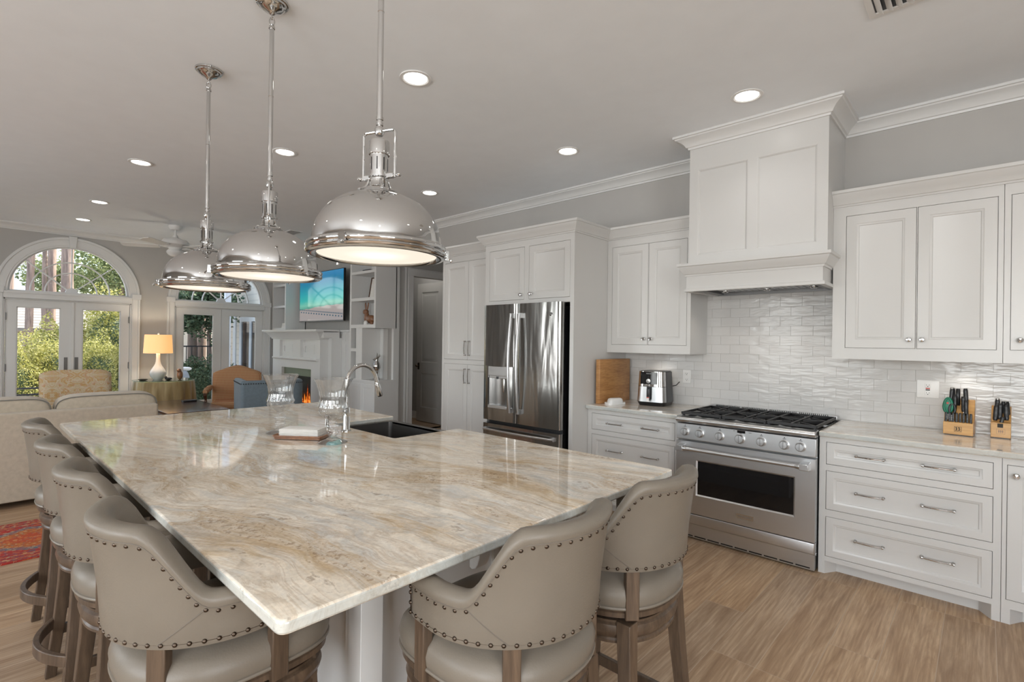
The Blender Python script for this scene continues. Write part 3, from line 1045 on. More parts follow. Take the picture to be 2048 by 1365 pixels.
# header casing of the hall opening and the hall doorway casing
b = MB()
yc0, yc1 = -4.85, -5.57
b.box(6.63, 6.65, yc0, yc0 + 0.10, 0, 2.469).box(6.62, 6.63, yc0 + 0.085, yc0 + 0.10, 0, 2.469)
b.box(6.63, 6.65, yc1 - 0.10, yc1, 0, 2.469)
b.box(6.63, 6.65, yc1 - 0.10, yc0 + 0.10, 2.47, 2.57).box(6.615, 6.65, yc1 - 0.105, yc0 + 0.105, 2.5705, 2.585)
b.box(6.65, 6.77, yc0 - 0.015, yc0 + 0.0, 0, 2.47).box(6.65, 6.77, yc1, yc1 + 0.01, 0, 2.47)
struct(b.build('trim_2', M['trim'], bevel=0.002))
b = MB()
b.box(6.63, 6.65, -4.74, -4.575, 0, 0.14).box(6.602, 6.65, -4.57, -4.5195, 0, 2.97)
b.box(6.635, 6.65, -4.73, -4.70, 0, 2.9).box(6.635, 6.65, -4.60, -4.57, 0, 2.9)
struct(b.build('trim_3', M['trim'], bevel=0.002))
struct(MB().box(X1 - 0.018, X1, -2.34, -2.03, 0, 0.15).box(X1 - 0.018, X1, -0.28, YN, 0, 0.15).build('baseboard_windows', M['trim'], bevel=0.003))

# hall door, standing open
dn = sgroup('door_5')
b = MB()
dx0, dx1, dy, dz0, dz1 = 6.79, 7.50, -5.58, 0.012, 2.46
wd = dx1 - dx0
b.box(dx0, dx1, dy - 0.035, dy - 0.012, dz0, dz1)
prof = [(0.0, -0.012), (0.0, 0.0)]
b.plate((dx0, dy, dz0), UX, UZ, UY, wd, dz1 - dz0, 0.012, [(0.115, wd - 0.115, 0.24, 0.86), (0.115, wd - 0.115, 1.04, 2.30)])
for z0, z1 in ((0.24, 0.86), (1.04, 2.30)):
    b.rings((dx0 + 0.115, dy - 0.012, dz0 + z0), UX, UZ, UY, wd - 0.23, z1 - z0, [(0, 0.012), (0.012, 0.010), (0.02, 0.002), (0.045, 0.0), (0.07, 0.008), (0.08, 0.008)])
b.build('door_leaf', M['halldoor'], dn, bevel=0.0015)
b = MB()
b.box(dx1 - 0.075, dx1 - 0.03, dy, dy + 0.006, 0.93, 1.05)
b.lathe([(0.0, 0), (0.024, 0.004), (0.028, 0.018), (0.018, 0.034), (0.0, 0.038)], M=Matrix.Translation((dx1 - 0.052, dy + 0.03, 1.0)) @ Matrix.Rotation(-pi / 2, 4, 'X'), n=16)
b.cyl((dx1 - 0.052, dy, 1.0), (dx1 - 0.052, dy + 0.035, 1.0), 0.009)
b.build('door_knob', M['bronze'], dn)


# french doors with fan lights
def french(ci, cy, w):
    hw = w / 2
    # casing
    b = MB()
    cas = [(0.0, 0.0), (0.0, 0.028), (0.012, 0.034), (0.022, 0.034), (0.03, 0.022), (0.075, 0.018), (0.083, 0.012), (0.10, 0.012), (0.11, 0.0)]
    xs = X1
    # side casings: profile in (offset from opening, proud of wall)
    for sgn in (-1, 1):
        for d0, d1, t in ((0, 0.012, 0.016), (0.012, 0.085, 0.020), (0.085, 0.112, 0.034)):
            y0, y1 = cy + sgn * (hw + d0), cy + sgn * (hw + d1)
            b.box(xs - t, xs, y0, y1, 0, ZA + 0.0)
        b.box(xs - 0.045, xs, cy + sgn * (hw - 0.0), cy + sgn * (hw + 0.125), ZA - 0.03, ZA + 0.055)
    b.box(xs - 0.026, xs, cy - hw - 0.0, cy + hw + 0.0, ZH, ZA)
    b.box(xs - 0.040, xs, cy - hw, cy + hw, ZA - 0.028, ZA + 0.004)
    b.box(xs - 0.034, xs, cy - hw, cy + hw, ZH, ZH + 0.014)
    # arch casing
    n = 40
    for r0, r1, t in ((RA - 0.012, RA + 0.012, 0.016), (RA + 0.012, RA + 0.10, 0.022), (RA + 0.10, RA + 0.135, 0.036)):
        def fn(i, j, r0=r0, r1=r1, t=t):
            a = pi * i / n
            r, x = ((r0, xs), (r0, xs - t), (r1, xs - t), (r1, xs))[j]
            return (x, cy + r * cos(a), ZA + 0.01 + r * sin(a))
        b.grid(fn, n + 1, 4)
    # keystone
    b.prism([(cy - 0.035, ZA + RA - 0.01), (cy + 0.035, ZA + RA - 0.01), (cy + 0.050, ZA + RA + 0.160), (cy - 0.050, ZA + RA + 0.160)], 'yz', xs - 0.05, xs)
    # jambs
    for sgn in (-1, 1):
        b.box(xs, xs + 0.16, cy + sgn * hw, cy + sgn * (hw - 0.018), 0, ZH)
    b.box(xs, xs + 0.16, cy - hw, cy + hw, ZH - 0.018, ZH)
    struct(b.build('trim_%d' % (3 + ci), M['trim'], bevel=0.002, bseg=1))
    # fan light
    g = sgroup('window_%d' % ci)
    b = MB()
    xa, xb = xs + 0.04, xs + 0.075
    for r0, r1, x0, x1 in ((RA - 0.035, RA, xs + 0.03, xs + 0.085), (0.457, 0.473, xa, xb), (0.297, 0.313, xa, xb), (0.0, 0.075, xa - 0.006, xb + 0.006)):
        def fn(i, j, r0=r0, r1=r1, x0=x0, x1=x1):
            a = pi * i / n
            r, x = ((r0, x0), (r1, x0), (r1, x1), (r0, x1))[j]
            return (x, cy + r * cos(a), ZA + 0.02 + r * sin(a))
        b.grid(fn, n + 1, 4, cv=True)
    b.box(xs + 0.03, xs + 0.085, cy - RA, cy + RA, ZA, ZA + 0.025)
    for ang in (41, 90, 139):
        a = radians(ang); d = Vector((0, cos(a), sin(a)))
        c = Vector(((xa + xb) / 2, cy, ZA + 0.02)) + d * (RA / 2)
        b.obox(c, UX, d, UX.cross(d), 0.017, RA / 2 - 0.01, 0.008)
    b.build('muntins', M['trim'], g)
    b = MB()
    arc = [(xs + 0.058, cy + (RA - 0.01) * cos(pi * k / n), ZA + 0.01 + (RA - 0.01) * sin(pi * k / n)) for k in range(n + 1)]
    b.add(arc, [tuple(range(n + 1))])
    b.build('pane', M['pane'], g)
    # two leaves
    for li, sgn in enumerate((1, -1)):
        g = sgroup('door_%d' % (2 * ci - 1 + li))
        ya, yb = cy + sgn * 0.003, cy + sgn * (hw - 0.022)       # meeting edge, hinge edge
        y0, y1 = min(ya, yb), max(ya, yb)
        b = MB()
        W = y1 - y0; st = 0.125; z0, z1 = 0.02, ZH - 0.022
        xf = xs + 0.018
        gl = (st, W - 0.115 if sgn > 0 else W - st, 0.30, z1 - z0 - 0.10)
        gl = (st if sgn > 0 else 0.115, W - (0.115 if sgn > 0 else st), 0.30, z1 - z0 - 0.10)
        b.plate((xf, y0, z0), UY, UZ, -UX, W, z1 - z0, 0.045, [gl])
        # glazing bead
        for d, t in ((0.0, 0.008), (0.010, 0.016)):
            b.rings((xf, y0 + gl[0], z0 + gl[2]), UY, UZ, -UX, gl[1] - gl[0], gl[3] - gl[2], [(0, 0.004), (0.008, 0.004), (0.012, -0.006), (0.012, -0.012)]) if False else None
        for (a0, a1, c0, c1) in ((gl[0], gl[0] + .012, gl[2], gl[3]), (gl[1] - .012, gl[1], gl[2], gl[3]), (gl[0], gl[1], gl[2], gl[2] + .012), (gl[0], gl[1], gl[3] - .012, gl[3])):
            b.box(xf + 0.012, xf + 0.03, y0 + a0, y0 + a1, z0 + c0, z0 + c1)
        if sgn < 0 and ci == 1:
            b.box(xf - 0.014, xf, cy - 0.03, cy + 0.004, z0, z1)      # astragal
        b.build('door_frame', M['trim'], g, bevel=0.0015, bseg=1)
        b = MB()
        b.box(xf + 0.018, xf + 0.022, y0 + gl[0], y0 + gl[1], z0 + gl[2], z0 + gl[3])
        b.build('pane', M['pane'], g, smooth=0)
        if ci == 1:
            hy = cy + sgn * 0.062
            b = MB()
            b.box(xf - 0.006, xf, hy - 0.021, hy + 0.021, 0.86, 1.12)
            b.cyl((xf - 0.006, hy, 0.90), (xf - 0.05, hy, 0.90), 0.009)
            b.tube([(xf - 0.05, hy, 0.90), (xf - 0.052, hy + sgn * 0.02, 0.90), (xf - 0.052, hy + sgn * 0.115, 0.895)], 0.009, 8)
            b.cyl((xf - 0.006, hy, 1.07), (xf - 0.016, hy, 1.07), 0.015)
            b.build('door_handle', M['pewter'], g)
        for zz in ((0.25, 0.98, 1.72) if ci == 1 else ()):
            b = MB()
            yh = y1 if sgn > 0 else y0
            b.box(xf - 0.012, xf + 0.004, yh - 0.012, yh + 0.014, zz - 0.05, zz + 0.05)
            b.cyl((xf - 0.012, yh + 0.001, zz - 0.055), (xf - 0.012, yh + 0.001, zz + 0.055), 0.007, n=10)
            b.build('hinge', M['grey'], g)


for i, (cy, w) in enumerate(DOORS):
    french(i + 1, cy, w)

# ---------------------------------------------------------------- ceiling fixtures
can0 = None
CANLAB = ['round recessed ceiling lamp right of the nearest pendant rod', 'round recessed ceiling lamp directly in front of the range hood crown',
          'round recessed ceiling lamp between the nearest pendant and the range hood', 'small recessed ceiling lamp just right of the nearest pendant dome',
          'recessed ceiling lamp beside the middle pendant rod', 'recessed ceiling lamp left of the farthest pendant rod, nearest of its row of three',
          'recessed ceiling lamp left of the ceiling fan, middle of its row of three', 'recessed ceiling lamp above the arched door, farthest of its row of three',
          'recessed ceiling lamp over the counter, out of view at the right', 'recessed ceiling lamp out of view to the right of the air vent',
          'recessed ceiling lamp behind the nearest bar stool', 'recessed ceiling lamp behind the row of bar stools', 'recessed ceiling lamp behind the camera']
for i, (x, y) in enumerate(CANS):
    if can0 is None:
        can0 = thing('recessed_lamp', CANLAB[0], 'ceiling light', (x, y, ZC), 'recessed ceiling lamps')
        MB().lathe([(0.070, 0.0), (0.094, 0.0), (0.098, -0.003), (0.096, -0.007), (0.080, -0.009), (0.070, -0.004)], (x, y, ZC), n=40, caps=False).build('trim_ring', M['white'], can0)
        MB().lathe([(0.0, -0.005), (0.05, -0.0055), (0.0705, -0.0045), (0.0705, -0.001)], (x, y, ZC), n=40).build('lens', M['can'], can0)
        o = can0
    else:
        o = copy_tree(can0)
    place(o, (x, y, ZC), 0, CANLAB[i])


def vent(x, y, w, l, n, label, rz=0.0):
    t = thing('air_vent', label, 'air vent', (x, y, ZC), 'ceiling air vents')
    b = MB()
    z = ZC
    b.plate((x - w / 2, y - l / 2, z - 0.008), UX, UY, -UZ, w, l, 0.007, [(0.028, w - 0.028, 0.028, l - 0.028)])
    b.build('vent_frame', M['white'], t, bevel=0.002)
    MB().box(x - w / 2 + 0.028, x + w / 2 - 0.028, y - l / 2 + 0.028, y + l / 2 - 0.028, z - 0.0015, z - 0.0005).build('duct_opening', M['black'], t)
    for k in range(n):
        xx = x - w / 2 + 0.028 + (w - 0.056) * (k + 0.5) / n
        MB().obox((xx, y, z - 0.010), (0.8, 0, 0.6), (0, 1, 0), (-0.6, 0, 0.8), (w - 0.056) / n * 0.42, l / 2 - 0.028, 0.001).build('louver', M['white'], t, smooth=0)
    t.rotation_euler = (0, 0, rz)
    return t


vent(0.25, -2.84, 0.36, 0.36, 8, 'white louvred air vent in the ceiling at the top right')
vent(7.73, -3.40, 0.30, 0.20, 7, 'small dark louvred air vent in the ceiling behind the middle pendant')
t = thing('recessed_lamp', 'recessed lamp in the ceiling of the room behind the hall doorway', 'ceiling light', (7.15, -5.25, ZC), 'recessed ceiling lamps')
MB().lathe([(0.070, 0.0), (0.094, 0.0), (0.098, -0.003), (0.096, -0.007), (0.080, -0.009), (0.070, -0.004)], (7.15, -5.25, ZC), n=40, caps=False).build('trim_ring', M['white'], t)
MB().lathe([(0.0, -0.005), (0.05, -0.0055), (0.0705, -0.0045), (0.0705, -0.001)], (7.15, -5.25, ZC), n=40).build('lens', M['can'], t)

# ---------------------------------------------------------------- kitchen cabinetry
DOORP = [(0, -0.019), (0, 0.0), (0.0015, 0.0015), (0.056, 0.0015), (0.060, -0.0015), (0.068, -0.004), (0.072, -0.009), (0.078, -0.0105)]
DRAWP = [(0, -0.019), (0, 0.0), (0.0015, 0.0015), (0.040, 0.0015), (0.044, -0.0015), (0.052, -0.004), (0.056, -0.009), (0.062, -0.0105)]


def knob(parent, x, y, z, r=0.0155):
    b = MB()
    b.lathe([(0.0, 0), (0.010, 0.0), (0.010, 0.003), (0.006, 0.006), (0.006, 0.013), (r, 0.019), (r, 0.025), (r * 0.75, 0.030), (0.0, 0.0315)],
            M=Matrix.Translation((x, y, z)) @ Matrix.Rotation(-pi / 2, 4, 'X'), n=20)
    return b.build('knob', M['chrome'], parent)


def pull(parent, x, y, z, L=0.135, vertical=False):
    b = MB()
    d = UZ if vertical else UX
    c = Vector((x, y, z))
    for s in (-1, 1):
        p = c + d * (s * L / 2)
        b.lathe([(0.0, 0), (0.0085, 0.0), (0.0085, 0.004), (0.0055, 0.007), (0.0055, 0.020), (0.0, 0.0215)], M=Matrix.Translation(p) @ Matrix.Rotation(-pi / 2, 4, 'X'), n=14)
        b.lathe([(0, -0.008), (0.007, -0.006), (0.009, 0), (0.007, 0.006), (0, 0.008)], M=Matrix.Translation(p + UY * 0.021) @ (Matrix.Rotation(pi / 2, 4, 'Y') if not vertical else Matrix.Identity(4)), n=12)
    pts = []
    for k in range(13):
        t = k / 12
        pts.append(c + d * (L * (t - 0.5)) + UY * (0.022 + 0.006 * sin(pi * t)))
    b.tube(pts, [0.0042 + 0.0012 * sin(pi * k / 12) for k in range(13)], 10)
    return b.build('handle', M['chrome'], parent)


def cabinet(name, label, cat, x0, x1, yf, z0, z1, doors=(), drawers=(), yb=YK, z_front0=None, group=None, extra=None, open_under=False):
    """inset-door cabinet, front facing +Y; doors/drawers = (xa, xb, za, zb, hardware list)"""
    t = thing(name, label, cat, ((x0 + x1) / 2, (yf + yb) / 2, z0 if z_front0 is None else 0.0), group)
    b = MB()
    zf = z0 if z_front0 is None else z_front0
    holes = [(xa - x0, xb - x0, za - zf, zb - zf) for xa, xb, za, zb, _ in list(doors) + list(drawers)]
    b.plate((x0, yf, zf), UX, UZ, UY, x1 - x0, z1 - zf, 0.021, holes)
    b.box(x0, x1, yb + 0.001, yf - 0.0215, zf, z1)
    if extra: extra(b)
    b.build('body', M['cabinet'], t, smooth=25)
    g = 0.0025
    for xa, xb, za, zb, hw in doors:
        d = MB().rings((xa + g, yf, za + g), UX, UZ, UY, xb - xa - 2 * g, zb - za - 2 * g, DOORP).build('door', M['cabinet'], t, smooth=25)
        for h in hw:
            if h[0] == 'knob': knob(d, h[1], yf + 0.001, h[2])
            else: pull(d, h[1], yf + 0.001, h[2], h[3], True)
    for xa, xb, za, zb, hw in drawers:
        d = MB().rings((xa + g, yf, za + g), UX, UZ, UY, xb - xa - 2 * g, zb - za - 2 * g, DRAWP).build('drawer', M['cabinet'], t, smooth=25)
        for h in hw: pull(d, h[1], yf - 0.009, h[2], h[3] if len(h) > 3 else 0.138)
    return t


YF, YU = -3.756, -4.05
ZCT = 0.874            # underside of the counter

def toe(x0, x1):
    def f(b):
        b.box(x0, x1, YK + 0.001, YF - 0.085, 0, 0.081)                     # plinth set back
        for xa, xb, s in ((x0, x0 + 0.035, 1), (x1 - 0.035, x1, -1)):
            b.box(xa, xb, YF - 0.085, YF, 0, 0.081)
            xi = xb if s > 0 else xa
            b.prism([(xi, YF - 0.0005), (xi, YF - 0.085), (xi + s * 0.05, YF - 0.085)], 'xy', 0, 0.081)
    return f


ZD = [(0.112, 0.366), (0.410, 0.658), (0.697, 0.840)]
HZ = [0.248, 0.542, 0.772]
cabinet('drawer_cabinet', 'white three-drawer base cabinet right of the steel range', 'cabinet', -0.074, 0.772, YF, 0, ZCT, z_front0=0.081,
        drawers=[(-0.042, 0.735, ZD[i][0], ZD[i][1], [('pull', 0.505, HZ[i]), ('pull', 0.185, HZ[i])]) for i in range(3)], extra=toe(-0.074, 0.772))
cabinet('drawer_cabinet', 'white three-drawer base cabinet left of the steel range, under the air fryer', 'cabinet', 1.712, 2.558, YF, 0, ZCT, z_front0=0.081,
        drawers=[(1.749, 2.515, ZD[i][0], ZD[i][1], [('pull', 2.29, HZ[i] - 0.008), ('pull', 1.96, HZ[i] - 0.008)]) for i in range(3)], extra=toe(1.712, 2.558))
cabinet('base_cabinet', 'white base cabinet with knobbed doors at the right edge of the picture', 'cabinet', -1.25, -0.076, YF, 0, ZCT, z_front0=0.081,
        doors=[(-0.66, -0.093, 0.126, 0.838, [('knob', -0.127, 0.784)]), (-1.22, -0.665, 0.126, 0.838, [('knob', -1.18, 0.784)])], extra=toe(-1.25, -0.076))


def underlit(x0, x1, z):
    def f(b):
        b.box(x0, x1, YU - 0.02, YU - 0.0005, z - 0.0, z + 0.02)
    return f


def valance(b_x0, b_x1):
    return None


cabinet('wall_cabinet', 'white two-door wall cabinet left of the range hood', 'cabinet', 1.766, 2.558, YU, 1.366, 2.49,
        doors=[(2.148, 2.510, 1.437, 2.325, [('knob', 2.185, 1.492)]), (1.797, 2.144, 1.437, 2.325, [('knob', 2.118, 1.492)])])
cabinet('wall_cabinet', 'large white two-door wall cabinet right of the range hood', 'cabinet', -0.076, 0.7655, YU, 1.366, 2.49,
        doors=[(0.317, 0.692, 1.440, 2.328, [('knob', 0.350, 1.498)]), (-0.052, 0.313, 1.440, 2.328, [('knob', 0.285, 1.498)])])
cabinet('wall_cabinet', 'white wall cabinet cut by the right edge of the picture', 'cabinet', -1.25, -0.078, YU, 1.366, 2.49,
        doors=[(-0.66, -0.105, 1.440, 2.328, [('knob', -0.146, 1.498)]), (-1.22, -0.665, 1.440, 2.328, [('knob', -1.18, 1.498)])])

# fridge surround: over-fridge cabinet, side panels, pantry
YR = -3.53


def fridge_sides(b):
    b.box(2.560, 2.600, YK + 0.001, YR, 0, 1.80)
    b.box(3.595, 3.640, YK + 0.001, YR, 0, 1.80)
    b.box(2.600, 3.595, YK + 0.001, YK + 0.02, 0, 1.80)


cabinet('fridge_cabinet', 'tall white surround with two small doors over the refrigerator', 'cabinet', 2.560, 3.640, YR, 1.80, 2.49,
        doors=[(3.125, 3.583, 1.842, 2.332, [('knob', 3.160, 1.888)]), (2.603, 3.070, 1.842, 2.332, [('knob', 3.042, 1.891)])], extra=fridge_sides)
bpy.data.objects['fridge_cabinet'].location.z = 1.80
cabinet('pantry_cabinet', 'tall white four-door pantry left of the refrigerator', 'cabinet', 3.642, 4.53, -3.72, 0, 2.49, z_front0=0.09,
        doors=[(4.102, 4.492, 1.246, 2.322, [('pull', 4.130, 1.373, 0.15)]), (3.70, 4.098, 1.246, 2.322, [('pull', 4.066, 1.373, 0.15)]),
               (4.102, 4.492, 0.12, 1.198, [('pull', 4.130, 1.072, 0.15)]), (3.70, 4.098, 0.12, 1.198, [('pull', 4.066, 1.072, 0.15)])],
        extra=lambda b: b.box(3.642, 4.53, YK + 0.001, -3.80, 0, 0.09))

# crown on the cabinets
ccp = [(-0.001, 2.392), (0.010, 2.392), (0.013, 2.402), (0.020, 2.405), (0.026, 2.418), (0.040, 2.440), (0.054, 2.456), (0.060, 2.470), (0.068, 2.474), (0.068, 2.493), (-0.001, 2.493)]
b = MB()
b.sweep(ccp, [(4.53, YK + 0.002), (4.53, -3.72), (3.644, -3.72)])
b.sweep(ccp, [(3.64, -3.78), (3.64, YR), (2.56, YR), (2.56, YU), (1.714, YU)])
b.sweep(ccp, [(0.7655, YU), (-1.25, YU)])
struct(b.build('trim_6', M['cabinet'], smooth=25))
# dust tops so that the crown reads solid from above
# ---------------------------------------------------------------- range hood
t = thing('range_hood', 'tall white panelled range hood reaching the ceiling above the steel range', 'range hood', (1.24, -4.1, 1.855))
b = MB()
b.plate((HX0, HY, 2.07), UX, UZ, UY, HX1 - HX0, 0.925, 0.02, [(0.831 - HX0, 1.213 - HX0, 0.073, 0.737), (1.276 - HX0, 1.646 - HX0, 0.073, 0.737)])
b.box(HX0, HX1, YK + 0.001, HY - 0.0205, 2.07, 2.995)
for xa, xb in ((0.831, 1.213), (1.276, 1.646)):
    b.rings((xa, HY, 2.143), UX, UZ, UY, xb - xa, 0.664, [(0, 0.0), (0.006, -0.002), (0.012, -0.008), (0.016, -0.012)])
b.build('chimney', M['cabinet'], t, smooth=25)
b = MB()
BX0, BX1, BY = 0.778, 1.700, -3.815
b.box(BX0, BX1, BY - 0.04, BY, 1.858, 2.0)
b.box(BX0, BX0 + 0.03, YK + 0.001, BY - 0.04, 1.858, 2.0).box(BX1 - 0.03, BX1, YK + 0.001, BY - 0.04, 1.858, 2.0)
b.box(BX0 + 0.03, BX1 - 0.03, YK + 0.001, BY - 0.04, 1.965, 1.999)
mp = [(0.0, 1.973), (0.008, 1.973), (0.010, 1.985), (0.018, 1.990), (0.030, 2.012), (0.042, 2.030), (0.046, 2.044), (0.056, 2.048), (0.056, 2.068), (0.0, 2.068)]
b.sweep(mp, [(BX1, YU + 0.0), (BX1, BY), (BX0, BY), (BX0, YU)])
b.box(BX0 + 0.001, BX1 - 0.001, YK + 0.001, BY - 0.001, 2.0005, 2.0675)
b.sweep([(0.0, 1.855), (0.012, 1.855), (0.014, 1.862), (0.012, 1.876), (0.0, 1.880)], [(BX1, YU + 0.0), (BX1, BY), (BX0, BY), (BX0, YU)])
b.build('mantel', M['cabinet'], t, smooth=25)
b = MB()
b.box(BX0 + 0.03, BX1 - 0.03, YK + 0.03, BY - 0.04, 1.935, 1.964)
b.box(BX0 + 0.03, BX1 - 0.03, YK + 0.002, YK + 0.03, 1.862, 1.964)
b.box(BX0 + 0.03, BX0 + 0.08, YK + 0.03, BY - 0.04, 1.87, 1.935).box(BX1 - 0.08, BX1 - 0.03, YK + 0.03, BY - 0.04, 1.87, 1.935)
b.build('liner', M['grey'], t, smooth=0)
nb = 15
for k in range(nb):
    xx = BX0 + 0.10 + (BX1 - BX0 - 0.20) * (k + 0.5) / nb
    MB().rbox(xx - 0.019, xx + 0.019, YK + 0.07, BY - 0.09, 1.885, 1.915, 0.008, 2).build('baffle', M['nickel'], t)
for xx in (0.92, 1.24, 1.56):
    MB().lathe([(0.0, 1.873), (0.022, 1.873), (0.028, 1.880), (0.028, 1.895), (0.0, 1.895)], (xx, YK + 0.16, 0), n=20).build('hood_lamp', M['chrome'], t)

# backsplash
b = MB()
b.box(0.764, 1.768, YK + 0.0005, YK + 0.010, 1.3721, 1.93)
b.box(-1.25, 2.559, YK + 0.0005, YK + 0.010, 0.905, 1.372)
struct(b.build('trim_7', M['tile'], smooth=0))

# counters
def slab(name, label, cat, poly, z0, z1, mat, r=0.006, parent=None):
    b = MB()
    b.prism(poly, 'xy', z0, z1)
    o = b.build(name, mat, parent, bevel=r, bseg=3)
    if parent is None: tag(o, label, cat)
    return o


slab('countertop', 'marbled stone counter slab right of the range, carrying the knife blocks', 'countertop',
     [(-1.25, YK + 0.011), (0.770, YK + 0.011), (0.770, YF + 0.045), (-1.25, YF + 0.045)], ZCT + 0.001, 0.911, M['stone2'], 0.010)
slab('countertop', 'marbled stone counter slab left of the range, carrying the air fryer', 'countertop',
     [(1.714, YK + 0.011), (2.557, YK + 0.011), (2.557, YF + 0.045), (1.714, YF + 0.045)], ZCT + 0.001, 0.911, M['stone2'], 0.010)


# outlets
def outlet(x, z, w, label, gfci=False):
    y = YK + 0.0105
    t = thing('power_outlet', label, 'power outlet', (x, YK + 0.010, z), 'outlets on the tiled backsplash')
    MB().rbox(x - w / 2, x + w / 2, y, y + 0.005, z - 0.058, z + 0.058, 0.002, 1).build('cover_plate', M['white'], t, bevel=0.002)
    for s in ((-1, 1)):
        b = MB()
        b.rbox(x - 0.017, x + 0.017, y + 0.003, y + 0.007, z + s * 0.026 - 0.014, z + s * 0.026 + 0.014, 0.0015, 1)
        so = b.build('socket', M['white'], t)
        b = MB()
        b.box(x - 0.008, x - 0.006, y + 0.0065, y + 0.0075, z + s * 0.026 - 0.003, z + s * 0.026 + 0.006)
        b.box(x + 0.006, x + 0.008, y + 0.0065, y + 0.0075, z + s * 0.026 - 0.003, z + s * 0.026 + 0.006)
        b.box(x - 0.0025, x + 0.0025, y + 0.0065, y + 0.0075, z + s * 0.026 - 0.011, z + s * 0.026 - 0.006)
        b.build('socket_slot', M['black'], so)
    if gfci:
        MB().box(x - 0.011, x + 0.011, y + 0.0055, y + 0.0085, z + 0.001, z + 0.008).build('reset_button', plain('red_button', (0.5, 0.03, 0.02, 1), 0.4), t)
        MB().box(x - 0.011, x + 0.011, y + 0.0055, y + 0.0085, z - 0.009, z - 0.002).build('test_button', M['black'], t)


outlet(1.940, 1.162, 0.075, 'white double outlet beside the air fryer')
outlet(0.275, 1.172, 0.118, 'wide white outlet with red reset button left of the knife blocks', True)

# ---------------------------------------------------------------- range cooker
RX0, RX1, RY = 0.779, 1.706, -3.700
t = thing('range_cooker', 'stainless steel gas range with seven knobs and a black oven window', 'range', (1.2425, -4.0, 0))
rw = RX1 - RX0
b = MB()
b.box(RX0 + 0.002, RX1 - 0.002, YK + 0.013, RY - 0.05, 0.10, 0.885)
b.build('range_body', M['steel'], t, smooth=0)
# kick panel with slots
b = MB()
b.plate((RX0 + 0.004, RY - 0.012, 0.012), UX, UZ, UY, rw - 0.008, 0.100, 0.02, [])
b.box(RX0 + 0.004, RX1 - 0.004, RY - 0.20, RY - 0.034, 0.012, 0.112)
kick = b.build('kick_panel', M['steel'], t, bevel=0.002)
n = 9
for k in range(n):
    xa = RX0 + 0.03 + (rw - 0.06) * k / n
    MB().box(xa, xa + (rw - 0.06) / n * 0.86, RY - 0.0125, RY - 0.0108, 0.020, 0.028).build('kick_slot', M['black'], kick, smooth=0)
# lower trim panel, oven door, control panel
MB().rbox(RX0, RX1, RY - 0.05, RY + 0.008, 0.118, 0.192, 0.012, 3).build('lower_panel', M['steel'], t)
dz0, dz1 = 0.198, 0.728
b = MB()
wx0, wx1, wz0, wz1 = 0.895, 1.552, 0.335, 0.598
b.plate((RX0, RY + 0.012, dz0), UX, UZ, UY, rw, dz1 - dz0, 0.060, [(wx0 - RX0, wx1 - RX0, wz0 - dz0, wz1 - dz0)])
b.rings((wx0, RY + 0.012, wz0), UX, UZ, UY, wx1 - wx0, wz1 - wz0, [(0, 0.0), (0.012, -0.010), (0.0125, -0.012)])
door = b.build('oven_door', M['steel'], t, bevel=0.006, bseg=2)
MB().box(wx0 + 0.010, wx1 - 0.010, RY - 0.006, RY + 0.0045, wz0 + 0.010, wz1 - 0.010).build('oven_window', M['blackglass'], door, smooth=0)
b = MB()
hz, hy = 0.682, RY + 0.072
b.cyl((RX0 + 0.075, hy, hz), (RX1 - 0.065, hy, hz), 0.0135, n=20)
for xx, s in ((RX0 + 0.055, 1), (RX1 - 0.050, -1)):
    b.prism([(RY + 0.012, hz - 0.028), (RY + 0.012, hz + 0.028), (hy + 0.018, hz + 0.020), (hy + 0.018, hz - 0.020)], 'yz', xx - 0.030, xx + 0.022)
    b.cyl((xx + s * 0.02, hy, hz), (xx + s * 0.05, hy, hz), 0.019, 0.0145, n=20)
b.build('door_handle', M['steel'], door, bevel=0.003)
# brand plate, lettering kept illegible as in the photograph's size
b = MB()
b.plate((1.145, RY + 0.0145, 0.243), UX, UZ, UY, 0.118, 0.034, 0.003, [(0.003, 0.115, 0.003, 0.031)])
b.box(1.148, 1.260, RY + 0.0115, RY + 0.0132, 0.246, 0.274)
badge = b.build('badge', M['nickel'], door, smooth=0)


def text_part(body, size, origin, right, up, mat, parent, name='lettering', depth=0.0006, align='CENTER', sx=1.0):
    cu = bpy.data.curves.new(name, 'FONT')
    cu.body = body; cu.size = size; cu.align_x = align; cu.align_y = 'CENTER'; cu.extrude = depth
    cu.space_character = 1.05
    o = bpy.data.objects.new(name, cu)
    COL.objects.link(o)
    dg = bpy.context.evaluated_depsgraph_get()
    me = bpy.data.meshes.new_from_object(o.evaluated_get(dg))
    bpy.data.objects.remove(o)
    right = Vector(right).normalized(); up = Vector(up).normalized(); nr = right.cross(up)
    R = Matrix((right, up, nr)).transposed()
    off = Vector((0, 0, 0))
    r = parent
    while r.parent is not None: r = r.parent
    off = Vector(r['_w'])
    for v in me.vertices:
        p = Vector((v.co.x * sx, v.co.y, v.co.z))
        v.co = R @ p + Vector(origin) - off
    me.materials.clear(); me.materials.append(mat)
    me.name = name
    o = bpy.data.objects.new(name, me)
    COL.objects.link(o); o.parent = parent
    return o


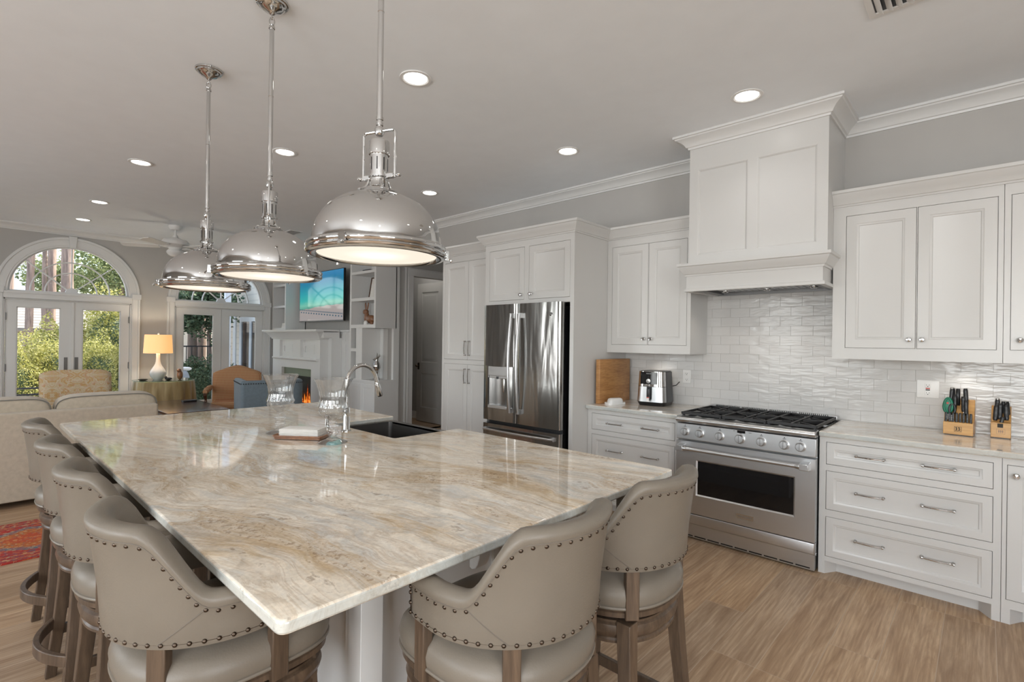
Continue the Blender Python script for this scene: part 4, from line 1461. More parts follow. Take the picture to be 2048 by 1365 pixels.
# facing +Y, reading direction is -X
text_part('MONOGRAM', 0.017, (1.204, RY + 0.0134, 0.260), (-1, 0, 0), (0, 0, 1), M['grey'], door, sx=0.92)
b = MB()
cz0, cz1 = 0.738, 0.862
b.prism([(RY - 0.05, cz0), (RY + 0.006, cz0), (RY + 0.010, cz0 + 0.004), (RY + 0.008, cz1 - 0.006), (RY - 0.05, cz1)], 'yz', RX0, RX1)
cp = b.build('control_panel', M['steel'], t, bevel=0.003)
b = MB()
pts = [(RY - 0.06, 0.866), (RY + 0.018, 0.866), (RY + 0.034, 0.878), (RY + 0.036, 0.893), (RY + 0.024, 0.905), (RY - 0.06, 0.908)]
b.prism(pts, 'yz', RX0 - 0.002, RX1 + 0.002)
b.build('front_bullnose', M['steel'], t, bevel=0.006, bseg=3)
ty = radians(1.0)
for k, xx in enumerate((1.640, 1.528, 1.383, 1.243, 1.104, 0.962, 0.866)):
    zz = 0.796
    Mx = Matrix.Translation((xx, RY + 0.008, zz)) @ Matrix.Rotation(-pi / 2 - ty, 4, 'X').inverted() if False else Matrix.Translation((xx, RY + 0.009, zz)) @ Matrix.Rotation(-pi / 2 + ty, 4, 'X')
    R = 0.031 if k == 3 else 0.028
    b = MB().lathe([(0.0, 0.0), (R + 0.004, 0.0), (R + 0.004, 0.005), (R - 0.001, 0.008), (R - 0.003, 0.027), (R - 0.006, 0.031), (0.0, 0.0315)], M=Mx, n=32)
    kb = b.build('knob', M['steel'], t)
    g = MB()
    st = len(g.v)
    g.box(-0.0018, 0.0018, -R * 0.85, R * 0.85, 0.0300, 0.0335)
    g.xf(Mx, st)
    g.build('knob_ridge', M['grey'], kb, smooth=0)
    b = MB(); b.lathe([(0.0, 0), (0.0035, 0), (0.0035, 0.001), (0, 0.001)], M=Matrix.Translation((xx, RY + 0.0075, 0.843)) @ Matrix.Rotation(-pi / 2 + ty, 4, 'X'), n=10)
    b.box(xx - 0.010, xx + 0.010, RY + 0.0082, RY + 0.0095, 0.833, 0.836)
    b.build('burner_mark', M['black'], cp)
MB().obox((1.236, RY + 0.0085, 0.845), UX, UY, UZ, 0.027, 0.002, 0.0085).build('clock_display', M['blackglass'], cp)
text_part('SET', 0.007, (1.283, RY + 0.0098, 0.847), (-1, 0, 0), (0, 0, 1), M['black'], cp)
text_part('OVEN', 0.007, (1.178, RY + 0.0098, 0.845), (-1, 0, 0), (0, 0, 1), M['black'], cp)
# cooktop
MB().box(RX0, RX1, YK + 0.06, RY - 0.052, 0.885, 0.906).build('cooktop_tray', M['blackglass'], t, bevel=0.003)
gw = (rw - 0.02) / 3
for g3 in range(3):
    xa = RX0 + 0.010 + g3 * gw; xb = xa + gw - 0.006
    ya, yb = YK + 0.085, RY - 0.045
    xm, ym = (xa + xb) / 2, (ya + yb) / 2
    z0, z1 = 0.918, 0.936
    b = MB()
    for (p, q) in (((xa, ya), (xb, ya)), ((xa, yb), (xb, yb)), ((xa, ya), (xa, yb)), ((xb, ya), (xb, yb)), ((xa, ym), (xb, ym)), ((xm, ya), (xm, yb)),):
        c = Vector(((p[0] + q[0]) / 2, (p[1] + q[1]) / 2, (z0 + z1) / 2)); d = Vector((q[0] - p[0], q[1] - p[1], 0))
        b.obox(c, d, UZ.cross(d), UZ, d.length / 2, 0.0065, (z1 - z0) / 2)
    for cy_ in ((ya + ym) / 2, (yb + ym) / 2):
        for sx in (-1, 1):
            for sy in (-1, 1):
                p = Vector((xm + sx * 0.03, cy_ + sy * 0.03, 0)); q = Vector((xm + sx * (gw / 2 - 0.012), cy_ + sy * (ym - ya) * 0.47, 0))
                d = q - p; c = (p + q) / 2; c.z = (z0 + z1) / 2
                b.obox(c, d, UZ.cross(d), UZ, d.length / 2, 0.005, (z1 - z0) / 2)
    for xx in (xa + 0.01, xb - 0.01):
        for yy in (ya + 0.01, yb - 0.01): b.box(xx - 0.007, xx + 0.007, yy - 0.007, yy + 0.007, 0.906, z0)
    b.build('grate', M['iron'], t, bevel=0.0015, bseg=1)
    for cy_ in ((ya + ym) / 2, (yb + ym) / 2):
        bb = MB().lathe([(0.0, 0.906), (0.055, 0.906), (0.052, 0.912), (0.036, 0.914), (0.036, 0.922), (0.030, 0.926), (0.0, 0.927)], (xm, cy_, 0), n=28)
        bb.build('burner', M['iron'], t)
# rear vent rail
b = MB()
vy0, vy1 = YK + 0.015, YK + 0.075
b.box(RX0, RX1, vy0, vy1, 0.906, 0.943)
rail = b.build('rear_vent_rail', M['steel'], t, bevel=0.006, bseg=3)
k = 0; ns = 64
for k in range(ns):
    xa = RX0 + 0.045 + (rw - 0.09) * k / ns
    if k % 16 in (0,): continue
    MB().obox((xa + 0.005, vy1 - 0.009, 0.9365), (1, 0.25, 0), (-0.25, 1, 0), UZ, 0.0028, 0.017, 0.0078).build('vent_slot', M['black'], rail, smooth=0)

# ---------------------------------------------------------------- refrigerator
FX0, FX1, FY = 2.640, 3.578, -3.455
t = thing('refrigerator', 'stainless steel french-door refrigerator with a water dispenser', 'refrigerator', (3.11, -3.9, 0))
MB().box(2.660, 3.560, YK + 0.03, FY - 0.075, 0.03, 1.765).build('fridge_body', M['black'], t, bevel=0.004)
b = MB(); b.box(FX0 + 0.03, FX0 + 0.11, FY - 0.09, FY - 0.02, 1.765, 1.785).box(FX1 - 0.11, FX1 - 0.03, FY - 0.09, FY - 0.02, 1.765, 1.785)
b.build('hinge_cover', M['black'], t, bevel=0.004)
xm = 3.140


def fdoor(x0, x1, z0, z1, name='fridge_door', disp=None):
    b = MB()
    # gently crowned front
    n = 14
    poly = [(x0, FY - 0.065), (x0, FY - 0.012), (x0 + 0.006, FY - 0.004)]
    poly += [(x0 + 0.012 + (x1 - x0 - 0.024) * k / n, FY + 0.004 * sin(pi * k / n)) for k in range(n + 1)]
    poly += [(x1 - 0.006, FY - 0.004), (x1, FY - 0.012), (x1, FY - 0.065)]
    if not disp:
        b.prism(poly, 'xy', z0, z1)
    else:
        xa, xb, za, zb = disp
        b.prism(poly, 'xy', z0, za); b.prism(poly, 'xy', zb, z1)
        fr = lambda p, lo, hi: [q for q in p if lo - 1e-6 <= q[0] <= hi + 1e-6]
        pl = [(x0, FY - 0.065), (x0, FY - 0.012), (x0 + 0.006, FY - 0.004), (x0 + 0.012, FY), (xa, FY + 0.003), (xa, FY - 0.065)]
        pr = [(xb, FY - 0.065), (xb, FY + 0.003), (x1 - 0.012, FY), (x1 - 0.006, FY - 0.004), (x1, FY - 0.012), (x1, FY - 0.065)]
        b.prism(pl, 'xy', za, zb); b.prism(pr, 'xy', za, zb)
        b.box(xa, xb, FY - 0.065, FY - 0.060, za, zb)
    return b.build(name, M['fridgesteel'], t, smooth=40)


DX0, DX1 = 3.255, 3.505
d2 = fdoor(xm + 0.002, FX1, 0.700, 1.800, disp=(DX0, DX1, 0.815, 1.215))
d1 = fdoor(FX0, xm - 0.002, 0.700, 1.800)
fz = fdoor(FX0, FX1, 0.085, 0.665, 'freezer_drawer')
MB().box(FX0 + 0.02, FX1 - 0.02, FY - 0.20, FY - 0.03, 0.0, 0.08).build('toe_grille', M['black'], t)
# dispenser
b = MB()
b.box(DX0 + 0.001, DX1 - 0.001, FY - 0.059, FY - 0.012, 1.10, 1.214)
b.box(DX0 + 0.001, DX1 - 0.001, FY - 0.013, FY + 0.006, 1.125, 1.214)
b.build('dispenser_panel', M['steel'], d2, bevel=0.003)
b = MB()
b.grid(lambda i, j: (DX0 + (DX1 - DX0) * i / 12, FY - 0.012 - 0.045 * sin(pi * i / 12) ** 0.6, 0.845 + j * 0.262), 13, 2)
b.build('dispenser_recess', M['sinksteel'], d2)
MB().box(DX0 + 0.001, DX1 - 0.001, FY - 0.058, FY + 0.008, 0.815, 0.845).build('drip_tray', M['steel'], d2, bevel=0.003)
MB().rbox(DX0 + 0.055, DX0 + 0.085, FY - 0.035, FY - 0.02, 0.97, 1.10, 0.006, 2).build('dispenser_paddle', M['nickel'], d2)
MB().cyl((DX0 + 0.14, FY - 0.012, 1.118), (DX0 + 0.14, FY - 0.012, 1.095), 0.012, n=12).build('water_spout', M['black'], d2)
# handles: long bowed bars each side of the centre seam
for dd, xx in ((d2, xm + 0.052), (d1, xm - 0.050)):
    b = MB()
    pts = []
    for k in range(17):
        u = k / 16
        pts.append((xx, FY + 0.030 + 0.034 * sin(pi * u), 0.800 + 0.905 * u))
    b.tube(pts, 0.0125, 10)
    for zz in (0.815, 1.690): b.box(xx - 0.013, xx + 0.013, FY - 0.004, FY + 0.036, zz - 0.022, zz + 0.022)
    b.build('door_handle', M['steel'], dd)
b = MB()
b.tube([(FX0 + 0.045 + (FX1 - FX0 - 0.09) * k / 16, FY + 0.030 + 0.030 * sin(pi * k / 16), 0.615) for k in range(17)], 0.013, 10)
for xx in (FX0 + 0.06, FX1 - 0.06): b.box(xx - 0.022, xx + 0.022, FY - 0.004, FY + 0.034, 0.602, 0.628)
b.build('drawer_handle', M['steel'], fz)
# round maker's badge
b = MB()
Mx = Matrix.Translation((2.745, FY + 0.0015, 1.694)) @ Matrix.Rotation(-pi / 2, 4, 'X')
b.lathe([(0.0, 0), (0.017, 0), (0.017, 0.003), (0.0135, 0.0035), (0.0135, 0.002), (0, 0.002)], M=Mx, n=28)
bd = b.build('badge', M['chrome'], d1)
b = MB(); b.lathe([(0.0, 0.002), (0.0132, 0.002), (0.0132, 0.0028), (0, 0.0028)], M=Mx, n=28)
b.build('badge_face', M['black'], bd)
text_part('GE', 0.013, (2.745, FY + 0.0052, 1.694), (-1, 0, 0), (0, 0, 1), M['nickel'], bd)

# ---------------------------------------------------------------- things on the counters
ZT = 0.912
# cutting board leaning against the fridge panel
t = MB().rbox(2.478, 2.518, -4.345, -3.825, 0, 0.392, 0.006, 2)
ang = radians(4)
o = MB().rbox(-0.021, 0.021, -0.26, 0.26, 0, 0.392, 0.005, 2).xf(Matrix.Translation((2.505, -4.085, ZT)) @ Matrix.Rotation(0.0, 4, 'Z') @ Matrix.Rotation(0.0, 4, 'Y'))
tag(o.build('cutting_board', M['butcher'], bevel=0.002), 'thick brown butcher-block board standing against the white fridge panel', 'cutting board')

# butter dish
bx, by = 2.40, -3.945
t = thing('butter_dish', 'small white covered butter dish in front of the cutting board', 'butter dish', (bx, by, ZT))
R = Matrix.Rotation(radians(72), 4, 'Z')
b = MB().rbox(-0.095, 0.095, -0.048, 0.048, 0.0, 0.010, 0.03, 5).xf(Matrix.Translation((bx, by, ZT)) @ R)
b.build('tray', M['porcelain'], t)
b = MB()
sec = [(0.075, 0.034, 0.010), (0.073, 0.033, 0.03), (0.066, 0.029, 0.046), (0.05, 0.018, 0.053)]
n = 28
def sup(a, hx, hy, e=0.45):
    c_, s_ = cos(a), sin(a)
    return (hx * abs(c_) ** e * (1 if c_ >= 0 else -1), hy * abs(s_) ** e * (1 if s_ >= 0 else -1))
for j in range(len(sec)):
    for k in range(n):
        x_, y_ = sup(2 * pi * k / n, sec[j][0], sec[j][1])
        b.v.append((x_, y_, sec[j][2]))
for j in range(len(sec) - 1):
    for k in range(n): b.f.append((j * n + k, j * n + (k + 1) % n, (j + 1) * n + (k + 1) % n, (j + 1) * n + k)); b.mi.append(0)
b.f.append(tuple((len(sec) - 1) * n + k for k in range(n))); b.mi.append(0)
b.xf(Matrix.Translation((bx, by, ZT)) @ R)
b.build('cover', M['porcelain'], t, smooth=50)

# air fryer
ax, ay, arz = 2.135, -4.185, radians(7)
t = thing('air_fryer', 'black and chrome air fryer with a round dial on the left counter', 'air fryer', (ax, ay, ZT))
TM = Matrix.Translation((ax, ay, ZT)) @ Matrix.Rotation(arz, 4, 'Z')


def shell(z0, z1, hw0, hw1, hd0, hd1, r, amin=0, amax=360, grow=0.0, n=48):
    """rounded-square tapered band; front is +Y"""
    b = MB()
    def P(a, z):
        u = (z - z0) / (z1 - z0)
        x_, y_ = sup(radians(a), hw0 + (hw1 - hw0) * u + grow, hd0 + (hd1 - hd0) * u + grow, 0.42)
        return (x_, y_, z)
    full = amax - amin >= 360
    N = n if full else n + 1
    zs = [z0, z1]
    b.grid(lambda i, j: P(amin + (amax - amin) * i / n, zs[j]), N, 2, cu=full)
    if full:
        b.f.append(tuple(reversed([i * 2 for i in range(N)]))); b.mi.append(0)
        b.f.append(tuple(i * 2 + 1 for i in range(N))); b.mi.append(0)
    return b


b = shell(0.0, 0.030, 0.118, 0.131, 0.128, 0.142, 0.03)
b2 = shell(0.030, 0.288, 0.131, 0.118, 0.142, 0.130, 0.03)
b.add(b2.v, b2.f)
b3 = shell(0.288, 0.300, 0.118, 0.108, 0.130, 0.120, 0.03); b.add(b3.v, b3.f)
b.xf(TM).build('fryer_body', M['black'], t, smooth=40)
shell(0.034, 0.164, 0.131, 0.1245, 0.142, 0.136, 0.03, 22, 160, grow=0.0015).xf(TM).build('basket_front', M['steel'], t, smooth=50)
b = shell(0.168, 0.296, 0.1243, 0.1176, 0.1357, 0.130, 0.03, 22, 160, grow=0.0012)
b.xf(TM).build('control_surround', M['chrome'], t, smooth=50)
fr = MB()
fr.grid(lambda i, j: (-0.075 + 0.15 * i / 10 + 0.012, (0.1375 if j == 0 else 0.1330) - 0.0015 * abs(i - 5) / 5, 0.186 if j == 0 else 0.293), 11, 2)
pn = fr.xf(TM).build('control_panel', M['blackglass'], t, smooth=50)
d = MB().lathe([(0.0, 0), (0.020, 0), (0.019, 0.012), (0.0, 0.013)], M=TM @ Matrix.Translation((0.012, 0.137, 0.214)) @ Matrix.Rotation(-pi / 2, 4, 'X'), n=28)
d.build('dial', M['nickel'], pn)
up = (0, 0, 1); rt = (TM.to_3x3() @ Vector((-1, 0, 0)))
text_part('VORTEX', 0.012, TM @ Vector((0.012, 0.137, 0.277)), rt, up, M['inkwhite'], pn)
b = MB().box(-0.018, 0.028, 0.137, 0.143, 0.055, 0.166)
b.xf(TM).build('handle_recess', M['black'], t, bevel=0.002)
b = MB().rbox(-0.010, 0.020, 0.141, 0.172, 0.052, 0.150, 0.008, 3)
b.xf(TM).build('basket_handle', M['black'], t)
b = MB().box(-0.006, 0.016, 0.172, 0.1732, 0.040, 0.078)
st = b.xf(TM).build('warning_sticker', M['paper'], t)
MB().box(-0.006, 0.016, 0.1733, 0.1737, 0.070, 0.077).xf(TM).build('sticker_stripe', plain('sticker_red', (0.55, 0.04, 0.03, 1), 0.6), st)
MB().tube([TM @ Vector(p) for p in ((-0.10, -0.10, 0.16), (-0.14, -0.13, 0.17), (-0.16, -0.16, 0.20))], 0.004, 8).build('power_cord', M['black'], t)


# knife blocks
def handle_mesh(L, w, th, style, M4, rivets=True):
    """knife handle along +Z from z=0 to L"""
    b = MB()
    n = 9
    def prof(u):
        if style == 'curved': return (w * (0.5 + 0.05 * sin(pi * u)), 0.012 * sin(pi * u) + 0.010 * u * u)
        return (w * (0.47 + 0.06 * cos(2 * pi * u)), 0.0)
    vs = []
    m_ = 12
    for i in range(n):
        u = i / (n - 1)
        hw, off = prof(u)
        k0 = 1.0 if 0 < i < n - 1 else 0.8
        for k in range(m_):
            a = 2 * pi * k / m_
            x_, y_ = sup(a, hw * k0, th / 2 * k0, 0.6)
            vs.append((y_, x_ + off, u * L))
    fs = []
    for i in range(n - 1):
        for k in range(m_): fs.append((i * m_ + k, i * m_ + (k + 1) % m_, (i + 1) * m_ + (k + 1) % m_, (i + 1) * m_ + k))
    fs.append(tuple(reversed(range(m_)))); fs.append(tuple((n - 1) * m_ + k for k in range(m_)))
    b.add(vs, fs)
    b.xf(M4)
    r = MB()
    if rivets:
        for u in (0.22, 0.5, 0.78):
            for s in (-1, 1):
                r.lathe([(0, 0), (0.0028, 0), (0.0022, 0.0012), (0, 0.0014)], M=Matrix.Translation((s * th / 2 * 0.93, 0, u * L)) @ Matrix.Rotation(s * pi / 2, 4, 'Y'), n=8)
        r.xf(M4)
    return b, r


def knife_block(loc, rz, w, dep, hf, hb, label, lab2, emblem, dark, name='knife_block'):
    t = thing('knife_block', label, 'knife block', loc)
    TMb = Matrix.Translation(loc) @ Matrix.Rotation(rz, 4, 'Z')
    b = MB()
    # side profile in local y (front +) / z
    prof = [(dep / 2, 0.004), (dep / 2, hf), (dep / 2 - 0.045, hf + 0.004), (-dep / 2 + 0.02, hb), (-dep / 2, hb - 0.006), (-dep / 2 - 0.0, 0.004)]
    b.prism(prof, 'yz', -w / 2, w / 2)
    b.xf(TMb).build('block', M['bamboo'], t, bevel=0.002)
    b = MB().box(-w / 2 + 0.006, w / 2 - 0.006, -dep / 2 + 0.006, dep / 2 - 0.006, 0, 0.004)
    b.xf(TMb).build('block_base', M['black'], t)
    return t, TMb


KB = (0.112, -4.240, ZT); KRZ = radians(-3)
t1, T1 = knife_block(KB, KRZ, 0.140, 0.15, 0.078, 0.215, 'wide pale wooden knife block full of knives, left of the narrow block', None, True, False)
b = MB()
b.plate((-0.017, 0.0762, 0.022), UX, UZ, UY, 0.034, 0.032, 0.0008, [(0.0015, 0.0325, 0.0015, 0.0305)])
em = b.xf(T1).build('emblem', M['inkblack'], t1, smooth=0)
b = MB()
for s in (-1, 1):
    cx = s * 0.0065
    b.lathe([(0, 0), (0.0028, 0), (0.0028, 0.0008), (0, 0.0008)], M=Matrix.Translation((cx, 0.0756, 0.0475)) @ Matrix.Rotation(-pi / 2, 4, 'X'), n=10)
    for p, q, wv in (((cx, 0.0445), (cx, 0.035), 0.0018), ((cx, 0.043), (cx + 0.006, 0.049), 0.0012), ((cx, 0.043), (cx - 0.006, 0.039), 0.0012), ((cx, 0.036), (cx + 0.005, 0.027), 0.0015), ((cx, 0.036), (cx - 0.005, 0.027), 0.0015)):
        d = Vector((q[0] - p[0], 0, q[1] - p[1]))
        b.obox(((p[0] + q[0]) / 2, 0.0762, (p[1] + q[1]) / 2), d, UY, d.cross(UY), d.length / 2, 0.0004, wv)
b.xf(T1).build('emblem_figures', M['inkblack'], em, smooth=0)

KB2 = (-0.078, -4.300, ZT)
t2, T2 = knife_block(KB2, radians(-2), 0.088, 0.14, 0.092, 0.185, 'narrow warm-brown knife block at the right, beside the wide block', None, False, True)
b = MB()
b.plate((-0.019, 0.0702, 0.026), UX, UZ, UY, 0.038, 0.030, 0.0006, [(0.0008, 0.0372, 0.0008, 0.0292)])
e2 = b.xf(T2).build('emblem', M['darkwood'], t2, smooth=0)
b = MB()
for cx in (-0.008, 0.0, 0.008):
    b.box(cx - 0.0012, cx + 0.0012, 0.0698, 0.0704, 0.032, 0.050)
    b.box(cx - 0.0035, cx + 0.0035, 0.0698, 0.0704, 0.040, 0.0425)
b.xf(T2).build('emblem_figures', M['darkwood'], e2, smooth=0)
b = MB().box(-0.010, 0.015, 0.066, 0.0706, 0.064, 0.088)
b.xf(T2).build('front_slot', M['inkblack'], t2)

GREEN = plain('green_handle', (0.0, 0.16, 0.085, 1), 0.35, var=0.05)
REDP = plain('red_mark', (0.55, 0.04, 0.03, 1), 0.4)
knives = []
# (block, x, y, z0, lean back deg, lean side deg, length, width, thick, style, label, material)
tilt = 17
specs = [
    (T1, 0.045, -0.045, 0.196, 16, 3, 0.105, 0.026, 0.017, 'straight', 'straight black handle with a steel cap at the back left of the wide block', 'black', True),
    (T1, 0.030, -0.050, 0.205, 14, -2, 0.100, 0.016, 0.014, 'straight', 'slim black handle standing tallest left in the wide block', 'black', False),
    (T1, 0.008, -0.045, 0.204, 12, -1, 0.098, 0.030, 0.017, 'curved', 'curved black handle standing tallest in the middle of the wide block', 'black', False),
    (T1, -0.030, -0.045, 0.200, 14, -3, 0.105, 0.030, 0.018, 'straight', 'broad black handle with steel bolster at the back right of the wide block', 'black', True),
    (T1, 0.024, -0.010, 0.168, 16, 2, 0.092, 0.026, 0.017, 'straight', 'black handle just behind the green shears in the wide block', 'black', True),
    (T1, -0.020, -0.012, 0.170, 18, -2, 0.088, 0.024, 0.017, 'straight', 'black handle second from the right in the wide block', 'black', True),
    (T1, -0.034, 0.008, 0.150, 20, -2, 0.085, 0.024, 0.016, 'straight', 'black handle with steel rivets low at the right of the wide block', 'black', True),
    (T2, 0.020, -0.030, 0.166, 16, 2, 0.082, 0.026, 0.018, 'straight', 'steel-capped black handle at the back left of the narrow block', 'black', True),
    (T2, -0.010, -0.030, 0.166, 14, -1, 0.072, 0.020, 0.016, 'straight', 'small black handle at the back centre of the narrow block', 'black', True),
    (T2, -0.030, -0.026, 0.164, 15, -5, 0.075, 0.028, 0.018, 'curved', 'curved black handle at the back right of the narrow block', 'black', True),
    (T2, 0.026, 0.010, 0.128, 18, 3, 0.085, 0.022, 0.018, 'straight', 'black handle at the front left of the narrow block', 'black', True),
    (T2, 0.006, 0.000, 0.136, 18, 1, 0.090, 0.024, 0.018, 'straight', 'long black handle in the middle of the narrow block', 'black', True),
    (T2, -0.024, 0.004, 0.134, 18, -2, 0.085, 0.024, 0.018, 'straight', 'black riveted handle at the front right of the narrow block', 'black', True),
    (T2, 0.004, 0.048, 0.094, 24, 12, 0.060, 0.018, 0.014, 'straight', 'small dark handle lying over the front slot of the narrow block', 'black', False),
]
for (TB, x, y, z, lb, ls, L, w, th, sty, lab, mt, rv) in specs:
    w, th, L = w * 1.35, th * 1.3, L * 1.08
    M4 = TB @ Matrix.Translation((x, y + 0.004, z - 0.030)) @ Matrix.Rotation(radians(lb * 0.35), 4, 'X') @ Matrix.Rotation(radians(-ls), 4, 'Y')
    hb, rr = handle_mesh(L, w, th, sty, M4, rv)
    lc = M4 @ Vector((0, 0, 0))
    k = thing('kitchen_knife', lab, 'knife', tuple(lc), 'knives in the blocks')
    hb.build('handle', M[mt], k, smooth=50)
    if rr.v: rr.build('rivets', M['nickel'], k)
    bl = MB().box(-0.0008, 0.0008, -w * 0.4, w * 0.2, -0.05, 0.012).xf(M4)
    bl.build('blade', M['nickel'], k, smooth=0)
    if 'cap' in lab:
        MB().lathe([(0, L - 0.004), (w * 0.46, L - 0.004), (w * 0.42, L + 0.006), (0, L + 0.008)], M=M4 @ Matrix.Diagonal((0.75, 1, 1, 1)), n=14).build('end_cap', M['nickel'], k)
# steak knives standing along the front ledge of the wide block
STK = ['leftmost steak knife on the front ledge of the wide block', 'second steak knife from the left on the front ledge', 'third steak knife from the left on the front ledge',
       'fourth steak knife from the left on the front ledge', 'fifth steak knife from the left on the front ledge', 'sixth steak knife from the left on the front ledge',
       'steak knife next to the rightmost on the front ledge', 'rightmost steak knife on the front ledge of the wide block']
for i in range(8):
    x = 0.058 - i * 0.0165
    M4 = T1 @ Matrix.Translation((x, 0.052, 0.076)) @ Matrix.Rotation(radians(7), 4, 'X')
    hb, rr = handle_mesh(0.060, 0.014, 0.013, 'straight', M4, False)
    k = thing('steak_knife', STK[i], 'knife', tuple(M4 @ Vector((0, 0, 0))), 'steak knives on the front ledge')
    hb.build('handle', M['black'], k, smooth=50)
    MB().box(-0.0006, 0.0006, 0.0042, 0.0058, 0.004, 0.028).xf(M4).build('tang', M['nickel'], k, smooth=0)
# green shears
M4 = T1 @ Matrix.Translation((0.052, 0.022, 0.128)) @ Matrix.Rotation(radians(4), 4, 'X')
k = thing('kitchen_shears', 'green-handled kitchen shears with a red mark in the wide knife block', 'scissors', tuple(M4 @ Vector((0, 0, 0))))
b = MB()
loop = [(0.020 * cos(2 * pi * i / 28) * (1 - 0.15 * sin(2 * pi * i / 28)), 0.0, 0.047 + 0.045 * sin(2 * pi * i / 28)) for i in range(28)]
b.tube(loop, [0.0075] * 28, 8, closed=True)
b.rbox(-0.018, 0.018, -0.005, 0.005, 0.004, 0.088, 0.004, 2)
b.xf(M4).build('handle', GREEN, k, smooth=50)
MB().lathe([(0, 0), (0.006, 0), (0.006, 0.001), (0, 0.001)], M=M4 @ Matrix.Translation((0.002, 0.0052, 0.062)) @ Matrix.Rotation(-pi / 2, 4, 'X'), n=12).build('red_dot', REDP, k)
MB().box(-0.004, 0.004, -0.001, 0.001, -0.05, 0.01).xf(M4).build('blade', M['nickel'], k)
M4 = T1 @ Matrix.Translation((0.032, 0.026, 0.118)) @ Matrix.Rotation(radians(6), 4, 'X')
k = thing('kitchen_shears', 'black-handled shears leaning beside the green ones in the wide knife block', 'scissors', tuple(M4 @ Vector((0, 0, 0))))
b = MB()
loop = [(0.014 * cos(2 * pi * i / 24), 0.0, 0.036 + 0.032 * sin(2 * pi * i / 24)) for i in range(24)]
b.tube(loop, [0.0065] * 24, 8, closed=True)
b.xf(M4).build('handle', M['black'], k, smooth=50)
MB().box(-0.004, 0.004, -0.001, 0.001, -0.04, 0.01).xf(M4).build('blade', M['nickel'], k)

# ---------------------------------------------------------------- island
IX0, IX1, IY0, IY1 = 0.975, 4.175, -2.085, -0.414
IZ0, IZ1 = 0.884, 0.914
SX0, SX1, SY = 2.372, 3.060, -1.622


def rcorner(poly, r, which, n=5):
    out = []
    N = len(poly)
    for i, p in enumerate(poly):
        if i not in which: out.append(p); continue
        p = Vector(p); a = (Vector(poly[i - 1]) - p).normalized(); c = (Vector(poly[(i + 1) % N]) - p).normalized()
        rr = which[i] if isinstance(which, dict) else r
        ctr = p + (a + c) * rr
        s0 = p + a * rr; s1 = p + c * rr
        a0 = atan2(s0.y - ctr.y, s0.x - ctr.x); a1 = atan2(s1.y - ctr.y, s1.x - ctr.x)
        d = (a1 - a0 + pi) % (2 * pi) - pi
        for k in range(n + 1):
            q = a0 + d * k / n
            out.append((ctr.x + rr * cos(q), ctr.y + rr * sin(q)))
    return out


poly = [(IX0, IY1), (IX1, IY1), (IX1, IY0), (SX1, IY0), (SX1, SY), (SX0, SY), (SX0, IY0), (IX0, IY0)]
poly = rcorner(poly, 0.02, {0: 0.022, 1: 0.02, 2: 0.02, 4: 0.015, 5: 0.015, 6: 0.01, 3: 0.01, 7: 0.02})
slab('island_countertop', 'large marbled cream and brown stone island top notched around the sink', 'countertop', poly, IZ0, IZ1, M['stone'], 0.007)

BXI0, BXI1, BYI0, BYI1 = 1.350, 4.10, -2.045, -0.815
t = thing('island_cabinet', 'white panelled kitchen island base under the marbled top', 'kitchen island', (2.7, -1.43, 0))
b = MB()
b.box(BXI0 + 0.037, SX0 - 0.003, BYI0 + 0.02, BYI1 - 0.02, 0.0, IZ0 - 0.002).box(SX1 + 0.003, BXI1 - 0.02, BYI0 + 0.02, BYI1 - 0.02, 0.0, IZ0 - 0.002)
b.box(SX0 - 0.003, SX1 + 0.003, SY + 0.02, BYI1 - 0.018, 0.0, IZ0 - 0.002).box(SX0 - 0.003, SX1 + 0.003, BYI0 + 0.02, SY + 0.02, 0.0, 0.63)
# end panel facing -X
w = BYI1 - BYI0
b.plate((BXI0 + 0.019, BYI0, 0.0), UY, UZ, -UX, w, IZ0 - 0.002, 0.018, [(0.09, w / 2 - 0.035, 0.14, 0.80), (w / 2 + 0.035, w - 0.09, 0.14, 0.80)])
# corner posts
for x_, y_ in ((BXI0, BYI1 - 0.07), (BXI0, BYI0)):
    b.box(x_ - 0.003, x_ + 0.07, y_ - 0.003, y_ + 0.073, 0, IZ0 - 0.003)
    b.box(x_ - 0.008, x_ + 0.074, y_ - 0.008, y_ + 0.078, 0, 0.14)
    b.box(x_ - 0.007, x_ + 0.073, y_ - 0.007, y_ + 0.077, 0.845, 0.866)
# side panels facing +Y
L = BXI1 - BXI0
b.plate((BXI0, BYI1 - 0.0, 0.0), UX, UZ, UY, L, IZ0 - 0.002, 0.02, [(0.09 + k * (L - 0.10) / 4, 0.03 + (k + 1) * (L - 0.10) / 4, 0.14, 0.80) for k in range(4)])
b.plate((BXI0, BYI0, 0.0), UX, UZ, -UY, L, 0.62, 0.02, [(0.09 + k * (L - 0.10) / 4, 0.03 + (k + 1) * (L - 0.10) / 4, 0.14, 0.56) for k in range(4)])
b.plate((BXI1, BYI0, 0.0), UY, UZ, UX, w, IZ0 - 0.002, 0.02, [])
b.build('island_body', M['cabinet'], t, bevel=0.0015, bseg=1)
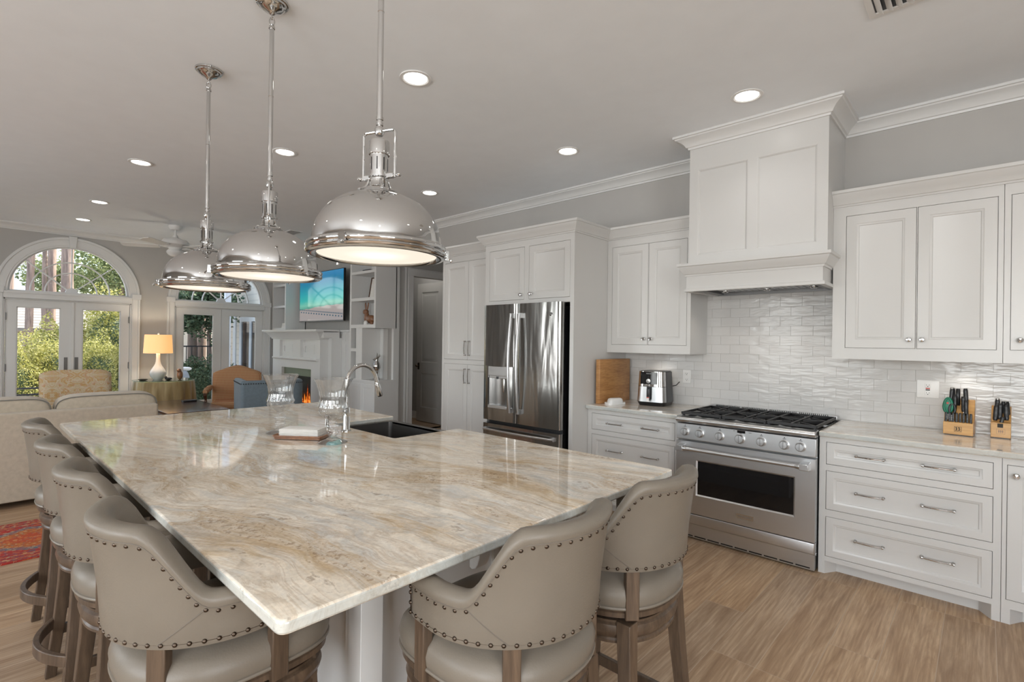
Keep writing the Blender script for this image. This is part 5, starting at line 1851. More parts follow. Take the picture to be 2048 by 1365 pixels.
# scrolled corbels carrying the overhang
cor = [(0, 0), (0, -0.24), (0.012, -0.245), (0.03, -0.238), (0.042, -0.22), (0.05, -0.195), (0.052, -0.178), (0.066, -0.176), (0.078, -0.168), (0.09, -0.15), (0.104, -0.118),
       (0.125, -0.088), (0.155, -0.066), (0.19, -0.055), (0.20, -0.052), (0.205, -0.04), (0.22, -0.036), (0.24, -0.030), (0.245, -0.02), (0.245, 0)]
for xx in (1.455, 1.81, 2.41, 3.015, 3.80):
    b = MB(); b.prism([(BYI1 + u, IZ0 - 0.002 + v) for u, v in cor], 'yz', xx - 0.028, xx + 0.028)
    b.build('corbel', M['cabinet'], t, bevel=0.002, bseg=1)
for yy in (-1.275, -1.80):
    b = MB(); b.prism([(BXI0 - u, IZ0 - 0.002 + v) for u, v in cor], 'xz', yy - 0.028, yy + 0.028)
    b.build('corbel', M['cabinet'], t, bevel=0.002, bseg=1)

# apron sink
t = thing('kitchen_sink', 'brushed steel apron-front sink set into the island top', 'sink', ((SX0 + SX1) / 2, -1.84, 0.64))
sx0, sx1, sy0, sy1 = SX0 + 0.004, SX1 - 0.004, -2.083, SY - 0.003
b = MB()
zt, zb = IZ0 - 0.0, 0.66
b.plate((sx0, sy0, zt), UX, UY, UZ, sx1 - sx0, sy1 - sy0, 0.012, [(0.018, sx1 - sx0 - 0.018, 0.040, sy1 - sy0 - 0.010)])
ix0, ix1, iy0, iy1 = sx0 + 0.018, sx1 - 0.018, sy0 + 0.040, sy1 - 0.010
def bas(i, j, n=6, r=0.02):
    pass
n = 6; r_ = 0.025
ring = []
for q, (cx_, cy_) in enumerate(((ix1 - r_, iy1 - r_), (ix0 + r_, iy1 - r_), (ix0 + r_, iy0 + r_), (ix1 - r_, iy0 + r_))):
    for k in range(n + 1):
        a = q * pi / 2 + k * pi / 2 / n
        ring.append((cx_ + r_ * cos(a), cy_ + r_ * sin(a)))
N = len(ring)
b.grid(lambda i, j: (ring[i][0], ring[i][1], zt if j == 0 else zb), N, 2, cu=True)
b.add([(p[0], p[1], zb) for p in ring], [tuple(range(N))])
b.box(sx0, sx1, sy0 - 0.004, sy0 + 0.004, 0.655, zt)
b.build('basin', M['sinksteel'], t)
MB().lathe([(0, 0.6605), (0.04, 0.6605), (0.045, 0.664), (0.03, 0.662), (0, 0.6612)], ((ix0 + ix1) / 2, (iy0 + iy1) / 2, 0), n=24).build('drain', M['chrome'], t)

# faucet
fx, fy = 2.752, -1.545
t = thing('kitchen_faucet', 'tall polished gooseneck faucet behind the island sink', 'faucet', (fx, fy, IZ1))
b = MB()
b.lathe([(0.0, 0.0), (0.029, 0.0), (0.029, 0.004), (0.022, 0.008), (0.020, 0.012), (0.0195, 0.135), (0.017, 0.14), (0.0, 0.14)], (fx, fy, IZ1), n=28)
b.build('faucet_body', M['chrome'], t)
pts = [(fx, fy, IZ1 + 0.13)] + [(fx, fy, IZ1 + 0.13 + 0.15 * k / 4) for k in range(1, 5)]
Rn = 0.105
dirv = Vector((0.10, -0.995, 0)).normalized()
for k in range(1, 20):
    a = pi * (k / 19) * 0.93
    pts.append(Vector((fx, fy, IZ1 + 0.28)) + dirv * (Rn * (1 - cos(a))) + UZ * (Rn * sin(a)))
e = Vector(pts[-1]); dd = (e - Vector(pts[-2])).normalized()
pts.append(e + dd * 0.03)
b = MB().tube(pts, 0.0125, 14)
b.build('gooseneck', M['chrome'], t)
p0 = e + dd * 0.028
b = MB().tube([p0, p0 + dd * 0.012, p0 + dd * 0.03, p0 + dd * 0.085, p0 + dd * 0.094], [0.0125, 0.0165, 0.0165, 0.0185, 0.015], 18)
b.build('spray_head', M['chrome'], t)
b = MB().tube([(fx - 0.018, fy + 0.004, IZ1 + 0.10), (fx - 0.030, fy + 0.008, IZ1 + 0.10)], [0.012, 0.012], 14)
b.tube([(fx - 0.030, fy + 0.008, IZ1 + 0.10), (fx - 0.040, fy + 0.03, IZ1 + 0.115), (fx - 0.045, fy + 0.075, IZ1 + 0.135)], [0.006, 0.005, 0.0045], 10)
b.build('lever', M['chrome'], t)
t = thing('soap_dispenser', 'short chrome soap dispenser on the island left of the faucet', 'soap dispenser', (2.90, -1.50, IZ1))
b = MB().lathe([(0, 0), (0.02, 0), (0.02, 0.004), (0.012, 0.010), (0.010, 0.06), (0.013, 0.065), (0.013, 0.08), (0.0, 0.082)], (2.90, -1.50, IZ1), n=20)
b.build('dispenser_body', M['chrome'], t)
MB().tube([(2.90, -1.50, IZ1 + 0.07), (2.90, -1.53, IZ1 + 0.082), (2.90, -1.565, IZ1 + 0.075)], 0.005, 10).build('spout', M['chrome'], t)

# two big crystal hurricane vases
def vase(x, y, label, s=1.0):
    t = thing('hurricane_vase', label, 'vase', (x, y, IZ1), 'crystal hurricane vases on the island')
    outer = [(0.0, 0.0), (0.074, 0.0), (0.0755, 0.003), (0.06, 0.010), (0.035, 0.019), (0.020, 0.028), (0.018, 0.036), (0.027, 0.044), (0.0295, 0.052), (0.026, 0.060), (0.021, 0.066), (0.023, 0.072),
             (0.031, 0.080), (0.032, 0.088), (0.026, 0.098), (0.019, 0.107), (0.018, 0.114), (0.026, 0.121), (0.044, 0.132), (0.060, 0.147), (0.067, 0.158), (0.070, 0.166), (0.064, 0.171), (0.070, 0.178), (0.072, 0.186),
             (0.066, 0.200), (0.063, 0.222), (0.064, 0.245), (0.068, 0.268), (0.076, 0.293), (0.086, 0.318), (0.0935, 0.332)]
    inner = [(0.0915, 0.3335), (0.0905, 0.332), (0.082, 0.316), (0.072, 0.292), (0.0645, 0.268), (0.0605, 0.245), (0.0595, 0.222), (0.062, 0.200), (0.062, 0.182), (0.058, 0.164), (0.045, 0.148), (0.025, 0.140), (0.0, 0.138)]
    b = MB()
    n = 48
    prof = outer + inner
    vs = []
    for r, z in prof:
        for k in range(n):
            a = 2 * pi * k / n
            flute = 1 + (0.055 * cos(12 * a) if z > 0.14 and (r, z) in outer else (0.05 * cos(8 * a) if 0.03 < z < 0.12 else 0))
            vs.append((x + r * s * flute * cos(a), y + r * s * flute * sin(a), IZ1 + 0.0006 + z * s))
    fs = []
    for j in range(len(prof) - 1):
        for k in range(n): fs.append((j * n + k, j * n + (k + 1) % n, (j + 1) * n + (k + 1) % n, (j + 1) * n + k))
    b.add(vs, fs)
    b.build('glass', M['crystal'], t, smooth=60)
    return t


vase(2.955, -1.245, 'crystal hurricane vase standing left of the napkin tray')
vase(2.490, -1.320, 'crystal hurricane vase standing right of the napkin tray, nearest the faucet', 1.0)
# napkin tray
nx, ny, nr = 2.722, -1.272, radians(38)
t = thing('napkin_tray', 'small brown wicker tray between the two crystal vases', 'tray', (nx, ny, IZ1))
TMn = Matrix.Translation((nx, ny, IZ1)) @ Matrix.Rotation(nr, 4, 'Z')
b = MB()
b.rbox(-0.130, 0.130, -0.075, 0.075, 0.002, 0.010, 0.012, 3)
for k in range(3):
    zz = 0.010 + k * 0.005; gk = 0.004 * k
    rr = [(-0.128 - gk, -0.073 - gk), (0.128 + gk, -0.073 - gk), (0.128 + gk, 0.073 + gk), (-0.128 - gk, 0.073 + gk)]
    rp = rcorner(rr, 0.02, {0: .02, 1: .02, 2: .02, 3: .02}, 4)
    b.tube([(p[0], p[1], zz) for p in rp], 0.0036, 6, closed=True)
b.xf(TMn).build('tray', M['midwood'], t)
t = thing('napkin_stack', 'stack of white paper napkins lying in the wicker tray', 'napkins', (nx, ny, IZ1 + 0.010))
random.seed(4)
b = MB()
for k in range(15):
    jx, jy, ja = random.uniform(-.0025, .0025), random.uniform(-.0025, .0025), radians(random.uniform(-1.2, 1.2))
    c = MB().rbox(-0.108 + jx, 0.108 + jx, -0.056 + jy, 0.056 + jy, 0.0112 + k * 0.0028, 0.0112 + k * 0.0028 + 0.0024, 0.002, 1, rz=0.0009)
    c.xf(TMn @ Matrix.Rotation(ja, 4, 'Z'))
    b.add(c.v, c.f)
b.build('napkin', M['paper'], t)


# ---------------------------------------------------------------- pendants
def make_pendant():
    """origin: centre of the opal disc; hangs from ZC"""
    t = thing('pendant_lamp', '', 'pendant lamp', (0, 0, 0), 'polished dome pendants over the island')
    zt = ZC - 1.755
    b = MB()
    dome = [(0.222, 0.030), (0.2215, 0.045), (0.218, 0.075), (0.208, 0.105), (0.190, 0.137), (0.164, 0.166), (0.130, 0.190), (0.092, 0.207), (0.055, 0.217), (0.030, 0.220)]
    inn = [(r - 0.003, z - 0.002) for r, z in reversed(dome)]
    # smooth the profile with a Catmull-Rom pass
    def cr(P, m_=4):
        out = []
        for i in range(len(P) - 1):
            p0, p1, p2, p3 = P[max(i - 1, 0)], P[i], P[i + 1], P[min(i + 2, len(P) - 1)]
            for k in range(m_):
                u = k / m_
                out.append(tuple(0.5 * (2 * p1[d] + (p2[d] - p0[d]) * u + (2 * p0[d] - 5 * p1[d] + 4 * p2[d] - p3[d]) * u * u + (3 * p1[d] - p0[d] - 3 * p2[d] + p3[d]) * u ** 3) for d in (0, 1)))
        out.append(P[-1]); return out
    sm = cr(dome)
    b.lathe(sm + [(r - 0.003, z - 0.003) for r, z in reversed(sm)], n=72, caps=False)
    b.build('dome', M['chrome'], t, smooth=60)
    b = MB()
    b.lathe([(0.205, -0.004), (0.215, -0.010), (0.232, -0.010), (0.241, -0.004), (0.243, 0.004), (0.238, 0.010), (0.243, 0.016), (0.243, 0.024), (0.236, 0.031), (0.222, 0.033), (0.218, 0.010), (0.207, 0.0), (0.205, -0.004)], n=72, caps=False)
    b.build('rim', M['chrome'], t, smooth=45)
    MB().lathe([(0.0, -0.004), (0.12, -0.0035), (0.206, -0.001), (0.206, 0.002), (0.0, 0.002)], n=64).build('diffuser', M['diffuser'], t)
    for k in range(3):
        a = radians(100 + 120 * k)
        d = Vector((cos(a), sin(a), 0)); s_ = Vector((-sin(a), cos(a), 0))
        b = MB()
        b.obox(d * 0.247 + UZ * 0.012, d, s_, UZ, 0.006, 0.010, 0.017)
        b.cyl(d * 0.246 - s_ * 0.012 + UZ * 0.02, d * 0.246 + s_ * 0.012 + UZ * 0.02, 0.006, n=10)
        b.tube([d * 0.252 + UZ * 0.004, d * 0.262 + UZ * 0.0, d * 0.266 - UZ * 0.010], [0.004, 0.0045, 0.006], 8)
        b.build('clasp', M['chrome'], t)
    # socket housing
    b = MB()
    b.lathe([(0.0, 0.214), (0.066, 0.214), (0.070, 0.219), (0.066, 0.225), (0.050, 0.228), (0.036, 0.240), (0.031, 0.258), (0.032, 0.270), (0.036, 0.272), (0.036, 0.279), (0.0305, 0.281),
             (0.0305, 0.352), (0.0355, 0.353), (0.0355, 0.398), (0.034, 0.402), (0.018, 0.404), (0.0, 0.404)], n=40)
    b.build('socket_housing', M['chrome'], t, smooth=35)
    for k in range(8):
        a = 2 * pi * (k + 0.5) / 8
        c = Vector((0.0307 * cos(a), 0.0307 * sin(a), 0.318))
        MB().obox(c, (cos(a), sin(a), 0), (-sin(a), cos(a), 0), UZ, 0.0006, 0.0018, 0.022).build('housing_slot', M['black'], t, smooth=0)
    for k in range(4):
        a = 2 * pi * k / 4 + pi / 4
        d = Vector((cos(a), sin(a), 0))
        pts = [d * 0.034 + UZ * 0.262, d * 0.040 + UZ * 0.245, d * 0.052 + UZ * 0.230, d * 0.064 + UZ * 0.226]
        b = MB().tube(pts, [0.0035, 0.004, 0.004, 0.0045], 8)
        b.lathe([(0, 0), (0.006, 0), (0.005, 0.006), (0, 0.008)], tuple(d * 0.066 + UZ * 0.222), n=10)
        b.build('cage_leg', M['chrome'], t)
    # yoke with pivot bolts
    b = MB()
    b.box(-0.062, 0.062, -0.0085, 0.0085, 0.268, 0.284)
    for s in (-1, 1):
        b.cyl((s * 0.058, 0, 0.276), (s * 0.078, 0, 0.276), 0.0055, n=10)
        b.lathe([(0, -0.008), (0.008, -0.005), (0.010, 0), (0.008, 0.005), (0, 0.008)], (s * 0.082, 0, 0.276), n=12)
    b.build('pivot_bar', M['chrome'], t, bevel=0.0015, bseg=1)
    pts = []
    for s in (-1,): pts += [(-0.066, 0, 0.276), (-0.066, 0, 0.35)]
    def arcp(cx, cz, a0, a1, r=0.014, n=5): return [(cx + r * cos(radians(a0 + (a1 - a0) * k / n)), 0, cz + r * sin(radians(a0 + (a1 - a0) * k / n))) for k in range(n + 1)]
    pts = [(-0.066, 0, 0.270)] + arcp(-0.052, 0.424, 180, 90) + arcp(0.052, 0.424, 90, 0) + [(0.066, 0, 0.270)]
    MB().tube(pts, 0.0052, 10, up=(0, 1, 0)).build('yoke', M['chrome'], t)
    b = MB().lathe([(0, -0.018), (0.012, -0.015), (0.017, -0.006), (0.017, 0.006), (0.012, 0.015), (0.0, 0.018)], (0, 0, 0.438), n=20)
    b.lathe([(0.0, 0.45), (0.009, 0.45), (0.009, 0.456), (0.0125, 0.458), (0.0125, 0.468), (0.009, 0.470), (0.009, 0.476), (0.0125, 0.478), (0.0125, 0.488), (0.0, 0.490)], n=20)
    b.build('swivel', M['chrome'], t)
    b = MB().cyl((0, 0, 0.485), (0, 0, zt - 0.125), 0.0105, n=18)
    b.lathe([(0.0105, 0.86), (0.0115, 0.861), (0.0115, 0.864), (0.0105, 0.865)], n=18, caps=False)
    b.build('rod', M['chrome'], t)
    b = MB()
    b.lathe([(0.0, zt - 0.130), (0.014, zt - 0.128), (0.014, zt - 0.118), (0.008, zt - 0.108), (0.0, zt - 0.106)], n=18)
    ring = [(0.0, 0.011 * cos(2 * pi * k / 16), zt - 0.092 + 0.019 * sin(2 * pi * k / 16)) for k in range(16)]
    b.tube(ring, 0.003, 8, closed=True)
    ring = [(0.009 * cos(2 * pi * k / 16), 0.0, zt - 0.070 + 0.013 * sin(2 * pi * k / 16)) for k in range(16)]
    b.tube(ring, 0.003, 8, closed=True)
    b.build('chain_link', M['chrome'], t)
    b = MB().lathe([(0.0, zt - 0.062), (0.010, zt - 0.060), (0.016, zt - 0.052), (0.022, zt - 0.046), (0.040, zt - 0.040), (0.054, zt - 0.028), (0.058, zt - 0.022), (0.064, zt - 0.020), (0.066, zt - 0.012), (0.072, zt - 0.010), (0.074, zt - 0.001), (0.0, zt - 0.0005)], n=44)
    b.build('canopy', M['chrome'], t, smooth=50)
    return t


p0 = make_pendant()
PEND = [(1.58, 'nearest polished dome pendant, largest in the picture', 22), (2.527, 'middle of the three polished dome pendants', -24), (3.45, 'farthest polished dome pendant, at the left', -12)]
for i, (x, lab, rz) in enumerate(PEND):
    o = p0 if i == 0 else copy_tree(p0)
    place(o, (x, -1.0, 1.755), radians(rz), lab)


# ---------------------------------------------------------------- bar stools
def make_stool():
    """faces +Y, origin on the floor under the seat centre"""
    t = thing('bar_stool', '', 'bar stool', (0, 0, 0), 'taupe leather swivel bar stools at the island')
    SE = 0.52                                   # squareness of the plan
    def plan(a, hx, hyf, hyb, e=SE):
        """super-ellipse; front (+y) squarer than back"""
        c_, s_ = cos(a), sin(a)
        ee = e if s_ > 0 else 0.86
        x_ = hx * abs(c_) ** ee * (1 if c_ >= 0 else -1)
        y_ = (hyf if s_ > 0 else hyb) * abs(s_) ** ee * (1 if s_ >= 0 else -1)
        return x_, y_
    n = 64
    def loft(levels, capb=True, capt=True):
        b = MB(); vs = []
        for hx, hf, hb, z in levels:
            for k in range(n):
                x_, y_ = plan(2 * pi * k / n, hx, hf, hb)
                vs.append((x_, y_, z))
        fs = []
        for j in range(len(levels) - 1):
            for k in range(n): fs.append((j * n + k, j * n + (k + 1) % n, (j + 1) * n + (k + 1) % n, (j + 1) * n + k))
        if capb: fs.append(tuple(reversed(range(n))))
        if capt: fs.append(tuple((len(levels) - 1) * n + k for k in range(n)))
        return b.add(vs, fs)
    S = 0.218; Fh = 0.228; Bh = 0.215
    lv = []
    zs = [(0.0, 0.640), (0.010, 0.646), (0.016, 0.662), (0.018, 0.682), (0.012, 0.704), (-0.006, 0.722), (-0.040, 0.736), (-0.09, 0.746), (-0.15, 0.751), (-0.21, 0.753)]
    for g, z in zs: lv.append((S + g, Fh + g, Bh + g, z))
    loft(lv).build('seat_cushion', M['leather'], t, smooth=60)
    pp = [plan(2 * pi * k / 80, S + 0.013, Fh + 0.013, Bh + 0.013) for k in range(80)]
    MB().tube([(p[0], p[1], 0.651) for p in pp], 0.0055, 8, closed=True).build('seat_piping', M['leather'], t)
    loft([(S + 0.002, Fh + 0.002, Bh + 0.002, 0.618), (S + 0.010, Fh + 0.010, Bh + 0.010, 0.622), (S + 0.010, Fh + 0.010, Bh + 0.010, 0.636), (S + 0.004, Fh + 0.004, Bh + 0.004, 0.641)]).build('swivel_frame', M['stoolwood'], t, smooth=30)
    loft([(S - 0.03, Fh - 0.03, Bh - 0.03, 0.602), (S - 0.03, Fh - 0.03, Bh - 0.03, 0.619)]).build('swivel_gap', M['black'], t)
    ap = loft([(S - 0.018, Fh - 0.018, Bh - 0.018, 0.528), (S - 0.008, Fh - 0.008, Bh - 0.008, 0.534), (S - 0.008, Fh - 0.008, Bh - 0.008, 0.542), (S - 0.012, Fh - 0.012, Bh - 0.012, 0.548), (S - 0.002, Fh - 0.002, Bh - 0.002, 0.562),
               (S + 0.001, Fh + 0.001, Bh + 0.001, 0.575), (S - 0.003, Fh - 0.003, Bh - 0.003, 0.590), (S - 0.010, Fh - 0.010, Bh - 0.010, 0.596), (S - 0.010, Fh - 0.010, Bh - 0.010, 0.603)])
    ap.build('apron', M['stoolwood'], t, smooth=30)
    # legs, splayed, tapered, square
    def leg(sx, sy):
        b = MB(); vs = []
        for z, off, hw in ((0.605, 0.158, 0.024), (0.40, 0.171, 0.0215), (0.22, 0.186, 0.0195), (0.0, 0.208, 0.018)):
            cx, cy = sx * off, sy * off
            for u, v in ((-1, -1), (1, -1), (1, 1), (-1, 1)): vs.append((cx + u * hw, cy + v * hw, z))
        fs = [(0, 1, 2, 3), (15, 14, 13, 12)]
        for j in range(3):
            for k in range(4): fs.append((j * 4 + k, (j + 1) * 4 + k, (j + 1) * 4 + (k + 1) % 4, j * 4 + (k + 1) % 4))
        b.add(vs, fs)
        b.build('leg', M['stoolwood'], t, smooth=0, bevel=0.003)
    for sx in (-1, 1):
        for sy in (-1, 1): leg(sx, sy)
    # footrest: bowed bars front and back, straight bars at the sides
    for sy in (-1, 1):
        def fr(i, j, sy=sy):
            u = i / 16 * 2 - 1
            x_ = u * 0.196; y_ = sy * (0.194 + 0.075 * (1 - u * u))
            dx, dz = ((-0.011, -0.021), (0.011, -0.021), (0.011, 0.021), (-0.011, 0.021))[j]
            return (x_, y_ + dx, 0.235 + dz)
        b = MB().grid(fr, 17, 4, cv=True)
        b.f += [(0, 1, 2, 3), (64, 67, 66, 65)]; b.mi += [0, 0]
        b.build('footrest', M['stoolwood'], t, smooth=30, bevel=0.003)
    for sx in (-1, 1):
        MB().box(sx * 0.188 - 0.010, sx * 0.188 + 0.010, -0.18, 0.18, 0.180, 0.220).build('side_rail', M['stoolwood'], t, bevel=0.003)
    # back shell
    R0 = 0.229                                   # centre-line radius of the shell
    arcL = R0 * pi / 2; straight = 0.105
    Lh = arcL + straight
    def centre(s):
        """s: arc length from the middle of the back; returns point and outward normal"""
        sg = 1 if s >= 0 else -1; a = abs(s)
        if a <= arcL:
            ph = a / R0
            return (sg * R0 * sin(ph), -R0 * cos(ph)), (sg * sin(ph), -cos(ph))
        d = a - arcL
        return (sg * (R0 - d * 0.10), d), (sg * 0.995, 0.1)
    def ztop(s):
        a = abs(s)
        hi, lo = 1.038, 0.876
        return hi - (hi - lo) * min(max((a - 0.165) / 0.095, 0), 1) + 0.0
    def zsm(s):                                   # softened version
        return sum(ztop(s + d) for d in (-0.018, -0.009, 0, 0.009, 0.018)) / 5
    def zbot(s):
        return 0.765
    NS = 73
    ss = [-Lh + 2 * Lh * i / (NS - 1) for i in range(NS)]
    TH = 0.022
    def section(s, endk=1.0):
        zt, zb = zsm(s), zbot(s)
        h = zt - zb
        lean = 0.030 * max(0, (zt - 0.87) / 0.17)
        # outline points (offset outward, z): outer face up, rolled top, inner face down
        P = [(TH * 0.9, 0.0), (TH, 0.006), (TH * 1.0, h * 0.35), (TH * 1.0, h - 0.040), (TH * 1.12, h - 0.030), (TH * 1.28, h - 0.018), (TH * 1.15, h - 0.006), (TH * 0.65, h + 0.002), (0, h + 0.004), (-TH * 0.8, h),
             (-TH * 1.3, h - 0.012), (-TH * 1.45, h - 0.030), (-TH * 1.35, h * 0.5), (-TH * 1.1, 0.02), (-TH * 0.9, 0.004), (-TH * 0.5, 0.0)]
        out = []
        for o_, z in P:
            out.append((o_ * endk + lean * (z / h) ** 1.5 if z > 0 else o_ * endk, zb + z))
        return out
    MP = 16
    def fn(i, j):
        s = ss[i]
        ek = 1.0
        if i in (0, NS - 1): ek = 0.45
        elif i in (1, NS - 2): ek = 0.88
        c, nr = centre(s)
        if i in (0, NS - 1):
            pass
        o_, z = section(s, ek)[j]
        if i in (0, NS - 1):
            z = z - 0.004 if z > 0.82 else z + 0.004
        return (c[0] + nr[0] * o_, c[1] + nr[1] * o_, z)
    b = MB().grid(fn, NS, MP, cv=True)
    b.f += [tuple(range(MP)), tuple((NS - 1) * MP + k for k in reversed(range(MP)))]; b.mi += [0, 0]
    b.build('backrest', M['leather'], t, smooth=50)
    # nail trim
    nb = MB()
    def nail(p, nr):
        zax = Vector((nr[0], nr[1], 0)).normalized()
        q = zax.to_track_quat('Z', 'Y').to_matrix().to_4x4()
        nb.lathe([(0.0055, 0.0), (0.0052, 0.0016), (0.0035, 0.0034), (0.0, 0.0042)], M=Matrix.Translation(p) @ q, n=8)
    def outer(s, z):
        c, nr = centre(s)
        zt, zb = zsm(s), zbot(s); h = zt - zb
        lean = 0.030 * max(0, (zt - 0.87) / 0.17)
        o_ = TH * 1.0 + lean * (max(z - zb, 0) / h) ** 1.5
        return Vector((c[0] + nr[0] * o_, c[1] + nr[1] * o_, z)), nr
    k = 0
    s = -Lh + 0.012
    while s < Lh - 0.005:
        p, nr = outer(s, zbot(s) + 0.011); nail(p, nr)
        s += 0.0265
    s = -Lh + 0.012
    while s < Lh - 0.005:
        p, nr = outer(s, zsm(s) - 0.036); nail(p, nr)
        slope = abs(zsm(s + 0.01) - zsm(s - 0.01)) / 0.02
        s += 0.0265 / sqrt(1 + slope * slope)
    for zf in (lambda s_: zbot(s_) + 0.011, lambda s_: zsm(s_) - 0.036):
        pts = []
        for i in range(1, NS - 1):
            p, nr = outer(ss[i], zf(ss[i])); pts.append(p - Vector((nr[0], nr[1], 0)) * 0.0012)
        nb.tube(pts, 0.0016, 5)
    for sg in (-1, 1):
        p, nr = outer(sg * (Lh - 0.012), 0.772); q, nr = outer(sg * (Lh - 0.012), 0.842)
        nb.tube([p - Vector((nr[0], nr[1], 0)) * 0.0012, q - Vector((nr[0], nr[1], 0)) * 0.0012], 0.0016, 5)
        for z in (0.80, 0.825):
            p, nr = outer(sg * (Lh - 0.012), z); nail(p, nr)
    nb.build('nailhead_trim', M['bronze'], t, smooth=60)
    # stitched seams: along under the rolled top and the slanted one at each corner
    sb = MB()
    pts = []
    for i in range(2, NS - 2):
        p, nr = outer(ss[i], zsm(ss[i]) - 0.028); pts.append(p + Vector((nr[0], nr[1], 0)) * 0.0035)
    sb.tube(pts, 0.0012, 5)
    for sg in (-1, 1):
        pts = []
        for k in range(9):
            u = k / 8
            s = sg * (0.262 - 0.085 * u); zz = 0.846 - 0.070 * u
            p, nr = outer(s, zz); pts.append(p + Vector((nr[0], nr[1], 0)) * 0.0006)
        sb.tube(pts, 0.0012, 5)
    sb.build('seam', M['seam'], t)
    # posts carrying the back
    for s in (-0.42, -0.17, 0.17, 0.42):
        c, nr = centre(s)
        d = Vector((nr[0], nr[1], 0)); p = Vector((c[0], c[1], 0)) + d * 0.004
        tv = UZ.cross(d)
        b = MB()
        b.obox(p + UZ * 0.705, d, tv, UZ, 0.014, 0.021, 0.088)
        b.build('back_post', M['stoolwood'], t, bevel=0.003)
    return t


s0 = make_stool()
STOOLS = [((1.50, -0.478), 180, 'taupe leather bar stool nearest the camera in the left-hand row'),
          ((2.12, -0.478), 180, 'taupe leather bar stool second nearest in the left-hand row'),
          ((2.70, -0.478), 180, 'taupe leather bar stool third nearest in the left-hand row'),
          ((3.33, -0.478), 180, 'taupe leather bar stool farthest in the left-hand row, beside the red runner'),
          ((0.95, -1.01), -90, 'taupe leather bar stool at the near end of the island, in front of the other'),
          ((0.95, -1.545), -90, 'taupe leather bar stool at the near end of the island, closest to the steel range')]
for i, (p, rz, lab) in enumerate(STOOLS):
    o = s0 if i == 0 else copy_tree(s0)
    place(o, (p[0], p[1], 0), radians(rz), lab)

# ---------------------------------------------------------------- living room
def cushion(b, c, h, ex=0.28, ez=0.5, n=32, m_=14, crown=0.0):
    """soft box: super-ellipsoid centred at c with half sizes h"""
    cx, cy, cz = c; hx, hy, hz = h
    def sg(v, e): return abs(v) ** e * (1 if v >= 0 else -1)
    vs = []; fs = []
    for j in range(m_ + 1):
        ph = -pi / 2 + pi * j / m_
        for k in range(n):
            th = 2 * pi * k / n
            vs.append((cx + hx * sg(cos(ph), ez) * sg(cos(th), ex), cy + hy * sg(cos(ph), ez) * sg(sin(th), ex), cz + hz * sg(sin(ph), ez)))
    for j in range(m_):
        for k in range(n): fs.append((j * n + k, j * n + (k + 1) % n, (j + 1) * n + (k + 1) % n, (j + 1) * n + k))
    return b.add(vs, fs)


# sofa with its back to the kitchen
t = thing('sofa', 'long oatmeal fabric sofa seen from behind, beyond the bar stools', 'sofa', (6.45, -0.2, 0))
b = MB()
b.rbox(5.95, 6.12, -1.325, 1.05, 0.05, 0.795, 0.03, 4)
b.rbox(5.97, 6.95, -1.30, 1.03, 0.05, 0.40, 0.03, 4)
b.build('frame', M['sofa'], t)
for y0, y1 in ((-1.335, -1.12), (0.85, 1.065)):
    b = MB(); b.rbox(6.02, 6.97, y0, y1, 0.05, 0.62, 0.09, 6, rz=0.07)
    b.build('arm', M['sofa'], t)
for y0, y1 in ((-1.345, -0.565), (-0.555, 0.18), (0.19, 0.93)):
    b = MB(); cushion(b, (6.20, (y0 + y1) / 2, 0.70), (0.115, (y1 - y0) / 2, 0.215), 0.35, 0.42)
    b.xf(Matrix.Translation((6.2, 0, 0.5)) @ Matrix.Rotation(radians(-6), 4, 'Y') @ Matrix.Translation((-6.2, 0, -0.5)))
    o = b.build('back_cushion', M['sofa'], t, smooth=60)
    def loop(xo):
        yc, hy_ = (y0 + y1) / 2, (y1 - y0) / 2
        return [(6.20 + xo, yc + hy_ * 0.985 * abs(cos(a)) ** 0.35 * (1 if cos(a) >= 0 else -1), 0.70 + 0.208 * abs(sin(a)) ** 0.42 * (1 if sin(a) >= 0 else -1)) for a in [2 * pi * k / 48 for k in range(48)]]
    pb = MB().tube(loop(-0.085), 0.0045, 6, closed=True)
    pb.xf(Matrix.Translation((6.2, 0, 0.5)) @ Matrix.Rotation(radians(-6), 4, 'Y') @ Matrix.Translation((-6.2, 0, -0.5)))
    pb.build('welt', plain('dark_welt', (0.20, 0.19, 0.17, 1), 0.8), o)
    MB().rbox(6.13, 6.93, y0 + 0.02, y1 - 0.02, 0.40, 0.54, 0.05, 4, rz=0.05).build('seat_cushion', M['sofa'], t)
for xx in (6.03, 6.88):
    for yy in (-1.25, 0.98): MB().box(xx - 0.03, xx + 0.03, yy - 0.03, yy + 0.03, 0, 0.05).build('foot', M['darkwood'], t)

tag(MB().box(4.52, 5.44, -1.25, 2.0, 0.0005, 0.010).build('runner_rug', M['rug'], smooth=0), 'red patterned runner rug on the floor between sofa and bar stools', 'rug')


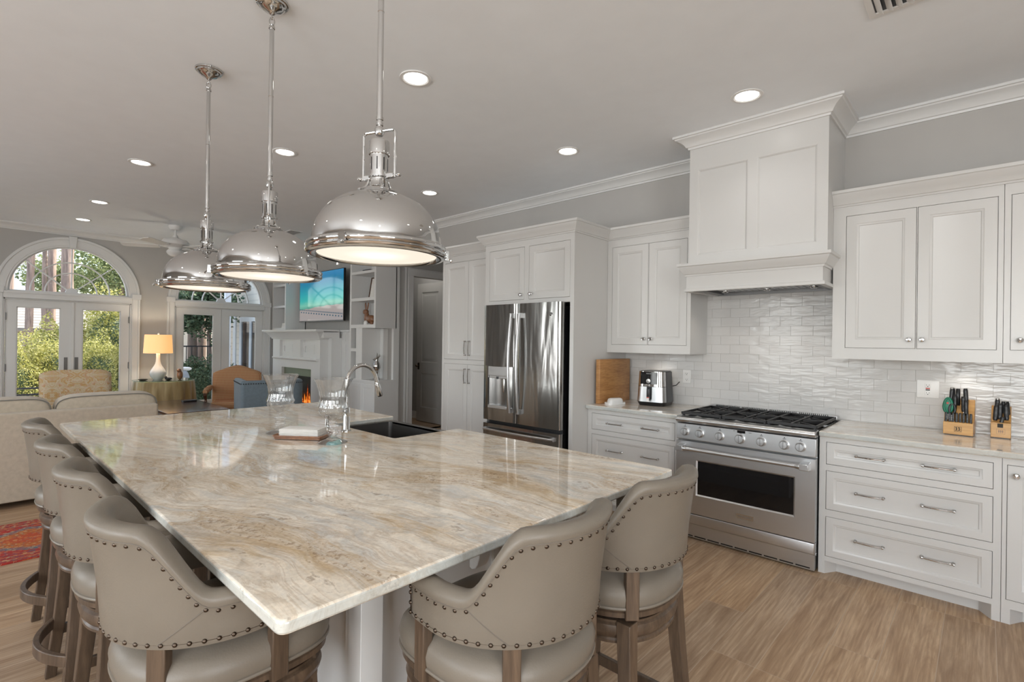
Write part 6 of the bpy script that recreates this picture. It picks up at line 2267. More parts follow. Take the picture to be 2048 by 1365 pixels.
def armchair(name, label, c, rz, mat, w, d, hback, harm, group=None, camel=0.0, pad=True):
    """upholstered chair facing local -X; seat depth along x"""
    t = thing(name, label, 'armchair', (c[0], c[1], 0))
    TMc = Matrix.Translation((c[0], c[1], 0)) @ Matrix.Rotation(rz, 4, 'Z')
    b = MB()
    n, m_ = 24, 12
    # back: soft slab with rounded or camel top
    def bk(i, j):
        u = i / n * 2 - 1
        top = hback - (0.05 * abs(u) ** 6) - camel * (1 - cos(min(abs(u) * 1.15, 1) * pi)) / 2
        v = [(-0.06, 0.30), (-0.075, 0.45), (-0.08, 0.7 * top), (-0.07, top - 0.06), (-0.045, top - 0.015), (0.0, top), (0.05, top - 0.01), (0.085, top - 0.06), (0.10, 0.6 * top), (0.10, 0.30)][j]
        rake = 0.12 * (v[1] - 0.3)
        e = 0.6 if i in (0, n) else (0.92 if i in (1, n - 1) else 1)
        return (d / 2 - 0.10 + v[0] * e + rake, u * w / 2, v[1])
    b.grid(bk, n + 1, 10, cv=True)
    b.f += [tuple(range(10)), tuple(n * 10 + k for k in reversed(range(10)))]; b.mi += [0, 0]
    b.xf(TMc).build('backrest', M[mat], t, smooth=50)
    MB().rbox(-d / 2 + 0.04, d / 2 - 0.12, -w / 2 + 0.02, w / 2 - 0.02, 0.30, 0.46, 0.06, 4, rz=0.05).xf(TMc).build('seat', M[mat], t)
    return t, TMc


# gold damask club chair
t, TMc = armchair('damask_armchair', 'gold and cream damask armchair behind the sofa, before the arched door', (8.12, -1.0), 0, 'damask', 0.70, 0.80, 1.02, 0.6)
MB().rbox(-0.36, 0.30, -0.33, 0.33, 0.08, 0.32, 0.04, 3).xf(TMc).build('base', M['damask'], t)
for s in (-1, 1):
    b = MB(); b.rbox(-0.38, 0.30, s * 0.43 - 0.085, s * 0.43 + 0.085, 0.08, 0.60, 0.07, 5, rz=0.08)
    b.xf(TMc).build('arm', M['damask'], t)
for sx in (-1, 1):
    for sy in (-1, 1): MB().cyl((sx * 0.3, sy * 0.35, 0.0), (sx * 0.3, sy * 0.35, 0.09), 0.02, 0.028).xf(TMc).build('foot', M['darkwood'], t)

# rust check chair with scrolled wooden arms
t, TMc = armchair('check_armchair', 'tall rust-checked armchair with padded wooden arms near the second door', (8.74, -2.97), radians(-24), 'plaid', 0.70, 0.72, 1.0, 0.6, camel=0.075)
for s in (-1, 1):
    b = MB()
    pts = [(0.22, s * 0.37, 0.66), (0.05, s * 0.375, 0.655), (-0.12, s * 0.38, 0.64), (-0.26, s * 0.385, 0.625)]
    b.tube(pts, [0.034, 0.04, 0.042, 0.03], 12)
    b.xf(TMc).build('arm_pad', M['plaid'], t, smooth=60)
    b = MB()
    b.tube([(0.22, s * 0.37, 0.62), (-0.05, s * 0.38, 0.61), (-0.28, s * 0.385, 0.585)], [0.018, 0.02, 0.022], 10)
    b.tube([(-0.25, s * 0.385, 0.58), (-0.20, s * 0.38, 0.50), (-0.26, s * 0.37, 0.42), (-0.22, s * 0.36, 0.34)], [0.024, 0.017, 0.024, 0.02], 10)
    b.xf(TMc).build('arm_support', M['darkwood'], t)
for sx in (-0.27, 0.27):
    for sy in (-0.29, 0.29):
        MB().tube([(sx, sy, 0.31), (sx, sy, 0.2), (sx, sy, 0.0)], [0.028, 0.02, 0.015], 10).xf(TMc).build('leg', M['darkwood'], t)

# slate blue tub chair from behind
t = thing('tub_chair', 'slate blue tub chair with nailhead trim, seen from behind near the fireplace', 'armchair', (7.50, -2.98, 0))
TB = Matrix.Translation((7.14, -2.49, 0)) @ Matrix.Rotation(radians(-12), 4, 'Z') @ Matrix.Translation((-7.60, 2.62, 0))
b = MB()
x0, x1, y0, y1 = 7.60, 8.28, -3.415, -2.62
path = rcorner([(x1, y1), (x0, y1), (x0, y0), (x1, y0)], 0.05, {1: 0.05, 2: 0.12}, 6)
prof = [(0.0, 0.14), (0.004, 0.5), (0.0, 0.84), (0.006, 0.868), (0.018, 0.882), (0.05, 0.885), (0.085, 0.878), (0.095, 0.86), (0.095, 0.44), (0.095, 0.14)]
b.sweep([(-o_, z) for o_, z in prof], path)
b.xf(TB).build('shell', M['blue'], t, smooth=50)
MB().rbox(x0 + 0.10, x1 - 0.02, y0 + 0.10, y1 - 0.10, 0.14, 0.46, 0.05, 4, rz=0.04).xf(TB).build('seat', M['blue'], t)
nb = MB()
L_ = 0
pp = [Vector(p) for p in path]
pos = 0.0
for i in range(len(pp) - 1):
    a, c = pp[i], pp[i + 1]; dl = (c - a).length
    while pos < dl:
        p = a + (c - a) * (pos / dl); d = (c - a).normalized(); nr = Vector((-d.y, d.x, 0)) * 1
        nr = Vector((d.y, -d.x, 0))
        for sgn in (1,):
            q = (Vector((-nr.x, -nr.y, 0)) * -1)
        q = nr
        nb.lathe([(0.0085, 0), (0.007, 0.004), (0, 0.006)], M=Matrix.Translation((p.x + nr.x * 0.002, p.y + nr.y * 0.002, 0.845)) @ nr.to_track_quat('Z', 'Y').to_matrix().to_4x4(), n=7)
        pos += 0.030
    pos -= dl
nb.xf(TB).build('nailhead_trim', M['outmetal'], t)
for xx in (x0 + 0.06, x1 - 0.06):
    for yy in (y0 + 0.06, y1 - 0.06): MB().cyl((xx, yy, 0), (xx, yy, 0.15), 0.018, 0.025).xf(TB).build('leg', M['darkwood'], t)

# coffee table with a tray-like remote
t = thing('coffee_table', 'dark polished wood coffee table between sofa and chairs', 'coffee table', (8.2, -2.1, 0))
b = MB().rbox(7.42, 8.98, -2.46, -1.74, 0.465, 0.50, 0.01, 2)
b.build('tabletop', M['darkwood'], t)
MB().box(7.50, 8.90, -2.40, -1.80, 0.40, 0.466).build('apron', M['darkwood'], t)
for xx in (7.50, 8.90):
    for yy in (-2.38, -1.82): MB().tube([(xx, yy, 0.465), (xx, yy, 0.3), (xx, yy, 0.12), (xx, yy, 0)], [0.03, 0.022, 0.027, 0.018], 12).build('leg', M['darkwood'], t)
tag(MB().rbox(8.55, 8.66, -2.38, -2.20, 0.501, 0.525, 0.008, 2).build('remote_control', M['black']), 'small black remote control lying on the dark coffee table', 'remote control')

# wooden armchair at the left edge
t = thing('wooden_armchair', 'dark wooden armchair arm and blue seat at the left edge behind the sofa', 'armchair', (7.55, -0.05, 0))
for s in (-1, 1):
    yy = -0.05 + s * 0.30
    MB().rbox(7.22, 7.80, yy - 0.03, yy + 0.03, 0.655, 0.685, 0.012, 3).build('arm', M['midwood'], t)
    for xx in (7.27, 7.75): MB().box(xx - 0.018, xx + 0.018, yy - 0.018, yy + 0.018, 0.0, 0.656).build('leg', M['midwood'], t)
MB().rbox(7.25, 7.80, -0.32, 0.22, 0.40, 0.50, 0.03, 3).build('seat', M['cushionblue'], t)
MB().rbox(7.76, 7.82, -0.32, 0.22, 0.50, 0.70, 0.02, 3).build('backrest', M['midwood'], t)

# round skirted table with a glass top
tx, ty_ = 9.72, -2.235
t = thing('skirted_table', 'round side table with a long gold cloth and glass top between the doors', 'side table', (tx, ty_, 0))
b = MB()
n = 160
def cl(i, j):
    a = 2 * pi * i / n
    zz = (0.752, 0.748, 0.735, 0.6, 0.4, 0.2, 0.01)[j]
    rr = (0.385, 0.402, 0.410, 0.420, 0.430, 0.442, 0.452)[j]
    am = (0, 0, 0.004, 0.012, 0.018, 0.022, 0.026)[j]
    return (tx + (rr + am * sin(17 * a + 1.3 * sin(3 * a))) * cos(a), ty_ + (rr + am * sin(17 * a + 1.3 * sin(3 * a))) * sin(a), zz)
b.grid(cl, n, 7, cu=True)
b.f.append(tuple(i * 7 for i in range(n))); b.mi.append(0)
b.build('tablecloth', M['goldcloth'], t, smooth=60)
MB().lathe([(0, 0.754), (0.425, 0.754), (0.428, 0.757), (0.428, 0.761), (0.425, 0.764), (0, 0.764)], (tx, ty_, 0), n=64).build('glass_top', M['greenglass'], t)

# lamp
lx, ly = 9.72, -2.145
t = thing('table_lamp', 'white gourd table lamp with a glowing drum shade between the doors', 'table lamp', (lx, ly, 0.765))
MB().lathe([(0, 0.765), (0.062, 0.765), (0.066, 0.772), (0.085, 0.795), (0.108, 0.835), (0.114, 0.865), (0.108, 0.895), (0.088, 0.935), (0.062, 0.975), (0.042, 1.015), (0.032, 1.06), (0.028, 1.11), (0.028, 1.17), (0.024, 1.185), (0, 1.186)], (lx, ly, 0), n=48).build('base', M['porcelain'], t, smooth=60)
t2_ = NT('lit_linen_shade')
t2_.set(color=(0.85, 0.70, 0.48, 1), rough=0.9, emit=(1.0, 0.62, 0.22, 1), estr=0.85)
g_ = t2_.coord(); sp_ = t2_.n('ShaderNodeSeparateXYZ'); t2_.l(g_, sp_.inputs[0])
nz_ = t2_.noise(t2_.coord(scale=(60, 60, 6)), 3, 2)
t2_.l(t2_.ramp(nz_.outputs[0], [(0.3, (0.95, 0.42, 0.10, 1)), (0.7, (1.0, 0.52, 0.16, 1))]), t2_.b.inputs['Emission Color'])
b = MB().lathe([(0.198, 1.190), (0.182, 1.485)], (lx, ly, 0), n=56, caps=False)
b.lathe([(0.196, 1.190), (0.180, 1.485)], (lx, ly, 0), n=56, caps=False)
b.build('lamp_shade', t2_.m, t, smooth=60)
MB().cyl((lx, ly, 1.18), (lx, ly, 1.50), 0.004, n=8).build('harp', M['nickel'], t)
MB().lathe([(0, 1.49), (0.012, 1.49), (0.014, 1.50), (0.007, 1.51), (0, 1.515)], (lx, ly, 0), n=14).build('finial', M['porcelain'], t)
light('lamp_bulb', 'POINT', (lx, ly, 1.36), 12, (1.0, 0.88, 0.70), 0.03)
# small things on the round table
b = MB().lathe([(0, 0.765), (0.035, 0.765), (0.06, 0.775), (0.064, 0.785), (0.058, 0.783), (0.03, 0.772), (0, 0.771)], (9.66, -1.935, 0), n=24)
tag(b.build('small_dish', M['outmetal']), 'small dark dish left of the lamp on the round table', 'dish')
t = thing('owl_figurine', 'small brown carved figurine right of the lamp on the round table', 'figurine', (9.60, -2.42, 0.765))
b = MB(); cushion(b, (9.60, -2.42, 0.835), (0.035, 0.042, 0.072), 1, 0.9, 20, 12); b.build('body', M['midwood'], t, smooth=60)
b = MB(); cushion(b, (9.59, -2.405, 0.910), (0.028, 0.032, 0.030), 1, 0.9, 18, 10); b.build('head', M['midwood'], t, smooth=60)
t = thing('dark_figurine', 'little dark figurine just behind the lamp foot on the round table', 'figurine', (9.55, -2.24, 0.765))
b = MB(); cushion(b, (9.55, -2.25, 0.785), (0.03, 0.05, 0.022), 1, 0.9, 18, 8); cushion(b, (9.55, -2.215, 0.805), (0.02, 0.02, 0.022), 1, 0.9, 14, 8)
b.build('body', M['outmetal'], t, smooth=60)

# ceiling fan
fx_, fy_ = 8.65, -2.10
t = thing('ceiling_fan', 'white five-blade ceiling fan hanging in the living room', 'ceiling fan', (fx_, fy_, ZC))
MB().lathe([(0, ZC - 0.001), (0.085, ZC - 0.001), (0.082, ZC - 0.03), (0.060, ZC - 0.060), (0.02, ZC - 0.064), (0, ZC - 0.064)], (fx_, fy_, 0), n=32).build('canopy', M['white'], t)
MB().cyl((fx_, fy_, ZC - 0.06), (fx_, fy_, 2.90), 0.012).build('downrod', M['white'], t)
MB().lathe([(0, 2.94), (0.03, 2.93), (0.035, 2.90), (0.06, 2.885), (0.15, 2.86), (0.175, 2.83), (0.175, 2.79), (0.15, 2.765), (0.09, 2.75), (0.07, 2.72), (0.06, 2.70), (0, 2.70)], (fx_, fy_, 0), n=40).build('motor_housing', M['white'], t)
for k in range(5):
    a = radians(62 + 72 * k)
    d = Vector((cos(a), sin(a), 0)); s_ = Vector((-sin(a), cos(a), 0))
    b = MB()
    pl = [(0.20, 0.045), (0.28, 0.06), (0.60, 0.072), (0.65, 0.06), (0.665, 0.0), (0.65, -0.06), (0.60, -0.072), (0.28, -0.06), (0.20, -0.045)]
    top = [Vector((fx_, fy_, 2.765)) + d * u + s_ * v + UZ * (v * 0.2) for u, v in pl]
    bot = [p - UZ * 0.008 for p in top]
    nn_ = len(pl)
    b.add(top + bot, [tuple(range(nn_)), tuple(reversed(range(nn_, 2 * nn_)))] + [(i, i + nn_, (i + 1) % nn_ + nn_, (i + 1) % nn_) for i in range(nn_)])
    bl = b.build('blade', M['white'], t, smooth=0)
    MB().obox(Vector((fx_, fy_, 2.770)) + d * 0.17, d, s_, UZ, 0.07, 0.02, 0.004).build('blade_bracket', M['nickel'], bl)
MB().lathe([(0, 2.62), (0.05, 2.622), (0.09, 2.645), (0.11, 2.68), (0.105, 2.705), (0.07, 2.712), (0, 2.712)], (fx_, fy_, 0), n=32).build('glass_bowl', M['porcelain'], t)
MB().cyl((fx_ - 0.05, fy_, 2.70), (fx_ - 0.05, fy_, 2.44), 0.0025, n=6).build('pull_chain', M['nickel'], t)

# ---------------------------------------------------------------- fireplace wall
t = thing('fireplace_surround', 'white panelled fireplace mantel with a burning gas fire', 'fireplace', (8.93, -4.26, 0))
FYF = -4.0
b = MB()
fx0, fx1 = 8.0, 9.86
b.plate((fx0, FYF, 0.0), UX, UZ, UY, fx1 - fx0, 1.47, 0.05, [(8.31 - fx0, 9.47 - fx0, 0.0, 0.935), (8.185 - fx0, 8.715 - fx0, 1.13, 1.43), (9.015 - fx0, 9.56 - fx0, 1.13, 1.43)])
b.box(fx0, 8.30, FYF - 0.14, FYF - 0.05, 0, 1.47).box(9.48, fx1, FYF - 0.14, FYF - 0.05, 0, 1.47).box(8.30, 9.48, FYF - 0.14, FYF - 0.05, 0.945, 1.47)
for xa, xb in ((8.26, 8.64), (9.09, 9.49)):
    b.plate((xa, FYF - 0.030, 1.19), UX, UZ, UY, xb - xa, 0.16, 0.02, [(0.035, xb - xa - 0.035, 0.03, 0.13)])
b.build('surround', M['trim'], t, smooth=0)
b = MB(); b.sweep([(0, 1.075), (0.03, 1.08), (0.045, 1.095), (0.045, 1.115), (0, 1.115)], [(fx1 - 0.07, FYF), (fx0 + 0.05, FYF)])
b.build('lintel_moulding', M['trim'], t, smooth=25)
b = MB()
b.box(7.88, 10.02, -4.279, FYF - 0.001, 1.47, 1.60)
mp = [(0, 1.44), (0.02, 1.445), (0.028, 1.47), (0.05, 1.50), (0.085, 1.545), (0.10, 1.56), (0.12, 1.565), (0.12, 1.575), (0.15, 1.578), (0.15, 1.605), (0, 1.605)]
b.sweep(mp, [(9.86, -4.25), (9.86, FYF), (fx0, FYF), (fx0, -4.25)])
b.build('mantel_shelf', M['trim'], t, smooth=25)
b = MB()
b.box(7.885, 9.86, -4.322, -4.142, 0, 1.47)
b.box(7.345, 10.24, -4.519, -4.325, 0, 1.575)
b.box(7.345, 9.62, -4.519, -4.28, 1.576, 1.604)
for xa in (7.39, 7.78): b.box(xa - 0.03, xa + 0.03, -4.325, -4.315, 0, 1.575)
b.box(7.345, 7.88, -4.3255, -4.3140, 1.36, 1.42)
b.v = [(x, y, z) for x, y, z in b.v]
b.build('breast_panelling', M['trim'], t, smooth=0)
# firebox: dark interior box in front of the masonry
b = MB()
b.box(8.31, 9.47, -4.140, -4.1395 - 0.0, 0.0, 0.935)
b.build('firebox_back', M['black'], t, smooth=0)
b = MB().box(8.30, 9.48, FYF - 0.09, FYF - 0.052, 0.80, 0.944)
b.build('firebox_hood', plain('sage_fireplace_hood', (0.20, 0.24, 0.17, 1), 0.5), t, smooth=0)
for k in range(3):
    MB().cyl((8.50 + 0.05 * k, -4.05 - 0.03 * k, 0.16 + 0.07 * k), (9.25 - 0.05 * k, -4.09 + 0.02 * k, 0.17 + 0.07 * k), 0.035, n=10).build('gas_log', M['bark'], t)
random.seed(11)
b = MB()
for k in range(13):
    x = 8.36 + 1.05 * k / 12; h = random.uniform(0.30, 0.56) if 1 < k < 11 or k < 3 else 0.3
    w_ = random.uniform(0.05, 0.08); lean = random.uniform(-0.04, 0.04)
    z0 = 0.17
    rings_ = [(0.0, 0.6), (0.15, 1.0), (0.4, 0.75), (0.7, 0.35), (1.0, 0.02)]
    vs = []; fs = []
    for u, r in rings_:
        for q in range(8):
            a = 2 * pi * q / 8
            vs.append((x + lean * u * u + w_ * r * cos(a), -4.09 + 0.018 * r * sin(a), z0 + h * u))
    for j in range(4):
        for q in range(8): fs.append((j * 8 + q, j * 8 + (q + 1) % 8, (j + 1) * 8 + (q + 1) % 8, (j + 1) * 8 + q))
    b.add(vs, fs)
fl = b.build('flames', M['fire'], t, smooth=60)
fl['kind'] = 'stuff'

# television
t = thing('television', 'wall-mounted television showing an aerial beach scene over the mantel', 'television', (8.73, -4.33, 1.765))
tx0, tx1, tz0, tz1 = 7.885, 9.52, 1.765, 2.655
TT = Matrix.Translation((8.7, -4.36, 0)) @ Matrix.Rotation(radians(0), 4, 'Z') @ Matrix.Translation((-8.7, 4.36, 0))
MB().rbox(tx0, tx1, -4.385, -4.345, tz0, tz1, 0.004, 2).xf(TT).build('casing', M['black'], t)
MB().box(tx0 + 0.010, tx1 - 0.010, -4.3455, -4.3435, tz0 + 0.018, tz1 - 0.010).xf(TT).build('screen', M['screen'], t, smooth=0)
MB().box(tx0, tx1, -4.346, -4.342, tz0, tz0 + 0.014).xf(TT).build('bezel', M['grey'], t, smooth=0)
MB().box(8.5, 8.9, -4.519, -4.385, 2.05, 2.35).build('wall_mount', M['black'], t)

# left bookcase
def bookcase(name, label, x0, x1, yf, z0, z1, shelves, yb=-4.519):
    t = thing(name, label, 'bookcase', ((x0 + x1) / 2, (yf + yb) / 2, z0))
    b = MB()
    b.box(x0, x0 + 0.045, yb, yf, z0, z1).box(x1 - 0.045, x1, yb, yf, z0, z1)
    b.box(x0, x1, yb, yb + 0.015, z0, z1)
    b.box(x0, x1, yb, yf, z1 - 0.03, z1)
    b.build('case', M['trim'], t, smooth=0)
    for za, zb in shelves:
        MB().box(x0 + 0.045, x1 - 0.045, yb + 0.015, yf - 0.001, za, zb).build('shelf', M['trim'], t, smooth=0)
    return t


bookcase('bookcase', 'narrow white built-in bookcase left of the television', 9.63, 10.235, -4.13, 1.61, 2.97, [(1.612, 1.655), (2.035, 2.075), (2.44, 2.48)])
bookcase('bookcase', 'white built-in bookcase right of the television with picture frames', 6.60, 7.335, -4.15, 1.626, 2.97, [(1.628, 1.681), (2.042, 2.089), (2.458, 2.498)])
t = thing('built_in_cabinet', 'white cabinet with open cubbies and corner niche under the right bookcase', 'cabinet', (6.97, -4.33, 0))
b = MB()
b.box(6.60, 7.335, -4.519, -4.15, 0, 0.815).box(6.585, 7.335, -4.519, -4.135, 0.815, 0.845)
b.box(6.60, 7.335, -4.519, -4.47, 0.845, 1.626)
b.box(6.963, 7.137, -4.47, -4.15, 0.845, 1.626) if False else None
b.box(6.963, 6.985, -4.47, -4.15, 0.845, 1.626).box(6.985, 7.137, -4.168, -4.15, 0.845, 1.626).box(7.12, 7.137, -4.47, -4.168, 0.845, 1.626)
b.box(7.29, 7.335, -4.47, -4.15, 0.845, 1.626)
b.build('carcass', M['trim'], t, smooth=0)
MB().box(7.137, 7.29, -4.47, -4.151, 1.266, 1.313).build('shelf', M['trim'], t, smooth=0)
b = MB(); b.rings((6.64, -4.149, 0.12), UX, UZ, UY, 0.32, 0.66, DOORP).build('door', M['trim'], t, smooth=25)
b = MB(); b.rings((6.975, -4.149, 0.12), UX, UZ, UY, 0.32, 0.66, DOORP).build('door', M['trim'], t, smooth=25)
for za, lab in ((1.08, 'large blank white cover plate in the corner niche beside the bookcase'), (0.90, 'small white outlet low in the corner niche beside the bookcase')):
    hh = 0.13 if za > 1 else 0.1
    tag(MB().rbox(6.70, 6.70 + (0.12 if za > 1 else 0.075), -4.4695, -4.4635, za, za + hh, 0.002, 1).build('wall_plate', M['white']), lab, 'wall plate')


def picture(x, y, z, w, h, lean, rz, frame, label, img=None):
    """framed picture leaning back, facing +Y"""
    t = thing('picture_frame', label, 'picture frame', (x, y, z))
    TP = Matrix.Translation((x, y, z)) @ Matrix.Rotation(rz, 4, 'Z') @ Matrix.Rotation(radians(lean), 4, 'X')
    b = MB().plate((-w / 2, 0, 0), UX, UZ, UY, w, h, 0.014, [(0.018, w - 0.018, 0.018, h - 0.018)])
    b.xf(TP).build('frame', M[frame], t, smooth=0)
    o = MB().box(-w / 2 + 0.016, w / 2 - 0.016, -0.012, -0.008, 0.016, h - 0.016).xf(TP).build('mat_board', M['paper'], t, smooth=0)
    b = MB()
    if img == 'figures':
        for cx in (-0.03, 0.03):
            b.box(cx - 0.012, cx + 0.012, -0.008, -0.0065, h * 0.30, h * 0.34).box(cx - 0.004, cx + 0.004, -0.008, -0.0065, h * 0.34, h * 0.62).box(cx, cx + 0.012, -0.008, -0.0065, h * 0.56, h * 0.62)
    else:
        b.box(-w * 0.25, w * 0.25, -0.008, -0.0065, h * 0.3, h * 0.7)
    b.xf(TP).build('picture', M['grey'], o, smooth=0)
    return t


picture(6.835, -4.28, 2.089, 0.30, 0.33, 10, radians(8), 'darkwood', 'black-framed drawing of two figures on the middle shelf right of the television', 'figures')
picture(6.755, -4.27, 1.681, 0.19, 0.30, 10, radians(-12), 'black', 'black picture frame beside the rabbit, cut by the bookcase side')
picture(9.90, -4.30, 2.075, 0.20, 0.24, 14, radians(-25), 'nickel', 'small leaning silver photo frame on the left bookcase shelf')
picture(9.80, -4.36, 2.075, 0.16, 0.20, 12, radians(-10), 'midwood', 'small wooden photo frame behind the silver one on the left bookcase')
tag(MB().rbox(6.88, 7.10, -4.40, -4.22, 2.498, 2.53, 0.01, 2).build('book', M['outmetal']), 'dark book lying on the highest visible shelf of the right bookcase', 'book')

# rabbit
rx, ry, rz_ = 6.98, -4.27, 1.681
t = thing('rabbit_figurine', 'brown woven rabbit figurine on the lower shelf right of the television', 'figurine', (rx, ry, rz_))
b = MB()
cushion(b, (rx - 0.06, ry, rz_ + 0.085), (0.105, 0.055, 0.065), 0.95, 0.9, 24, 12)
cushion(b, (rx + 0.055, ry, rz_ + 0.11), (0.045, 0.04, 0.09), 0.95, 0.9, 20, 12)
cushion(b, (rx + 0.085, ry, rz_ + 0.20), (0.058, 0.038, 0.042), 0.95, 0.9, 20, 12)
for dx, ls in ((0.045, 18), (0.085, -6)):
    e = MB(); cushion(e, (0, 0, 0.055), (0.020, 0.010, 0.060), 1, 0.8, 14, 10)
    e.xf(Matrix.Translation((rx + dx, ry, rz_ + 0.235)) @ Matrix.Rotation(radians(-ls), 4, 'Y')); b.add(e.v, e.f)
for dx in (0.07, -0.12):
    cushion(b, (rx + dx, ry + 0.02, rz_ + 0.025), (0.035, 0.02, 0.025), 0.9, 0.8, 14, 8)
b.build('body', M['midwood'], t, smooth=60)
tag(MB().lathe([(0, 0), (0.03, 0), (0.034, 0.02), (0.028, 0.045), (0.012, 0.06), (0, 0.062)], (6.93, -4.19, 1.6815), n=20).build('small_ornament', M['porcelain']), 'tiny pale ornament in front of the woven rabbit', 'ornament')

# sailing boat and books on the left bookcase
t = thing('model_sailboat', 'little model sailboat on white books in the left bookcase', 'model boat', (9.85, -4.30, 1.745))
b = MB(); cushion(b, (9.85, -4.30, 1.765), (0.11, 0.03, 0.02), 0.8, 0.8, 20, 8); b.build('hull', M['outmetal'], t, smooth=60)
MB().cyl((9.86, -4.30, 1.77), (9.86, -4.30, 1.99), 0.003, n=6).build('mast', M['midwood'], t)
for p in (((9.855, 1.79), (9.855, 1.98), (9.77, 1.79)), ((9.867, 1.80), (9.867, 1.95), (9.94, 1.80))):
    MB().prism(list(p), 'xz', -4.302, -4.299).build('sail', M['paper'], t, smooth=0)
for k, (w_, lab) in enumerate(((0.16, 'lowest white book under the model sailboat'), (0.14, 'middle white book under the model sailboat'), (0.125, 'top white book directly under the model sailboat'))):
    tag(MB().rbox(9.85 - w_, 9.85 + w_ * 0.8, -4.38, -4.20, 1.655 + 0.03 * k, 1.684 + 0.03 * k, 0.003, 1).build('book', M['paper']), lab, 'book', 'white books in the left bookcase')
# silver vase in the niche and bowl in the cubby
b = MB()
b.lathe([(0, 0), (0.05, 0), (0.055, 0.01), (0.03, 0.04), (0.022, 0.08), (0.035, 0.13), (0.06, 0.18), (0.05, 0.24), (0.025, 0.29), (0.035, 0.33), (0, 0.33)], (6.79, -4.30, 0.8455), n=24)
t = thing('silver_figurine', 'tall ornate silver figurine on the niche counter behind the faucet', 'figurine', (6.79, -4.30, 0.8455))
b.build('figurine_body', M['chrome'], t, smooth=50)
random.seed(5)
for k in range(7):
    a = k * 0.9
    MB().tube([(6.79, -4.30, 1.10 + 0.01 * k), (6.79 + 0.05 * cos(a), -4.30 + 0.04 * sin(a), 1.14 + 0.015 * k), (6.79 + 0.08 * cos(a), -4.30 + 0.05 * sin(a), 1.13 + 0.02 * k)], [0.012, 0.01, 0.004], 8).build('branch', M['nickel'], t)
tag(MB().lathe([(0, 0.0), (0.03, 0), (0.035, 0.01), (0.015, 0.03), (0.015, 0.06), (0.05, 0.10), (0.06, 0.15), (0.056, 0.15), (0.045, 0.105), (0, 0.08)], (7.205, -4.27, 1.3135), n=24).build('goblet', M['chrome']), 'small silver goblet in the upper cubby under the right bookcase', 'goblet')

# ---------------------------------------------------------------- garden
random.seed(21)


def leaves(b, pts, size, jitter=0.35, flat=0.0):
    """one small pointed leaf (two triangles, slightly folded) per point"""
    for p in pts:
        p = Vector(p)
        d = Vector((random.gauss(0, 1), random.gauss(0, 1), random.gauss(0, 0.7))).normalized()
        s = Vector((random.gauss(0, 1), random.gauss(0, 1), random.gauss(0, 1)))
        s = (s - d * s.dot(d)).normalized(); nrm = d.cross(s)
        L = size * random.uniform(1 - jitter, 1 + jitter); W = L * 0.34
        k = len(b.v)
        b.v += [tuple(p - d * L * 0.5), tuple(p + s * W + nrm * W * 0.25), tuple(p + d * L * 0.5), tuple(p - s * W + nrm * W * 0.25)]
        b.f += [(k, k + 1, k + 2), (k, k + 2, k + 3)]
        b.mi += [0, 0]


def blob_points(c, h, n, shell=0.35, noise_=0.25):
    out = []
    ph = [random.uniform(0, 6.28) for _ in range(6)]
    while len(out) < n:
        v = Vector((random.gauss(0, 1), random.gauss(0, 1), random.gauss(0, 1))).normalized()
        r = 1 - shell * random.random() ** 1.5
        r *= 1 + noise_ * (sin(3.1 * v.x * 2 + ph[0]) * sin(2.7 * v.y * 2 + ph[1]) + 0.6 * sin(7 * v.z + ph[2]) * sin(6 * v.x + ph[3]))
        p = (c[0] + h[0] * v.x * r, c[1] + h[1] * v.y * r, c[2] + h[2] * v.z * r)
        if p[2] > -0.08: out.append(p)
    return out


struct(MB().box(X1 + 0.12, 60, -30, 30, -0.25, -0.12).build('floor_garden', M['patio'], smooth=0))
struct(MB().box(X1 + 0.12, 12.2, -9, 4, -0.12, -0.06).build('floor_patio', M['extcream'], smooth=0))


def shrub(name, label, blobs, mat, size, cat='shrub', core='leafdark'):
    c0 = blobs[0][0]
    t = thing(name, label, cat, (c0[0], c0[1], -0.12))
    b = MB()
    for c, h, n in blobs: leaves(b, blob_points(c, h, n), size)
    b.build('foliage', M[mat], t, smooth=0)
    b = MB()
    for c, h, n in blobs: cushion(b, c, (h[0] * 0.68, h[1] * 0.68, h[2] * 0.68), 1, 1, 16, 8)
    b.build('inner_branches', M[core], t)
    return t


shrub('hedge_shrub', 'rounded yellow-green hedge in the left glass of the first french door', [((13.6, -0.62, 0.45), (0.70, 0.62, 1.0), 18000), ((13.7, -1.22, 0.40), (0.6, 0.42, 0.95), 9000)], 'leafyellow', 0.036)
shrub('hedge_shrub', 'rounded yellow-green hedge in the right glass of the first french door', [((13.7, -2.00, 0.42), (0.70, 0.45, 0.98), 14000), ((13.8, -2.6, 0.35), (0.6, 0.5, 0.9), 7000)], 'leafyellow', 0.036)
shrub('hedge_shrub', 'yellow-green hedge hidden left of the first french door', [((13.6, 0.7, 0.30), (0.75, 0.85, 0.75), 5000)], 'leafyellow', 0.045)
shrub('garden_bush', 'tall loose leafy bush behind the hedge in the right door glass', [((15.8, -2.45, 1.15), (0.7, 0.62, 1.30), 12000)], 'leafyellow', 0.052)
shrub('garden_bush', 'low leafy bush behind the hedge in the left door glass', [((16.0, -1.40, 0.75), (0.55, 0.42, 1.05), 6000)], 'leafyellow', 0.052)
shrub('dark_shrub', 'dark green shrub in the left glass of the second french door', [((12.75, -3.55, 0.25), (0.55, 0.55, 0.72), 12000), ((12.9, -4.15, 0.2), (0.5, 0.4, 0.62), 5000)], 'leafdark', 0.042)
shrub('autumn_shrub', 'yellow autumn shrub in the right glass of the second french door', [((17.5, -6.6, 1.3), (0.9, 0.7, 2.0), 7000)], 'leafautumn', 0.07)


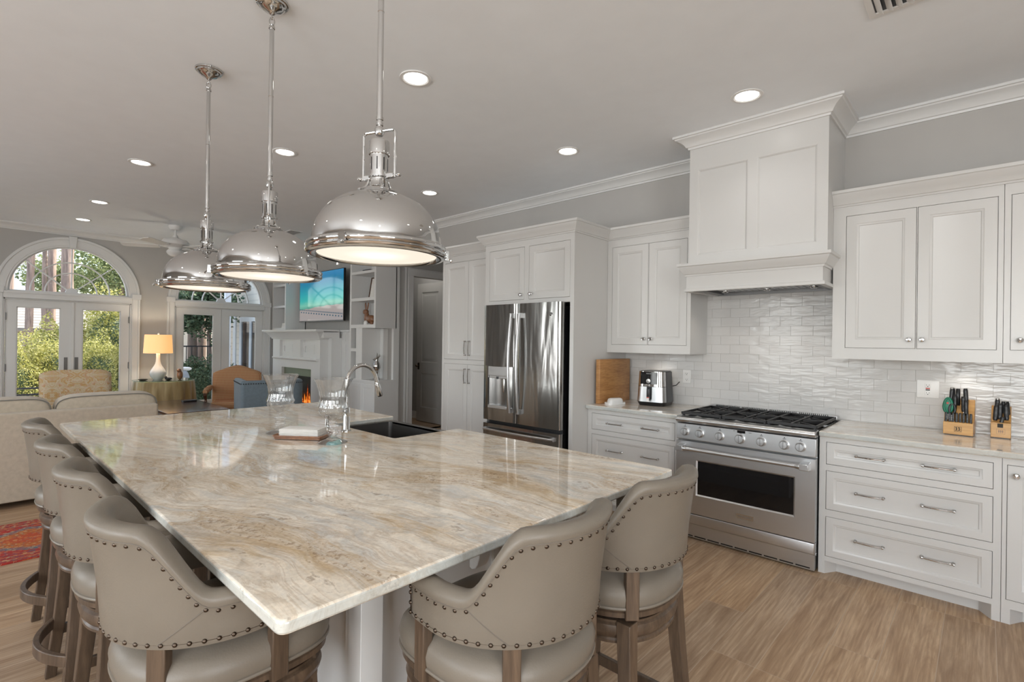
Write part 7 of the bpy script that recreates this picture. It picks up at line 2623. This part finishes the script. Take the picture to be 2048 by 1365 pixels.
def pine(name, label, x, y, r, lean, h=9.0, crown=None):
    t = thing(name, label, 'tree', (x, y, -0.12))
    b = MB()
    n = 20
    vs = []; fs = []
    L = 26
    random.seed(int(abs(y) * 100))
    for j in range(L + 1):
        u = j / L
        rr = r * (1 - 0.35 * u) * (1 + 0.06 * sin(j * 1.9)) + (0.12 * r if j == 0 else 0)
        for k in range(n):
            a = 2 * pi * k / n
            q = rr * (1 + 0.05 * random.uniform(-1, 1))
            vs.append((x + q * cos(a), y + lean * u * h + q * sin(a), -0.12 + h * u))
    for j in range(L):
        for k in range(n): fs.append((j * n + k, j * n + (k + 1) % n, (j + 1) * n + (k + 1) % n, (j + 1) * n + k))
    b.add(vs, fs)
    b.build('trunk', M['bark'], t, smooth=50)
    if crown:
        b = MB()
        for c, hh, nn in crown: leaves(b, blob_points(c, hh, nn, 0.8, 0.3), 0.15)
        b.build('foliage', M['leafgreen'], t, smooth=0)
    return t


pine('pine_tree', 'thin leaning pine trunk in the left glass of the first french door', 18.0, -1.15, 0.090, -0.012)
pine('pine_tree', 'slim grey pine trunk between two thicker ones in the arch', 22.0, -1.78, 0.075, 0.0)
pine('pine_tree', 'thick pine trunk right of the slim one in the left door glass', 18.0, -1.60, 0.100, 0.0)
pine('pine_tree', 'thickest pine trunk just left of the middle of the arch', 17.0, -1.80, 0.140, 0.0)
pine('pine_tree', 'pine trunk at the left edge of the arch window', 16.5, -0.73, 0.09, 0.0)
pine('pine_tree', 'shaded pine trunk in the left glass of the second french door', 15.2, -4.10, 0.11, 0.0)
pine('pine_tree', 'sunlit pine trunk right of the shaded one behind the second door', 16.0, -4.55, 0.11, 0.0)


def broadleaf(label, x, y, blobs, mat='leafgreen', size=0.085, tr=0.14):
    t = thing('broadleaf_tree', label, 'tree', (x, y, -0.12))
    MB().tube([(x, y, -0.12), (x + 0.1, y + 0.05, 1.5), (x - 0.05, y - 0.1, 3.2)], [tr, tr * 0.8, tr * 0.5], 12).build('trunk', M['bark'], t)
    b = MB()
    for c, h, n in blobs: leaves(b, blob_points(c, h, n, 0.75, 0.3), size)
    b.build('foliage', M[mat], t, smooth=0)
    return t


broadleaf('green tree filling the right half of the arched window', 21.5, -3.6, [((21.5, -3.4, 4.2), (1.4, 1.2, 1.1), 6800), ((21.8, -4.0, 3.4), (1.2, 1.0, 0.8), 4000), ((23.0, -3.2, 3.3), (1.2, 0.9, 0.7), 3600)])
broadleaf('green tree low behind the trunks in the arched window', 23.6, -2.1, [((23.6, -2.1, 3.5), (0.7, 0.8, 0.7), 3600)], size=0.095)
broadleaf('green branch tree at the upper left of the arched window', 23.0, -0.9, [((23.0, -1.15, 4.6), (0.7, 0.45, 0.28), 1500)], tr=0.07)
broadleaf('glossy dark-leaved tree seen through the second french door', 14.3, -4.3, [((14.3, -4.15, 2.35), (0.6, 0.75, 0.85), 5200), ((14.2, -3.75, 1.95), (0.35, 0.35, 0.35), 1400)], 'leafdark', 0.085, 0.06)
broadleaf('autumn-coloured tree at the right of the second arched window', 18.6, -7.2, [((18.6, -7.6, 3.6), (0.8, 0.6, 1.0), 3600)], 'leafautumn', 0.085)

# neighbour's low house: siding wall and pale shingle roof
t = thing('neighbour_house', 'neighbour house with pale shingle roof beyond the hedge', 'house', (26, -3.0, -0.12))
MB().box(25.0, 31, -4.3, 1.5, -0.12, 1.75).build('wall', M['shutter'], t, smooth=0)
b = MB()
b.add([(24.5, -4.6, 1.70), (24.5, 1.8, 1.70), (28.0, 0.0, 2.85), (28.0, -4.6, 2.85), (31.5, 1.8, 1.7), (31.5, -4.6, 1.7)], [(0, 1, 2, 3), (1, 4, 2), (3, 2, 4, 5)])
b.add([(24.5, -4.6, 1.60), (24.5, 1.8, 1.60), (24.5, 1.8, 1.70), (24.5, -4.6, 1.70)], [(0, 1, 2, 3)])
b.build('roof', M['roof'], t, smooth=0)
t = thing('white_house', 'white house with clapboard siding at the left of the arched window', 'house', (36, 0.4, -0.12))
MB().box(34, 39, -2.2, 6, -0.12, 5.0).build('wall', M['extwhite'], t, smooth=0)
b = MB(); b.prism([(33.6, 5.0), (39.4, 5.0), (36.5, 6.4)], 'xz', -2.5, 6.2)
b.build('roof', M['roof'], t, smooth=0)
t = thing('stucco_house', 'tan stucco house behind the trunks of the second french door', 'house', (20.5, -6.2, -0.12))
MB().box(20.0, 24, -9.6, -5.5, -0.12, 5.2).build('wall', M['shutter'], t, smooth=0)
MB().box(19.98, 20.0, -6.9, -6.1, 0.9, 2.3).build('window', M['blackglass'], t, smooth=0)

# wing of this house, seen through the right-hand pane
t = thing('house_wing', 'cream exterior wing with a blue-white framed window in the second french door', 'house wing', (12.6, -5.1, -0.12))
MB().box(10.5, 15.62, -5.6, -5.10, -0.12, 3.4).build('wall', M['siding'], t, smooth=0)
MB().box(14.99, 15.17, -5.10, -5.07, -0.12, 3.2).build('corner_board', M['extwhite'], t, smooth=0)
b = MB().plate((13.45, -5.06, 0.0), UX, UZ, UY, 1.22, 2.0, 0.04, [(0.12, 0.42, 0.1, 1.88), (0.53, 1.08, 0.1, 1.88)])
w_ = b.build('window_frame', M['extwhite'], t, smooth=0)
MB().box(13.53, 14.58, -5.095, -5.085, 0.07, 1.92).build('pane', M['blackglass'], w_, smooth=0)
t = thing('porch_post', 'white porch post in the left glass of the second french door', 'post', (12.05, -3.92, -0.06))
MB().box(12.0, 12.1, -3.97, -3.86, -0.06, 3.2).build('post', M['extwhite'], t, smooth=0)
t = thing('iron_railing', 'black iron garden railing in front of the trunks, second french door', 'railing', (13.9, -3.9, -0.12))
b = MB().box(13.88, 13.91, -4.6, -3.27, 1.22, 1.25).build('top_rail', M['outmetal'], t, smooth=0)
for k in range(12): MB().box(13.885, 13.905, -3.30 - k * 0.112, -3.285 - k * 0.112, -0.12, 1.22).build('baluster', M['outmetal'], t, smooth=0)

# patio furniture
t = thing('patio_lounge', 'black metal patio lounge with blue cushion outside the left door glass', 'patio chair', (11.6, -0.85, -0.06))
for yy in (-1.25, -0.35):
    MB().tube([(11.3, yy, 0.52), (12.0, yy, 0.56), (12.15, yy, 0.50)], 0.018, 8).build('arm', M['outmetal'], t)
    for xx in (11.35, 12.0): MB().cyl((xx, yy, -0.06), (xx, yy, 0.54), 0.015, n=8).build('leg', M['outmetal'], t)
for k in range(4): MB().cyl((11.2, -1.25, 0.60 - 0.10 * k), (11.2, -0.35, 0.60 - 0.10 * k), 0.014, n=8).build('back_bar', M['outmetal'], t)
MB().rbox(11.25, 12.05, -1.20, -0.40, 0.24, 0.36, 0.04, 3).build('cushion', M['cushionblue'], t)
t = thing('patio_table', 'blue-topped low patio table outside the first french door', 'patio table', (11.3, -1.75, -0.06))
MB().rbox(11.05, 11.55, -2.0, -1.5, 0.34, 0.37, 0.03, 3).build('tabletop', M['cushionblue'], t)
for sx in (11.1, 11.5):
    for sy in (-1.95, -1.55): MB().cyl((sx, sy, -0.06), (sx, sy, 0.34), 0.014, n=8).build('leg', M['outmetal'], t)
t = thing('covered_patio_chair', 'grey covered patio chair beside the dark shrub, second french door', 'patio chair', (11.9, -3.05, -0.06))  # patio chair under its grey cover
b = MB(); cushion(b, (11.9, -3.02, 0.36), (0.22, 0.13, 0.44), 0.5, 0.6); b.build('cover', M['cushiongrey'], t, smooth=60)
b = MB(); cushion(b, (11.85, -3.06, 0.81), (0.08, 0.13, 0.04), 0.8, 0.8); b.build('white_pillow', M['paper'], t, smooth=60)
